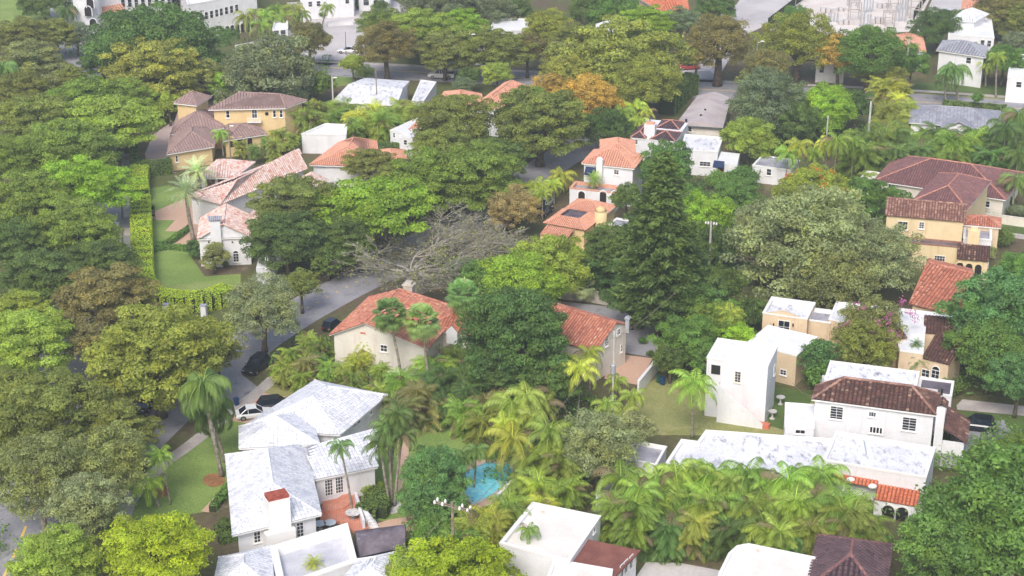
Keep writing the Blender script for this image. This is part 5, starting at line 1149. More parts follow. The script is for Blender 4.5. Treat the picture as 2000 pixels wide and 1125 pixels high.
# --- far background houses
def far():
    def simple(name, label, base, zc, wm, rm, wins=(), ww=1.0, wh=1.3, par=.3, cat='building', roof=None, rise=1.6, **kw):
        q = quad(*base, z=zc); H = house(name, label, cat, q)
        if roof: qi = inset(q, .4); walls(H, qi, 0, zc, M[wm]); hip(H, qi, zc, rise, M[rm], .5, pitch=.6, tl=.8, h=.08, rmat=M[rm], **kw); q = qi
        else: flat(H, q, zc, M[wm], M[rm], par=par)
        for px, py in wins: window(H, q[0], q[1], px, py, ww, wh, 1, 2, sill=False)
        return H, q
    b = quad((168, 62), (332, 30), (345, -30), (180, -30), z=0)
    H = house('hotel_building', 'big white multi storey building with arched corner tower at top left', 'building', b); walls(H, b, 0, 18, M['white'], True)
    for i, px in enumerate((240, 253, 266, 279, 292, 305, 318, 330)): window(H, b[0], b[1], px, 8-.19*(px-240)*.2-2, 1.1, 2.0, 1, 2, sill=False)
    for i, px in enumerate((198, 208, 218)): window(H, b[0], b[1], px, 26-.15*(px-198), .8, 1.6, 1, 2, sill=False)
    c = b[0]+(b[1]-b[0])*.05; t = MB(); t.cyl((c[0], c[1]-.5, 0), 3.0, 13, 24); t.build('corner_tower', M['white'], H)
    for k, (px, py) in enumerate(((172, 22), (182, 46), (176, 6))): archway(H, b[0]-np.array([1, 3.2]), b[0]+np.array([4, -4.0]), px, py, 1.6, 2.2, smat=M['white'])
    P, d, n = on_wall(b[0], b[1], 212, 22); t = MB(); t.obox(P-d*3.2-(0, 0, 1.6), d*6.4, n*1.6, (0, 0, 1.4)); t.build('bay', M['white'], H); e = [P-d*3.4+n*1.9, P+d*3.4+n*1.9, P+d*3.4, P-d*3.4]; plane_roof(H, [[e[0], e[1], e[2]+(0, 0, 1.2), e[3]+(0, 0, 1.2)]], M['orangetile'], name='bay_roof', pitch=.6)
    q = quad((372, 82), (505, 58), (470, -20), (345, -10), z=0); H2 = house('arcaded_building', 'long white two storey wing with dark windows behind the great dark tree', 'building', q); flat(H2, q, 8.2, M['white'], M['wroof'], par=.4)
    for px in (393, 403, 413, 423, 432, 442, 452, 462): window(H2, q[0], q[1], px, 33-(px-393)*.25, .9, 1.7, 1, 2, sill=False)
    for px in (444, 454, 464, 474, 484, 494): archway(H2, q[0], q[1], px, 62-(px-444)*.18, 1.0, 2.6)
    H3, q3 = simple('white_villa', 'white villa with dark blue awning behind the pale plaza', ((586, -4), (690, -10), (700, -60), (600, -60)), 5.0, 'white', 'wroof', ((606, 8), (622, 7), (678, 2)), cat='house')
    H4, q4 = simple('grey_villa', 'white house with dark glazed front and clipped bushes beyond the plaza', ((700, -16), (760, -18), (770, -60), (705, -60)), 4.5, 'white', 'wroof', ((715, 2), (735, 0), (745, 0)), 1.4, 2.2, cat='house')
    H3b, _ = simple('white_gatehouse', 'small white flat roofed pavilion left of the plaza', ((532, 58), (562, 56), (562, 35), (536, 35)), 5.0, 'white', 'wroof', ((540, 68), (553, 67)), 1.2, 2.0)
    simple('bungalow', 'white roofed bungalow half hidden behind brown trees near the plaza', ((955, 62), (1032, 58), (1032, 36), (965, 36)), 4.0, 'white', 'wroof', (), cat='house')
    simple('bungalow', 'low white hip roofed house between bright green and brown trees', ((1158, 72), (1218, 74), (1215, 49), (1165, 48)), 4.0, 'white', 'whitetile', (), cat='house', roof=True)
    simple('tiled_house', 'two storey house with orange roof beside the white car park', ((1290, 22), (1345, 20), (1342, 0), (1240, -8)), 7.0, 'tan', 'vividtile', ((1322, 34), (1330, 33), (1338, 33)), .7, 1.2, cat='house', roof=True)
    simple('tiled_house', 'orange roofed house hidden behind green trees near construction yard', ((1722, 98), (1808, 100), (1802, 72), (1740, 72)), 4.2, 'white', 'orangetile', (), cat='house', roof=True)
    simple('tiled_house', 'orange roofed house at the very top right behind white roof', ((1878, 20), (1915, 22), (1915, 4), (1880, 4)), 4.5, 'white', 'orangetile', (), cat='house', roof=True)
    simple('white_house', 'large bright white roofed house with gable at top right', ((1852, 66), (1942, 74), (1936, 36), (1872, 28)), 5.6, 'white', 'wroof', ((1919, 84), (1932, 85)), .9, 1.4, cat='house', par=.1)
    H5, q5 = simple('white_house', 'white roofed house wing with low gable behind queen palm', ((1856, 40), (1905, 42), (1930, 28), (1880, 22)), 7.2, 'white', 'whitetile', (), cat='house', roof=True)
    simple('shingle_house', 'two storey white house with mottled grey hip roof behind big weeping palm', ((1830, 98), (1925, 112), (1930, 92), (1842, 80)), 6.4, 'white', 'slate', ((1892, 118),), 1.1, 1.3, cat='house', roof=True)
    simple('white_house', 'white house behind trees at the right edge of the avenue', ((1968, 150), (2060, 156), (2060, 110), (1975, 105)), 5, 'white', 'wroof', ((1990, 165),), 1.1, 1.2, cat='house')
    simple('bungalow', 'pale house glimpsed below the brown avenue trees', ((1595, 118), (1650, 120), (1650, 98), (1600, 98)), 4.5, 'white', 'wroof', ((1605, 135), (1632, 137)), 1, 1.6, cat='house')
    simple('bungalow', 'small white roof glimpsed between trees right of the plaza', ((912, 82), (960, 84), (955, 66), (920, 66)), 3.8, 'white', 'wroof', (), cat='house')
far()

# --- garden walls
def gwall(label, px, h, mat, th=.25, name='garden_wall'):
    P = [G(x, y)[:2] for x, y in px]; b = MB()
    for i in range(len(P)-1):
        d = P[i+1]-P[i]; L = np.linalg.norm(d); d = d/L; n = np.array([-d[1], d[0]]); b.obox((*(P[i]-n*th/2), 0), (*(d*(L-.001)), 0), (*(n*th), 0), (0, 0, h+.004*i))
    b2 = MB()
    for i in range(len(P)-1):
        d = P[i+1]-P[i]; L = np.linalg.norm(d); d = d/L; n = np.array([-d[1], d[0]]); b2.obox((*(P[i]-n*(th/2+.06)), h+.004*i), (*(d*(L-.001)), 0), (*(n*(th+.12)), 0), (0, 0, .08))
    t = empty(name, (*P[0], 0), label, 'wall'); b.build('wall', M[mat], t); b2.build('coping', M[mat], t)
gwall('white garden wall between brick terrace and dry lawn', [(1246, 772), (1286, 722)], 1.9, 'white')
gwall('weathered pale wall along the back of the dark courtyard', [(1085, 582), (1165, 592), (1240, 606)], 1.7, 'wall_old')
gwall('low weathered wall running up from the stone chimney', [(812, 580), (862, 556)], 2.0, 'wall_old')
gwall('cream boundary wall across the lawn right of the yellow house', [(1905, 430), (2060, 452)], 1.4, 'cream')
gwall('white poolside wall behind the pool at right', [(968, 985), (1012, 942)], .9, 'white')
gwall('low white wall at edge of pale plaza', [(640, 52), (690, 48)], 1.0, 'white')
gwall('white wall along far side of plaza lawn', [(460, 100), (540, 84), (580, 90)], 1.2, 'white')

# ================================================================ VEHICLES
def car(px, py, ang, mat, label, L=4.6, Wd=1.85, Hh=1.45, suv=False, name='parked_car', cat='car', group='parked cars', pickup=False):
    c = G(px, py); t = empty(name, (c[0], c[1], 0.02), label, cat, group, math.radians(ang))
    h = Hh; sh = h*.58; hl = L/2; hw = Wd/2
    # lower body: stations along the length, each a rounded cross-section
    st = [(-hl, .82, .45, sh*.78), (-hl*.93, .95, .28, sh*.96), (-hl*.6, 1, .22, sh*1.0), (0, 1, .22, sh*.99), (hl*.45, 1, .22, sh*.97), (hl*.8, .97, .24, sh*.86), (hl*.95, .9, .3, sh*.74), (hl, .78, .42, sh*.62)]
    b = MB(); rings = []
    for x, wk, z0, z1 in st:
        w_ = hw*wk; rings.append([(x, -w_*.93, z0), (x, -w_, z0+.15), (x, -w_, z1-.16), (x, -w_*.9, z1), (x, w_*.9, z1), (x, w_, z1-.16), (x, w_, z0+.15), (x, w_*.93, z0)])
    for i in range(len(rings)-1):
        for j in range(8): k = (j+1) % 8; b.poly([rings[i][j], rings[i+1][j], rings[i+1][k], rings[i][k]])
    b.poly(rings[0]); b.poly(rings[-1][::-1]); b.build('body', mat, t, smooth=False, local=True)
    x0, x1, x2, x3 = (-hl*.9, -hl*.72, hl*.12, hl*.42) if suv else (-hl*.78, -hl*.42, hl*.1, hl*.45)
    if pickup: x0, x1, x2, x3 = -hl*.1, -hl*.02, hl*.3, hl*.5
    w0, w1 = hw*.88, hw*.7
    lo = [(x0, -w0), (x3, -w0), (x3, w0), (x0, w0)]; hi = [(x1, -w1), (x2, -w1), (x2, w1), (x1, w1)]
    g = MB()
    for i in range(4): j = (i+1) % 4; g.poly([(*lo[i], sh*.97), (*lo[j], sh*.97), (*hi[j], h-.05), (*hi[i], h-.05)])
    g.build('window', M['glass'], t, local=True)
    r = MB(); r.prism([(x1-.03, -w1-.02), (x2+.03, -w1-.02), (x2+.03, w1+.02), (x1-.03, w1+.02)], h-.05, h+.0, bottom=True)
    for i in range(4):
        a = np.array([*lo[i], sh*.97]); q = np.array([*hi[i], h-.04]); r.tube([a, q], .045, 4)
    for s in (-1, 1):
        xm = (x0+x2)/2; r.tube([(xm, s*(w0+.005), sh*.97), (xm, s*(w1+.01), h-.04)], .045, 4)
    r.build('roof', mat, t, local=True)
    if pickup:
        p = MB(); p.prism([(-hl*.92, -hw*.78), (-hl*.14, -hw*.78), (-hl*.14, hw*.78), (-hl*.92, hw*.78)], sh*1.0, sh*1.02); p.build('cargo_bed', M['dark'], t, local=True)
    for sx in (-hl*.62, hl*.62):
        for s in (-1, 1):
            w_ = MB(); w_.tube([(sx, s*(hw-.2), .34), (sx, s*(hw+.015), .34)], .34, 14); wo = w_.build('wheel', M['tyre'], t, local=True)
            q = MB(); q.tube([(sx, s*(hw+.0), .34), (sx, s*(hw+.03), .34)], .21, 10); q.build('rim', M['rim'], wo, local=True)
    for s in (-1, 1):
        q = MB(); q.obox((hl*.93, s*hw*.58-.17, sh*.56), (hl*.055, 0, 0), (0, .34, 0), (0, 0, .16)); q.build('headlight', M['lamp'], t, local=True)
        q = MB(); q.obox((-hl*1.005, s*hw*.62-.16, sh*.66), (.08, 0, 0), (0, .32, 0), (0, 0, .18)); q.build('tail_light', M['tail'], t, local=True)
        q = MB(); q.ball((hl*.36, s*(hw+.08), sh*1.03), .09, .12, .08, 6, 4); q.build('mirror', mat, t, local=True)
    return t
car(501, 722, 247, M['c_black'], 'black suv parked on the verge of the curving street', 4.7, 1.95, 1.75, True)
car(497, 814, 15, M['c_white'], 'white sedan on the brick driveway beside the white villa')
car(540, 797, 15, M['c_black'], 'black car parked behind the white sedan at the villa', 4.7, 1.9, 1.6, True)
car(1906, 838, 163, M['c_black'], 'black suv parked on the right hand driveway by the grassy strip', 4.6, 1.95, 1.75, True)
car(290, 795, 250, M['c_black'], 'dark car under the big yellow green tree on the street', 4.6, 1.9, 1.6, True)
car(1014, 378, 240, M['c_black'], 'dark blue car on the street by the pinkish brown tree')
car(1064, 402, 66, M['c_silver'], 'silver car tucked beside the skylight house')
car(1062, 418, 66, M['c_black'], 'black car in front of the silver car at the skylight house')
car(862, 152, 175, M['c_white'], 'white pickup truck on the avenue beyond the bungalow', 5.4, 2.0, 1.9, pickup=True, name='pickup_truck', cat='truck')
car(880, 143, 172, M['c_white'], 'white van just behind the pickup on the avenue', 5.2, 2.0, 2.1, True, name='van', cat='van')
car(946, 132, 200, M['c_silver'], 'silver car on the far side of the avenue')
car(680, 103, 176, M['c_white'], 'white car at the mouth of the pale plaza')
car(1848, 30, 170, M['c_white'], 'white car parked beside the bright white roofed house')
car(1359, 124, 205, M['c_silver'], 'silver car at the side street beyond the avenue')
car(1345, 135, 190, M['c_red'], 'small red car near the side street junction')
car(650, 643, 62, M['c_black'], 'dark golf cart sized car at the gable of the red tiled house', 3.4, 1.6, 1.6, True)

# ================================================================ POLES AND SMALL THINGS
def pole(px, py, base, label, mat='concpole', r=.16, arms=(), cat='utility pole', lamp=False, transformer=None, name='utility_pole', H=None):
    H = H or hz((px, py), base); B = G(*base); t = empty(name, (B[0], B[1], 0), label, cat)
    b = MB(); b.tube([(B[0], B[1], 0), (B[0], B[1], H)], [r, r*.7], 8); b.build('pole', M[mat], t)
    for h, ln, ang, dbl in arms:
        ca, sa = math.cos(ang), math.sin(ang)
        for s in ((-1, 1) if dbl else (1,)):
            a = MB(); o = np.array([B[0], B[1], H-h])+np.array([-sa, ca, 0])*s*(.16 if dbl else .12)
            a.tube([o-np.array([ca, sa, 0])*ln/2, o+np.array([ca, sa, 0])*ln/2], .07, 5); a.build('crossarm', M['wood'], t)
        a = MB()
        for i in (-.48, -.25, .25, .48):
            for s in ((-1, 1) if dbl else (0,)):
                q = np.array([B[0]+ca*ln*i-sa*s*.3, B[1]+sa*ln*i+ca*s*.3, H-h]); a.tube([q, q+(0, 0, .2), q+(0, 0, .38)], [.11, .14, .07], 7)
        a.build('insulator', M['trim'], t)
    if transformer:
        for h, s in transformer:
            a = MB(); c = np.array([B[0]+s*.42, B[1]-.2, H-h]); a.tube([c, c+(0, 0, .1), c+(0, 0, 1.2), c+(0, 0, 1.32)], [.26, .32, .32, .2], 12); a.build('transformer', M['metal'], t)
    if lamp:
        a = MB(); e = np.array([B[0]+lamp, B[1]-.4, H-.2]); a.tube([(B[0], B[1], H-.7), tuple(e)], .05, 5); a.ball(e+(0.1*np.sign(lamp), 0, 0), .42, .2, .12); a.build('lamp', M['trim'], t)
    return t
pole(878, 1002, (886, 1150), 'utility pole with double crossarm and white insulators at bottom centre', 'wood', .2, ((.5, 3.8, -.45, True),), H=10)
pole(1197, 645, (1196, 800), 'utility pole with grey transformer in front of the cream gable', 'concpole', .15, transformer=((7.0, 0), (7.6, 0)) and ((5.6, -.1),), H=10.5)
pole(1383, 452, (1383, 560), 'pale utility pole beside the tall conifer', 'concpole', .2, arms=((.5, 1.6, -.3, False),), H=10)
pole(1692, 212, (1693, 300), 'white utility pole left of the yellow green ficus', 'concpole', .24, H=9.5)
pole(1766, 94, (1766, 185), 'tall pale utility pole in front of orange roof by the avenue', 'concpole', .24, H=11)
pole(1473, 97, (1474, 180), 'wooden utility pole with lamp beside forked street tree', 'wood', .18, lamp=.8, H=10.5)
pole(649, 152, (652, 235), 'short pale pole at the left end of the white bungalow', 'concpole', .18, lamp=.5, H=8.5)
pole(732, 132, (737, 228), 'thin grey pole in front of the white bungalow', 'wood', .12, H=9.5)
pole(913, 78, (918, 160), 'street pole with white lamp heads over the avenue', 'concpole', .13, lamp=.7, transformer=None, H=10)
pole(674, 72, (676, 108), 'slim pole beside the white car on the plaza', 'wood', .1, H=5)
pole(447, 238, (452, 330), 'wooden pole in front of the yellow mansion', 'wood', .13, lamp=.5, H=8)
pole(1610, 235, (1612, 300), 'short pole behind the bright green tree near tall palms', 'concpole', .16, H=7)
pole(1553, 5, (1553, 22), 'black fence post at the edge of the car park', 'wood', .15, H=3)
def wire(label, a, b, sag):
    a, b = np.array(a), np.array(b); w_ = MB(); pts = [a*(1-t)+b*t-np.array([0, 0, sag*4*t*(1-t)]) for t in np.linspace(0, 1, 14)]
    w_.tube(pts, .03, 4); o = w_.build('overhead_cable', M['wood']); tag(o, label, 'cable')
wire('sagging cable from the cream annex to the brown roofed house', G(1548, 748, 2.8), G(1588, 774, 6.2), .4)
wire('upper overhead cable running left from the double crossarm pole', G(868, 1010, 10), G(650, 1180, 9), .8)
wire('overhead cable running right from the double crossarm pole', G(900, 1012, 10), G(1197, 655, 10.2), 1.2)
wire('long cable falling past the tall conifer to the terrace', G(1330, 560, 9), G(1196, 662, 10.2), .6)
def post_box(px, py, h, label):
    c = G(px, py); t = empty('gate_pillar', (c[0], c[1], 0), label, 'pillar', 'white pillars along the clipped hedge'); b = MB(); b.box(c, .75, .6, h, -.2); b.build('pillar', M['white'], t); b = MB(); b.box((c[0], c[1], h), .9, .75, .12, -.2); b.build('cap', M['metal'], t)
post_box(399, 619, 1.7, 'white pillar with grey cap in front of the curved hedge'); post_box(326, 617, 1.7, 'white pillar behind the yellow green tree top at the hedge')
post_box(264, 402, 1.2, 'white pillar set into the hedge gap by the upper crosswalk'); post_box(267, 466, 1.2, 'white pillar set into the hedge by the lower crosswalk'); post_box(228, 452, 1.3, 'small white box on the verge left of the sidewalk')
def gate(px, py, label):
    c = G(px, py); t = empty('drive_gate', (c[0], c[1], 0), label, 'gate', 'black driveway gates'); b = MB()
    for i in range(7): b.box((c[0]-.8+i*.27, c[1], 0), .05, .05, 1.3)
    b.build('bars', M['dark'], t); b = MB(); b.box((c[0], c[1], .15), 1.7, .07, .07); b.box((c[0], c[1], 1.25), 1.7, .07, .07); b.box((c[0], c[1], .6), 1.7, .05, .5); b.build('frame', M['dark'], t)
gate(292, 416, 'upper black driveway gate leaf at the hedge'); gate(293, 430, 'lower black driveway gate leaf at the hedge')
def round_table(px, py, r, label, mat, h=.72, z=0.0):
    c = G(px, py, z); t = empty('garden_table', (c[0], c[1], z), label, 'table'); b = MB(); b.cyl((c[0], c[1], z+h), r, .04, 20); b.build('tabletop', mat, t); b = MB(); b.cyl((c[0], c[1], z), .06, h, 8); b.cyl((c[0], c[1], z), .3, .03, 12); b.build('pedestal', M['metal'], t)
gl = plain('table_glass', lin(196, 206, 210), .1, 0, .6)
round_table(625, 1034, .65, 'left round glass table in front of the villa terrace', gl, z=.0); round_table(645, 1032, .65, 'right round glass table in front of the villa terrace', gl, z=.0)
round_table(690, 1012, .85, 'round white mosaic table on the terracotta terrace', M['gravel'], z=.36)
def birdbath(px, py, label):
    c = G(px, py); t = empty('bird_bath', (c[0], c[1], 0), label, 'bird bath', 'stone bird baths by the garage tower'); b = MB(); b.tube([(c[0], c[1], 0), (c[0], c[1], .1), (c[0], c[1], .2), (c[0], c[1], .8), (c[0], c[1], .95), (c[0], c[1], 1.05)], [.32, .3, .12, .12, .5, .55], 14); b.build('basin', M['gravel'], t)
birdbath(1524, 790, 'stone bird bath behind the right wall of the garage tower'); birdbath(1508, 818, 'stone bird bath near the foot of the garage tower'); birdbath(1445, 826, 'small stone bird bath in front of the outside stair')
def parasol(px, py, label):
    c = G(px, py, 0); t = empty('garden_parasol', (c[0], c[1], 0), label, 'parasol'); b = MB(); b.tube([(c[0], c[1], 2.1), (c[0], c[1], 2.35), (c[0], c[1], 2.75)], [1.35, .9, .05], 8); b.build('canopy', M['trim'], t); b = MB(); b.cyl((c[0], c[1], 0), .04, 2.2, 6); b.cyl((c[0], c[1], 0), .3, .08, 10); b.build('pole', M['metal'], t)
parasol(1049, 622, 'white parasol behind the dark centre tree at the courtyard')
def urn(px, py, label):
    c = G(px, py, 0); o = MB(); o.tube([(c[0], c[1], 0), (c[0], c[1], .15), (c[0], c[1], .4), (c[0], c[1], .9), (c[0], c[1], 1.2), (c[0], c[1], 1.3)], [.3, .28, .15, .42, .3, .38], 12); ob = o.build('garden_urn', M['gravel']); tag(ob, label, 'urn')
urn(1451, 650, 'white urn behind the cream annex among green shrubs')
def bin_(px, py, mat, label):
    c = G(px, py, 0); t = empty('wheeled_bin', (c[0], c[1], 0), label, 'bin', 'wheeled bins'); b = MB(); b.tube([(c[0], c[1], .08), (c[0], c[1], .95)], [.27, .36], 4); b.build('body', mat, t); b = MB(); b.box((c[0], c[1], .95), .56, .6, .07, .7); b.build('lid', mat, t)
    for s in (-1, 1): b = MB(); b.tube([(c[0]+s*.25, c[1]+.28, .1), (c[0]+s*.31, c[1]+.28, .1)], .1, 8); b.build('wheel', M['tyre'], t)
gb_ = plain('green_bin', (.02, .09, .05, 1), .5); bb_ = plain('blue_bin', (.02, .06, .16, 1), .5)
bin_(1287, 748, gb_, 'dark green wheeled bin at the end of the white garden wall'); bin_(1294, 752, bb_, 'blue wheeled bin at the end of the white garden wall'); bin_(1864, 850, gb_, 'green wheeled bin beside the black suv on the right driveway'); bin_(462, 792, bb_, 'blue wheeled bin on the verge by the villa driveway')
# substation-like gear in the construction yard
_rs = random.Random(4)
for i, (px, py) in enumerate([(1603, 50), (1626, 44), (1650, 48), (1668, 40), (1690, 52), (1712, 46), (1735, 50), (1758, 42), (1640, 22), (1665, 14), (1695, 24), (1725, 16), (1745, 26), (1770, 18), (1615, 26), (1785, 34)]):
    c = G(px, py); nm = ['scaffold_frame', 'steel_column', 'block_stack'][i % 3]
    t = empty(nm, (c[0], c[1], 0), ['open steel frame standing in the pale construction yard, ', 'grey column group standing in the pale construction yard, ', 'pale block stack in the construction yard, '][i % 3]+ORD[i]+' piece from front left', ['scaffold', 'column', 'blocks'][i % 3], 'equipment in the construction yard')
    b = MB(); w_ = _rs.uniform(1.4, 2.6); h = _rs.uniform(2.5, 5)
    if i % 3 == 0:
        for sx in (-1, 1):
            for sy in (-1, 1): b.tube([(c[0]+sx*w_/2, c[1]+sy*w_/2, 0), (c[0]+sx*w_/2, c[1]+sy*w_/2, h)], .12, 4)
        for z in (h*.5, h):
            for sx in (-1, 1): b.tube([(c[0]+sx*w_/2, c[1]-w_/2, z), (c[0]+sx*w_/2, c[1]+w_/2, z)], .1, 4); b.tube([(c[0]-w_/2, c[1]+sx*w_/2, z), (c[0]+w_/2, c[1]+sx*w_/2, z)], .1, 4)
    elif i % 3 == 1:
        for k in range(4): b.box((c[0]+k*.7-1, c[1]+_rs.uniform(-.5, .5), 0), .3, .3, h*_rs.uniform(.7, 1))
    else:
        for k in range(3): b.box((c[0]+k*1.1-1, c[1], 0), .9, 1.4, h*.35*_rs.uniform(.6, 1.2), .1*k)
    b.build('frame' if i % 3 == 0 else 'columns' if i % 3 == 1 else 'blocks', M['walk'] if i % 3 == 0 else M['metal'] if i % 3 == 1 else M['palepave'], t)
gwall('dark green fence line between car park and construction yard', [(1500, 52), (1572, -4)], 1.8, 'hedgecore', .15, 'boundary_fence')
gwall('dark green fence on the right side of the construction yard', [(1784, 38), (1812, -6)], 1.8, 'hedgecore', .15, 'boundary_fence')

# ================================================================ HEDGES AND SHRUBS
hedge('clipped_hedge', [(274, 345), (272, 372), (274, 396)], 3.0, 2.2, 'hedge', 'bright clipped hedge along the sidewalk above the driveway gap')
hedge('clipped_hedge', [(276, 405), (277, 440), (279, 500), (281, 560), (300, 592), (350, 604), (410, 600), (450, 585)], 3.0, 2.2, 'hedge', 'long bright clipped hedge curving round the estate lawn')
hedge('clipped_hedge', [(276, 345), (310, 342), (335, 338)], 1.4, 2.6, 'dk', 'dark hedge between the estate lawn and the pink driveway')
hedge('low_hedge', [(292, 484), (325, 480), (350, 464), (372, 448)], .8, .8, 'mango', 'low winding hedge along the lower edge of brick driveway')
hedge('low_hedge', [(292, 492), (330, 487), (368, 490)], .9, .8, 'mango', 'low straight hedge across the estate lawn')
hedge('tall_narrow_hedge', [(383, 392), (392, 418), (398, 440)], 1.0, 1.6, 'dk', 'dark upright planting in the middle of the brick forecourt')
hedge('tall_narrow_hedge', [(396, 384), (406, 405), (410, 420)], .8, 1.4, 'dk', 'slim dark planting beside the porch columns')
hedge('clipped_hedge', [(262, 290), (264, 320), (268, 340)], 1.4, 1.6, 'dk', 'dark hedge beside the sidewalk above the estate')
hedge('low_hedge', [(450, 955), (415, 1000)], .9, .8, 'mango', 'low clipped hedge at the front corner of the white villa')
hedge('low_hedge', [(420, 1040), (455, 1035)], 1.0, .8, 'dk', 'short clipped hedge under the villa front window'); hedge('low_hedge', [(428, 1062), (466, 1052)], 1.0, .8, 'dk', 'lower short clipped hedge at the villa wall')
hedge('clipped_hedge', [(708, 1000), (738, 1012), (742, 985), (720, 975)], 2.0, 1.4, 'dk', 'dark clipped hedge block beside the terrace stair')
hedge('rear_hedge', [(790, 815), (860, 822), (930, 830)], 2.0, 1.8, 'moss', 'dense olive hedge behind the curved garden path')
hedge('low_hedge', [(1895, 418), (1955, 430)], 1.0, 1.0, 'dk', 'low dark hedge in front of the cream bungalow')
hedge('avenue_hedge', [(1840, 208), (1965, 218)], 1.0, 1.2, 'dk', 'low hedge between avenue and the ranch house')
hedge('rear_hedge', [(572, 284), (680, 292), (780, 296)], 1.6, 1.4, 'dk', 'dark hedge behind the smooth orange roof')
hedge('driveway_hedge', [(1300, 225), (1335, 190), (1352, 182)], 3.0, 4.0, 'dk', 'tall dark hedge beside the pinkish grey roof')
for x, y, r, c, l in ((437, 1018, 9, 'dk', 'small round shrub in the bare bed at the villa front'), (400, 515, 8, 'ypalm', 'yellowish shrub at the foot of the small estate tree'), (440, 517, 8, 'moss', 'low shrub under the estate front window'), (415, 520, 7, 'ypalm', 'low yellow green shrub next to the small estate tree'),
                      (720, 958, 16, 'ypalm', 'yellow green shrub against the villa wing wall'), (740, 950, 12, 'areca', 'olive shrub beside the villa palms'), (1840, 712, 20, 'dk', 'dark rounded shrub beside the cream house corner'), (1853, 760, 26, 'dk', 'dark shrub behind the brown tiled lean to'),
                      (1832, 872, 30, 'dk', 'dark shrub beside the end of the stained flat roof'), (1970, 395, 14, 'dk', 'shrub at the bungalow corner'), (1985, 415, 18, 'dgr', 'grey green shrub at the right edge above the wall'), (1955, 470, 26, 'dk', 'dark shrub behind the arched porch'), (1925, 495, 22, 'moss', 'shrub beside the arched porch'),
                      (1250, 640, 8, 'dk', 'tiny shrub in the dark courtyard'), (1270, 692, 9, 'dk', 'tiny shrub at the courtyard edge'), (1255, 667, 9, 'mango', 'small shrub below the conifer trunk'), (1400, 355, 26, 'mango', 'green shrub under the red door'), (1450, 350, 30, 'mango', 'leafy shrub between red door and the white shed'), (1480, 340, 24, 'dk', 'dark shrub left of the white shed'),
                      (270, 818, 16, 'dk', 'dark shrub near the street corner under the yellow green tree'), (1640, 100, 16, 'moss', 'shrub by the pale house on the avenue'), (575, 45, 14, 'ol', 'olive shrub on the plaza'), (628, 30, 10, 'dk', 'round dark shrub on the plaza'), (700, 12, 12, 'dk', 'round bush by grey villa'), (688, 5, 10, 'dk', 'second round bush by grey villa'), (745, 15, 16, 'dk', 'dark shrub right of grey villa'),
                      (1170, 1010, 14, 'dgr', 'grey green shrub beside the thin trunk'), (1170, 1055, 24, 'dk', 'dark spiky shrub behind the rusty roof'), (1050, 1090, 24, 'dgr', 'grey spiky shrub on the bottom centre building'), (1845, 670, 10, 'dk', 'small shrub by the cream house side door')):
    tree('shrub', x, y, r, c, l, H=r/PPM(y)*.5, group='shrubs', name='shrub', trunk=False, cat='shrub')
# undergrowth: nobody could count it
def undergrowth(name, zones, seed):
    rng = np.random.default_rng(seed); cdx = Cards()
    for poly, dens, rr, tone in zones:
        P = np.array([G(x, y)[:2] for x, y in poly]); mn, mx = P.min(0), P.max(0); n = int(dens*(mx-mn).prod())
        q = mn+(mx-mn)*rng.random((n, 2)); ins = np.zeros(n, bool)
        for i in range(len(P)):
            a, b_ = P[i], P[i-1]; c = ((a[1] > q[:, 1]) != (b_[1] > q[:, 1])) & (q[:, 0] < (b_[0]-a[0])*(q[:, 1]-a[1])/(b_[1]-a[1]+1e-9)+a[0]); ins ^= c
        for x, y in q[ins]:
            r = rr*(.6+.8*rng.random()); clump_cards(cdx, rng, np.array([x, y, r*.5]), r, .8, int(40*r*r)+10, .2, rng.random()*tone, up=.4)
    o = bpy.data.objects.new(name, cdx.mesh(name, M['leaf'])); coll.objects.link(o); o.color = COL['mango']; o['kind'] = 'stuff'
undergrowth('undergrowth', [
 ([(640, 720), (760, 690), (960, 720), (1180, 800), (1190, 1010), (1080, 1000), (960, 960), (930, 840), (780, 835), (700, 790)], .25, 1.1, 1),
 ([(1190, 960), (1750, 990), (1740, 1090), (1600, 1100), (1440, 1060), (1200, 1060)], .3, 1.1, .8),
 ([(790, 1000), (960, 1000), (1000, 1130), (800, 1130)], .3, 1.1, 1),
 ([(1290, 590), (1500, 620), (1480, 760), (1290, 740)], .25, 1.1, .8),
 ([(930, 500), (1230, 520), (1240, 580), (1090, 575), (940, 560)], .25, 1.1, .8),
 ([(1310, 360), (1700, 380), (1800, 560), (1420, 560), (1300, 480)], .12, 1.2, .8),
 ([(600, 210), (840, 225), (820, 250), (600, 240)], .2, 1.2, .9), ([(1480, 250), (1760, 210), (2050, 270), (2050, 320), (1500, 320)], .1, 1.4, .8),
 ([(530, 690), (650, 660), (680, 720), (620, 745), (530, 740)], .35, .9, 1), ([(1600, 690), (1560, 740), (1590, 780), (1620, 720)], .3, 1, .7),
 ([(1860, 640), (2050, 600), (2050, 780), (1880, 770)], .15, 1.3, .7), ([(1820, 880), (2050, 840), (2050, 1160), (1740, 1160)], .15, 1.3, .7),
 ([(790, 330), (1040, 330), (1000, 420), (800, 400)], .06, 1.1, .6), ([(-60, 500), (130, 500), (60, 1160), (-60, 1160)], .05, 1.2, .7), ([(170, 880), (300, 840), (250, 1100), (120, 1100)], .1, 1.2, .7),
 ([(0, 60), (160, 70), (140, 480), (-60, 480)], .04, 1.3, .7), ([(430, 110), (640, 120), (640, 200), (440, 180)], .06, 1.3, .7),
], 3)

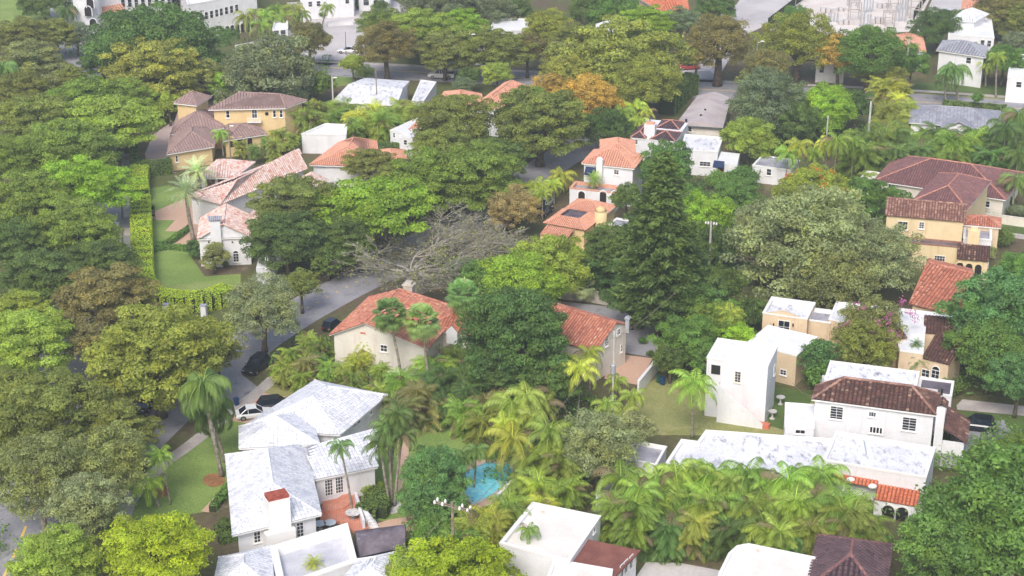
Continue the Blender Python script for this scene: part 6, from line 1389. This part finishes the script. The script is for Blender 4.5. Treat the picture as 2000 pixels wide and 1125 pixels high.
# ================================================================ TREES
T = tree
def bare(base, ctr, rpx, H, label):
    B = G(*base); R = rpx/PPM(ctr[1], H*.8); C = G(ctr[0], ctr[1], H*.8); off = C-B; rg = random.Random(12); b = MB(); tips = []
    def grow(p, d, L, r, lv):
        n = 3; pts = [p]; q = p.copy()
        for i in range(n):
            d = d+np.array([rg.uniform(-.28, .28), rg.uniform(-.28, .28), rg.uniform(-.2, .17)]); d /= np.linalg.norm(d); q = q+d*L/n; pts.append(q)
            if lv >= 3: tips.append(q)
        b.tube(pts, [r, r*.85, r*.72, r*.6], 6 if lv < 2 else 4, cap=False)
        if lv >= 6: return
        for k in range(3):
            a = rg.uniform(-1.1, 1.1); s_ = np.array([d[0]*math.cos(a)-d[1]*math.sin(a), d[0]*math.sin(a)+d[1]*math.cos(a), d[2]*.5+rg.uniform(-.1, .35)]); st = pts[rg.choice([2, 3, 3])]
            grow(st, s_/np.linalg.norm(s_), L*rg.uniform(.62, .85), max(.028, r*.6), lv+1)
    b.tube([(0, 0, -.2), (.1, 0, 1.2), (off[0]*.15, off[1]*.15, 2.4)], [.5, .38, .34], 8)
    st = np.array([off[0]*.15, off[1]*.15, 2.3])
    for k in range(12):
        a = k*.524+.3; e = np.array([off[0]*.9+math.cos(a)*R*.72, off[1]*.9+math.sin(a)*R*.72, H*.42])-st; grow(st, e/np.linalg.norm(e), np.linalg.norm(e)*.6, .2, 1)
    t = empty('bare_tree', (B[0], B[1], 0), label, 'tree', 'broadleaf trees'); b.build('trunk', M['palebark'], t, smooth=True, local=True)
    rng = np.random.default_rng(5); cdx = Cards()
    for q in tips[::15]: n = 5; cdx.add(q+rng.normal(size=(n, 3))*.35, rng.normal(size=(n, 3))+np.array([0, 0, .5]), .17, .1, rng.random(n), rng)
    o = bpy.data.objects.new('crown', cdx.mesh('crown', M['leaf'])); coll.objects.link(o); o.parent = t; o.color = COL['moss']
# upper left
T('dense', 85, 2, 52, 'dk', 'dark tree with short trunk on the lawn at top left', H=6)
T('dome', 305, 94, 140, 'dg', 'enormous dark green spreading tree in front of the hotel', H=9, thick=1.6)
T('dome', 200, 122, 52, 'dg', 'dark green lower shoulder tree left of the enormous spreading tree', H=6)
T('layer', 45, 75, 62, 'ol', 'olive feathery tree at the left edge below the lawn', H=6)
T('layer', 110, 68, 45, 'ol', 'olive tree at the near edge of the top left lawn', H=6)
T('airy', 150, 70, 40, 'dgr', 'thin greyish tree beside the hotel corner tower')
T('layer', 60, 128, 75, 'moss', 'mossy brown green tree on the left avenue, uppermost but two', H=7)
T('layer', 35, 180, 62, 'ol', 'olive tree with pale trunk at left edge near the dark road', H=7)
T('layer', 105, 178, 50, 'moss', 'small mossy tree left of the dark road gap')
T('layer', 300, 140, 98, 'br', 'wide yellowish olive tree below the enormous dark tree', H=8)
T('layer', 395, 148, 50, 'moss', 'olive grey tree right of the wide yellowish olive tree')
T('round', 425, 165, 26, 'bright', 'small bright green tree above the mansion roof')
T('dense', 525, 150, 100, 'dgr', 'broad grey green tree behind the yellow mansion', H=7)
T('dense', 620, 165, 34, 'md', 'green tree beside the pale pole and bungalow'); T('tuft', 690, 128, 26, 'lg', 'bright tufted tree at the avenue above the bungalow'); T('dense', 712, 142, 18, 'dk', 'small dark tree on the verge above the bungalow')
T('layer', 140, 152, 36, 'ol', 'small olive tree standing in front of the dark road at top left', H=8)
T('flat', 165, 195, 78, 'md', 'flat topped green tree beside the gap in the dark road', H=7)
T('layer', 235, 198, 62, 'md', 'green tree left of the mansion tower', H=6.5)
T('flat', 205, 245, 100, 'lg', 'broad bright olive tree left of the pink driveway', H=8)
T('layer', 70, 240, 85, 'ol', 'large olive tree at left between the two road gaps', H=8)
T('layer', 130, 300, 95, 'md', 'large green tree above the bright sunlit tree on the left', H=8)
T('layer', 20, 320, 70, 'md', 'green tree cut by the left edge beside the large green tree', H=8)
T('layer', 165, 368, 88, 'bright', 'bright yellow green tree beside the sidewalk crossings', H=8)
T('layer', 60, 400, 90, 'md', 'big green layered tree at left below the bright tree', H=8.5)
T('layer', 150, 455, 92, 'md', 'dense green layered tree opposite the brick driveway', H=8.5)
T('layer', 30, 480, 70, 'dk', 'dark layered tree at left edge in mid height', H=8)
T('layer', 195, 520, 72, 'dk', 'dark green tree beside the long clipped hedge', H=7.5)
T('layer', 85, 545, 80, 'dk', 'dark green tree above the brownish tree at left', H=8)
T('layer', 200, 590, 98, 'bn', 'brownish orange tree beside the hedge corner', H=8, thick=1.3)
T('layer', 30, 610, 62, 'lg', 'bright green tree at left edge above the bare road gap', H=8)
T('layer', 55, 672, 95, 'lg', 'wide bright green tree left of the grey road strip', H=8.5)
T('layer', 306, 702, 142, 'br', 'huge yellow green spreading tree beside the curving street', H=9, thick=1.2)
T('layer', 172, 668, 50, 'bn', 'brownish tree between the hedge corner and huge spreading tree', H=7)
T('layer', 20, 760, 60, 'ol', 'olive tree at left edge beside the road strip', H=7)
T('layer', 270, 845, 45, 'ol', 'small olive tree by the curving street corner', H=6)
T('layer', 372, 652, 52, 'br', 'yellow green tree behind the huge spreading one', H=8)
T('layer', 215, 822, 62, 'ol', 'olive tree partly hiding the dark car on the street', H=8)
T('layer', 95, 815, 125, 'ol', 'large olive tree left of the street corner', H=8.5)
T('airy', 215, 900, 100, 'moss', 'loose brown green tree with pale twigs by the sidewalk', H=8.5, tm=M['palebark'])
T('airy', 75, 930, 118, 'moss', 'big loose tree with pale branches at lower left', H=9, tm=M['palebark'])
T('airy', 165, 985, 90, 'gr', 'lowest loose greyish tree left of the bright yellow tree', H=8)
T('layer', 105, 1105, 95, 'lg', 'light green tree at the bottom left corner', H=7)
T('layer', 306, 1078, 106, 'yg', 'vivid yellow green spreading tree beside the villa lawn', H=8, thick=1.2)
T('airy', 588, 556, 42, 'ol', 'olive tree overhanging the street below the estate house', H=5); T('layer', 425, 690, 42, 'ol', 'small olive tree at the right edge of the huge spreading tree', H=6)
T('airy', 512, 605, 92, 'gr', 'grey green fine leaved tree beside the curving street', H=7)
T('round', 418, 502, 27, 'moss', 'small round tree on the estate lawn', H=2.6); T('round', 376, 484, 17, 'dg', 'dark conical bush beside the date palm trunk', H=1.6, cat='bush')
T('airy', 395, 705, 40, 'dk', 'dark twiggy growth inside the edge of the huge spreading tree')
# centre left
T('layer', 572, 405, 92, 'ol', 'dark olive street tree in front of the estate house', H=8)
T('layer', 560, 470, 80, 'dk', 'darker lower tree touching the estate house wall', H=6.5)
T('flat', 738, 405, 106, 'bright', 'bright green fan shaped tree in the centre left', H=8.5)
T('layer', 680, 470, 62, 'dk', 'dark tree under the bright green fan shaped tree', H=6)
T('layer', 722, 322, 48, 'ol', 'olive tree in front of the smooth orange roof', H=6); T('layer', 775, 350, 50, 'ol', 'olive tree right of the smooth orange roof', H=7)
T('airy', 805, 340, 45, 'dgr', 'grey twiggy tree behind the bright fan shaped tree'); T('layer', 845, 350, 85, 'md', 'green tree above the bare branching tree', H=8)
T('layer', 925, 350, 100, 'md', 'wide green tree along the street bend', H=8); T('layer', 868, 300, 70, 'ol', 'olive green tree right of the low white house', H=8)
T('layer', 885, 245, 88, 'ol', 'olive tree in front of the pale orange roofed house', H=8.5); T('layer', 1055, 240, 98, 'ol', 'large dark olive tree with visible trunk on the street', H=9, thick=1.4)
T('layer', 970, 310, 60, 'dk', 'dark green tree between two wide street trees', H=7); T('layer', 1030, 200, 50, 'md', 'green tree top behind the large dark olive tree', H=8)
T('airy', 1000, 408, 64, 'pink', 'round pinkish brown tree left of the skylight house', H=5.5); T('round', 985, 428, 32, 'pink', 'small rusty shrub like tree below the pinkish brown tree', H=3)
bare((800, 560), (815, 478), 148, 7.5, 'nearly bare grey tree with sprawling pale branches')
bare((890, 545), (905, 465), 85, 7, 'smaller nearly bare tree with grey twigs at the street bend')
T('airy', 905, 535, 42, 'dgr', 'thin green tree behind the stone topped chimney', H=3.5, tm=M['palebark'])
T('dense', 1015, 555, 90, 'bright', 'fresh green leafy tree behind the dark centre tree', H=5.5, sq=.8); T('dense', 940, 545, 45, 'mango', 'green tree beside the fan palm above the red roof', H=5)
T('dense', 1085, 522, 78, 'lg', 'bright glossy leaved tree below the skylight house', H=5.5); T('dense', 1140, 530, 45, 'mango', 'dense green tree left of the tall conifer'); T('dense', 1030, 506, 38, 'lg', 'small bright glossy tree left of the skylight house porch')
T('layer', 1012, 668, 112, 'dg', 'big dark green tree standing between the red roofs', H=8.5, sq=1.35, thick=1.3); T('layer', 1000, 620, 82, 'dg', 'upper crown of dark green foliage left of the cream gable', H=9.5)
T('layer', 965, 718, 60, 'dk', 'dark green tree right of the leaning palms', H=6); T('layer', 1070, 740, 62, 'dg', 'dark green tree behind the yellow palms', H=6)
# upper centre
T('airy', 755, 90, 68, 'bn', 'rusty brown tree beside the pale plaza', H=8.5, thick=1.3); T('layer', 745, 50, 50, 'md', 'green tree behind the rusty brown tree')
T('layer', 822, 62, 68, 'lg', 'light green tree on far side of the avenue', H=8); T('layer', 905, 50, 50, 'bright', 'fresh green tree near the far white roof', H=7); T('layer', 868, 100, 60, 'ol', 'olive tree overhanging the avenue and pickup', H=7)
T('layer', 955, 100, 70, 'ol', 'olive tree right of the lamp pole on the avenue', H=7.5); T('airy', 850, 18, 80, 'dgr', 'hazy grey tree group at the top edge'); T('airy', 950, 18, 60, 'dgr', 'hazy grey green tree at the top edge right of centre')
T('dense', 603, 78, 45, 'bn', 'dark brown tree on the near edge of the plaza', H=7); T('dense', 915, 150, 22, 'dk', 'narrow dark tree beside the avenue'); T('airy', 905, 168, 28, 'dgr', 'greyish shrub tree behind the orange hip roofs', H=3)
T('dense', 970, 145, 30, 'lg', 'bright green tree behind the pale orange roof', H=5); T('airy', 1068, 60, 58, 'br', 'brown olive tree right of the far white roof', H=9); T('airy', 1030, 95, 45, 'bn', 'dark rusty tree on the avenue near the centre', H=7); T('layer', 1130, 85, 55, 'ol', 'olive tree left of the low hip roofed house', H=9)
T('layer', 1110, 118, 55, 'moss', 'greyish olive tree hanging over the avenue', H=7)
T('layer', 1262, 48, 52, 'bright', 'bright green flat topped tree beside the far orange roof', H=7); T('dense', 1200, 32, 55, 'mango', 'dark green tree cluster behind the hip roofed house', H=6); T('dense', 1150, 20, 45, 'dk', 'dark tree at the top edge above the hip roof'); T('airy', 1330, 45, 45, 'dgr', 'grey green tree below the far orange roof'); T('dense', 1400, 15, 42, 'dg', 'dark rounded tree left of the car park')
T('layer', 1215, 120, 122, 'br', 'huge olive brown tree over the avenue', H=9.5, thick=1.4); T('airy', 1260, 165, 80, 'br', 'lower olive brown crown beside the side street', H=8); T('airy', 1110, 150, 60, 'br', 'yellow brown tree above the orange tree', H=8)
T('dense', 1150, 192, 58, 'orr', 'golden orange tree in the upper centre', H=7.5); T('dense', 1075, 172, 36, 'orr', 'smaller golden orange tree left of the first', H=7); T('dense', 1185, 252, 50, 'dg', 'deep green round tree above the mediterranean house', H=5)
T('airy', 1405, 85, 78, 'bn', 'tall brown forked street tree beside the side street', H=10, thick=1.8); T('airy', 1360, 110, 40, 'bn', 'thin brown tree at the side street mouth', H=8)
T('airy', 1560, 85, 88, 'br', 'wide brownish orange tree below the construction yard', H=9, thick=1.4); T('airy', 1640, 105, 55, 'orr', 'thin orange brown tree right of the wide brownish one', H=8); T('dense', 1550, 38, 34, 'mango', 'green bush against the car park fence', H=4)
T('airy', 1700, 110, 85, 'mango', 'green tree with grey branches in front of the hidden orange roof', H=8.5); T('dense', 1690, 140, 30, 'ol', 'small olive tree on the avenue verge'); T('dense', 1780, 125, 38, 'mango', 'green tree right of the tall pale pole', H=7)
T('airy', 1830, 58, 60, 'dg', 'dark fine leaved tree left of the bright white roof', H=6); T('airy', 1950, 15, 62, 'bn', 'brown tree at the top right corner', H=8); T('layer', 1985, 40, 50, 'ol', 'olive tree at the right edge near the top'); T('dense', 1960, 120, 42, 'mango', 'dark green tree right of the shingle house', H=6)
T('airy', 1985, 90, 40, 'dgr', 'grey green tree in front of the white house at right edge'); T('round', 1910, 192, 12, 'mango', 'tiny young tree on the avenue verge', H=2.5); T('airy', 1500, 200, 92, 'dgr', 'wide grey green tree right of the long grey roof', H=8)
T('dense', 1462, 272, 55, 'lg', 'neat round green tree in front of the parapet house', H=5.5); T('dense', 1612, 212, 62, 'bright', 'bright green tree above the tall palms', H=6.5); T('dense', 1668, 205, 38, 'dg', 'dark green tree left of the avenue path', H=6); T('dense', 1560, 240, 50, 'dk', 'dark green tree behind the yellow palms on the right')
T('dense', 1303, 325, 58, 'mango', 'rounded green tree right of the mediterranean house', H=7.5, sq=1.1); T('dense', 1225, 385, 32, 'dk', 'dark tree in front of the arched porch', H=5)
T('dense', 1372, 425, 62, 'bright', 'bright green lumpy tree right of the conifer', H=6.5); T('dense', 1340, 400, 45, 'mango', 'green tree behind the conifer top', H=6); T('dense', 1440, 385, 50, 'mango', 'green tree below the round front tree', H=5)
T('dense', 1395, 480, 50, 'dk', 'dark tree beside the pale utility pole', H=5)
# right half
T('airy', 1580, 480, 165, 'gr', 'great silvery grey green tree in the right centre', H=9, thick=1.5, tm=M['bark']); T('airy', 1700, 500, 105, 'gr', 'silvery tree crown touching the yellow house', H=7.5); T('airy', 1500, 450, 80, 'gr', 'silvery crown left of the great grey green tree', H=9); T('airy', 1620, 545, 110, 'moss', 'lower mossy crown above the cream flat roof', H=6)
T('dense', 1590, 372, 62, 'lg', 'light green tree with orange red flowers', H=5.5, flowers=(26, (236, 120, 50), .35)); T('dense', 1690, 385, 50, 'mango', 'green tree left of the purple brown roof', H=4.5); T('dense', 1745, 392, 32, 'mango', 'small green tree at the bungalow corner', H=4)
T('dense', 1350, 600, 70, 'mango', 'dark green mango like tree right of the conifer base', H=5); T('dense', 1340, 665, 62, 'mango', 'dense green tree beside the brick terrace', H=5.5); T('dense', 1405, 635, 55, 'md', 'green leafy tree with yellow fruit', H=5, flowers=(5, (240, 190, 60), .2)); T('dense', 1310, 700, 40, 'dk', 'dark green tree at the terrace wall', H=4); T('dense', 1430, 660, 40, 'bright', 'bright green tree behind the garage tower', H=4.5)
T('dense', 1385, 700, 38, 'mango', 'green tree directly behind the coconut palm', H=4.5); T('dense', 1470, 610, 34, 'dk', 'dark tree left of the curved parapet', H=4)
T('airy', 1705, 635, 80, 'moss', 'sprawling tree with magenta flowers over the white roof', H=6.5, flowers=(16, (200, 116, 168), .28)); T('airy', 1690, 680, 72, 'ol', 'olive shrub tree behind the brown barrel roof', H=5.5); T('airy', 1600, 695, 45, 'teal', 'feathery green young tree beside the cream annex', H=5); T('airy', 1600, 735, 36, 'mango', 'leafy shrub tree left of the brown roofed house', H=3)
T('dense', 1965, 610, 105, 'teal', 'large dense green tree at the right edge', H=9, thick=1.4); T('dense', 1935, 690, 78, 'mango', 'lower part tree of dense green foliage above the suv', H=6.5); T('dense', 1990, 740, 62, 'teal', 'green tree at right edge beside the pale driveway', H=6); T('dense', 1985, 540, 55, 'mango', 'green tree top at the right edge beside the porch', H=8)
T('dense', 1985, 1010, 178, 'mango', 'massive glossy green tree filling the lower right corner', H=9, thick=1.6); T('dense', 1850, 1060, 98, 'mango', 'glossy green tree right of the dark tiled pavilion', H=6.5); T('dense', 1995, 905, 70, 'md', 'glossy green tree at the right edge below the driveway', H=8)
T('airy', 1168, 868, 92, 'gr', 'fine leaved silvery tree with dark trunk in lower centre', H=6.5); T('airy', 1230, 840, 50, 'gr', 'silvery crown reaching over the dry lawn', H=5.5)
T('dense', 850, 932, 66, 'teal', 'dense bluish green tree beside the pool', H=5, sq=1.15); T('dense', 850, 985, 60, 'teal', 'lower bluish green tree beside the villa path', H=3.5); T('dense', 850, 1050, 50, 'mango', 'green tree behind the double crossarm pole', H=3.5)
T('dense', 892, 1130, 118, 'yg', 'yellow green tree along the bottom edge', H=4.5, sq=.8); T('dense', 800, 1120, 60, 'lg', 'light green tree beside the villa at the bottom edge', H=4)
T('dense', 620, 718, 32, 'mango', 'green shrub tree left of the tiled gable', H=2.5); T('dense', 548, 722, 22, 'bright', 'bright shrub tree beside the black suv', H=2)
T('dense', 465, 30, 10, 'dk', 'small clipped tree against the arcaded wing'); T('dense', 1010, 20, 30, 'dk', 'dark tree at the top edge near centre')
T('round', 330, 205, 24, 'ypalm', 'small yellowish tree left of the mansion tower', H=4)

T('airy', 1500, 128, 46, 'bn', 'thin brownish tree between forked street tree and the wide brownish one', H=8); T('airy', 1745, 152, 32, 'ol', 'olive tree on the verge left of the tall pale pole', H=5); T('layer', 640, 505, 45, 'dk', 'dark tree at the street edge left of the bare tree', H=4); T('airy', 1475, 160, 40, 'moss', 'mossy tree at the wooden pole by the avenue', H=4)
T('dense', 1290, 450, 45, 'md', 'green tree pushed against the upper conifer trunk', H=9); T('airy', 1400, 560, 60, 'dk', 'dark loose tree behind the mango like trees', H=5)
# ---- the tall conifer
def conifer(base, top, label, rmax):
    B = G(*base); H = hz(top, base); t = empty('conifer_tree', (B[0], B[1], 0), label, 'tree'); rng = np.random.default_rng(8); cdx = Cards(); lm = MB()
    lv = 34
    for i in range(lv):
        f = i/(lv-1); z = H*(.12+.87*f); R = (1.0+rmax*(1-f)**.95)*(.82+.3*rng.random()); R = min(R, 5.4)*(1 if f < .97 else .5); nb = int(7+3*R)
        for k in range(nb):
            a = k*6.283/nb+i*1.3+rng.normal()*.15; r_ = R*(.55+.65*rng.random()**1.5); d = np.array([math.cos(a), math.sin(a), 0]); lift = .35*f+.12
            m = max(6, int(24*r_)); s = rng.random(m)**.7; C = d*(s*r_)[:, None]+np.array([0, 0, z])+np.array([0, 0, 1])*(s*r_*lift)[:, None]+rng.normal(size=(m, 3))*np.array([.28, .28, .13])*(.6+r_*.12)
            Tn = d+rng.normal(size=(m, 3))*.45+np.array([0, 0, .3]); cdx.add(C, np.array([0, 0, 1.])+rng.normal(size=(m, 3))*.45, .42, .15, .35*rng.random()+.4*rng.random(m)+.2*f, rng, T=Tn)
            if k % 2 == 0: lm.tube([(0, 0, z), tuple(d*r_*.8+np.array([0, 0, z+r_*.8*lift]))], [.07, .02], 4, cap=False)
    c = bpy.data.objects.new('crown', cdx.mesh('crown', M['leaf'])); coll.objects.link(c); c.parent = t; c.color = COL['dk']
    lm.tube([(0, 0, 0), (0, 0, H*.5), (0, 0, H*.97)], [.5, .34, .06], 8); lm.build('trunk', M['bark'], t, local=True, smooth=True)
conifer((1285, 655), (1252, 300), 'tall pointed dark conifer in the centre of the scene', 7.0)
T('layer', 1195, 478, 58, 'dk', 'dark tiered tree left of the conifer trunk', H=9); T('layer', 1215, 520, 85, 'dg', 'lower dark tiered tree at the conifer foot, left side', H=5); T('layer', 1330, 500, 58, 'dk', 'dark tiered tree right of the conifer trunk', H=9); T('layer', 1345, 555, 72, 'dk', 'lower dark tiered tree at the conifer foot, right side', H=7); T('layer', 1235, 575, 55, 'dg', 'dark shaded tree in front of the conifer foot', H=6)

# ================================================================ PALMS
SH = plain('green_crownshaft', lin(128, 160, 84), .5)
palm('foxtail', 395, 748, (434, 930), col='dpalm', label='tall drooping palm with leaning grey trunk on the villa lawn', size=1.35, r=.24); palm('foxtail', 412, 790, (440, 902), col='dpalm', label='shorter drooping palm beside the tall one on the villa lawn', size=1.2, r=.2)
palm('fan', 760, 612, (790, 768), col='fan', label='left fan palm with leaning trunk before the red roof', size=1.3, dead=True); palm('fan', 824, 626, (843, 778), col='fan', label='middle fan palm before the red roof', size=1.4, dead=True); palm('fan', 904, 576, (903, 700), col='fan', label='fan palm rising above the right end of the red roof', size=1.5, dead=True)
palm('coconut', 1357, 748, (1352, 855), col='palm', label='coconut palm on the dry lawn before the white garage tower', size=.98)
palm('coconut', 1424, 612, (1424, 700), col='ypalm', label='yellow green coconut palm left of the curved parapet', size=.72)
palm('date', 362, 372, (378, 468), col='date', label='silvery date palm with brown trunk on the estate driveway', size=.95, r=.3); palm('date', 385, 335, (402, 412), col='date', label='silvery date palm behind the first beside the estate porch', size=.95, r=.3)
palm('royal', 665, 872, (690, 1010), col='dpalm', label='slim palm over the white villa terrace', size=.75, r=.12, shaft=SH)
for cx, cy, bx, by, l in ((758, 835, 766, 985, 'left'), (785, 850, 770, 988, 'right'), (742, 868, 762, 990, 'lowest'), (775, 810, 760, 980, 'highest')): palm('royal', cx, cy, (bx, by), col='dpalm', label=l+' palm of the cluster in the white gravel circle', group='palms in the gravel circle', size=.95, r=.15, shaft=SH)
palm('royal', 1033, 1035, (1038, 1115), col='palm', label='young palm over the rust stained flat roof', size=.62, r=.1, shaft=SH); palm('dwarf', 612, 1100, H=2.5, col='areca', label='small palm with curled fronds over the villa flat roof', size=.9, r=.12)
palm('royal', 312, 890, (333, 985), col='palm', label='slim palm at the lawn edge near the sidewalk', size=.85, r=.1, shaft=SH); palm('royal', 284, 945, (312, 990), col='ypalm', label='lower yellow green palm at the mulch bed', size=.95, r=.12, shaft=SH)
palm('date', 1160, 352, (1160, 405), col='palm', label='stiff palm before the mediterranean arched porch', size=.62, r=.35)
palm('queen', 1862, 135, (1872, 200), col='dpalm', label='big weeping palm on the avenue verge', size=1.35, r=.25); palm('queen', 1845, 150, (1848, 205), col='dpalm', label='smaller weeping palm left of the big one', size=1.0); palm('royal', 1900, 92, (1898, 135), col='palm', label='palm in front of the mottled grey roof', size=1.1); palm('royal', 1948, 112, (1945, 190), col='palm', label='slim tall palm with white trunk on the verge', size=.95, shaft=SH); palm('royal', 1925, 130, (1925, 170), col='areca', label='yellowish palm right of the weeping palms', size=.95)
palm('queen', 1965, 250, H=8, col='dpalm', label='large dark palm right of the blue grey shingle roof', size=1.3); palm('queen', 1990, 225, H=8, col='dpalm', label='large dark palm at the right edge below the avenue', size=1.3); palm('queen', 5, 130, H=9, col='dpalm', label='tall dark palm cut by the left edge', size=1.4); palm('queen', 130, 20, H=6, col='dpalm', label='palm at the hotel lawn edge', size=1.2)
palm('queen', 1985, 350, H=6, col='dpalm', label='dark palm at the right edge above the shrubs', size=1.2); palm('queen', 1990, 300, H=6, col='dpalm', label='dark palm at the right edge beside the palm hedge', size=1.2)
palm('royal', 1873, 25, H=5, col='dpalm', label='thin palm before the bright white roof', size=.8); palm('royal', 638, 15, (628, 55), col='palm', label='palm on the plaza island', size=1.0)
palm('fan', 1148, 525, H=4, col='date', label='silvery fan palm left of the conifer foot', size=1.2); palm('fan', 1140, 560, H=2.5, col='date', label='lower silvery fan palm left of the conifer foot', size=1.1); palm('dwarf', 1795, 705, H=3.5, col='dpalm', label='dark spiky palm beside the flat roof drain', size=1.2, r=.2); palm('dwarf', 1790, 672, H=5.2, col='dpalm', label='small dark palm standing over the cream house roof', size=.8, r=.15)
palm('royal', 432, 262, H=4, col='palm', label='palm beside the wooden pole at the mansion', size=.8)
pf = lambda kind, size, col, H, **k: (lambda it, lab, wh: palm(kind, it[0], it[1], H=H+.7*math.sin(it[0]*2.3+it[1])+(it[2] if len(it) > 2 else 0), col=(col if isinstance(col, str) else col[int(it[0]+it[1]) % len(col)]), label=lab, group=k.get('group', 'palms '+wh), size=size*(1+.17*math.sin(it[0])), r=k.get('r', .1)))
row([(1110, 705), (1082, 728), (1132, 722), (1150, 690)], 'yellow crowned palm', 'before the cream gable', pf('royal', .95, 'ypalm', 6))
row([(1000, 795), (1030, 775), (985, 830), (1035, 815), (1060, 790), (1000, 860), (1070, 845)], 'bright feathery palm', 'in the grove below the cream gable', pf('royal', 1.3, ('ypalm', 'palm', 'areca'), 5.5))
row([(1205, 745), (1235, 775), (1185, 790), (1215, 810)], 'green feathery palm', 'around the transformer pole', pf('royal', .9, ('palm', 'areca'), 4))
row([(1030, 935), (1055, 945), (1045, 885), (1090, 905), (1060, 985), (960, 1010), (925, 1030), (900, 1060), (990, 985), (1100, 950)], 'loose areca palm', 'around the pool and silvery tree', pf('clump', 1.15, ('areca', 'palm', 'ypalm'), 3.8))
row([(930, 880), (905, 895)], 'thin dark palm', 'at the far end of the pool', pf('royal', .75, 'dpalm', 4.5))
row([(600, 660), (630, 680), (575, 690), (605, 710), (640, 715), (590, 735), (560, 715)], 'areca palm clump', 'between the street and the cream gable wall', pf('clump', .85, ('areca', 'moss', 'palm'), 3.4))
row([(700, 700), (720, 670), (690, 735), (745, 720), (665, 720), (735, 760)], 'yellowish areca palm clump', 'against the cream gable wall', pf('clump', .8, ('ypalm', 'areca'), 3.4))
row([(780, 745), (810, 765), (845, 745), (880, 730), (910, 760), (865, 785), (825, 790), (785, 790), (930, 720), (905, 800), (955, 780), (850, 715), (890, 690), (940, 820)], 'full areca palm clump', 'in the palm bank behind the villa', pf('clump', 1.2, ('areca', 'palm', 'dpalm', 'moss'), 3.4))
row([(1215, 935), (1250, 960), (1285, 940), (1320, 925), (1355, 920), (1390, 935), (1425, 945), (1460, 930), (1500, 945), (1540, 940), (1575, 930), (1605, 930)], 'tall palm', 'in back row of the big palm hedge', pf('royal', 1.3, ('palm', 'ypalm', 'palm', 'dpalm', 'areca'), 5.0))
row([(1200, 985), (1235, 1000), (1270, 985), (1305, 975), (1340, 970), (1375, 985), (1410, 990), (1445, 980), (1480, 985), (1520, 990), (1555, 980), (1590, 975), (1630, 995), (1662, 1005), (1690, 1025)], 'arching palm', 'in middle row of the big palm hedge', pf('clump', 1.4, ('palm', 'dpalm', 'areca', 'dk', 'dpalm'), 4.4))
row([(1230, 1035), (1270, 1030), (1310, 1030), (1350, 1025), (1390, 1030), (1430, 1030), (1470, 1035), (1510, 1040), (1550, 1050), (1585, 1030), (1625, 1025)], 'low palm clump', 'in front row of the big palm hedge', pf('clump', 1.25, ('dpalm', 'dk', 'palm', 'areca'), 3.0))
row([(605, 232), (625, 215), (650, 225), (675, 212), (700, 228), (725, 215), (750, 230), (775, 218), (800, 232), (640, 205), (690, 242), (740, 245), (785, 205), (820, 215)], 'palm clump', 'in palms above the white cube', pf('clump', 1.3, ('areca', 'ypalm', 'palm'), 3.6))
row([(1195, 205), (1215, 222), (1240, 208), (1262, 218), (1225, 240), (1250, 238)], 'bright palm', 'left of the long grey roof', pf('royal', 1.1, ('ypalm', 'palm'), 5))
row([(1670+i*24, 268+8*math.sin(i*1.7)) for i in range(13)], 'dense palm clump', 'in upper rank behind brown hip roof', pf('clump', 1.6, ('palm', 'dpalm', 'areca'), 5.0))
row([(1665+i*27, 296+6*math.sin(i*2.1)) for i in range(12)], 'dense palm clump', 'in lower rank behind brown hip roof', pf('clump', 1.5, ('dpalm', 'palm'), 4.2))
row([(1735, 165), (1765, 175), (1745, 195), (1770, 205), (1755, 228), (1730, 215), (1720, 240)], 'fluffy yellow green palm clump', 'beside the avenue', pf('clump', 1.3, ('ypalm', 'areca'), 4.2))
row([(1560, 285, 1), (1590, 300), (1615, 280, 2), (1635, 275, 2), (1668, 278, 2), (1600, 330), (1540, 300), (1695, 345, -4)], 'slender trunked palm', 'right of the small white shed', pf('royal', 1.0, ('palm', 'ypalm'), 6))
row([(480, 35), (500, 25), (520, 30), (540, 20), (555, 35), (510, 50), (575, 18), (590, 30)], 'palm', 'before the arcaded white building', pf('royal', 1.2, ('palm', 'areca'), 6))
row([(1060, 378), (1045, 365), (1080, 360), (1095, 345)], 'bright palm', 'left of the mediterranean house', pf('royal', .95, ('ypalm', 'palm'), 4))
row([(470, 282), (495, 288), (520, 275), (548, 262), (570, 268), (535, 285)], 'palm clump', 'in the garden below the yellow mansion', pf('clump', .8, ('areca', 'mango'), 3))
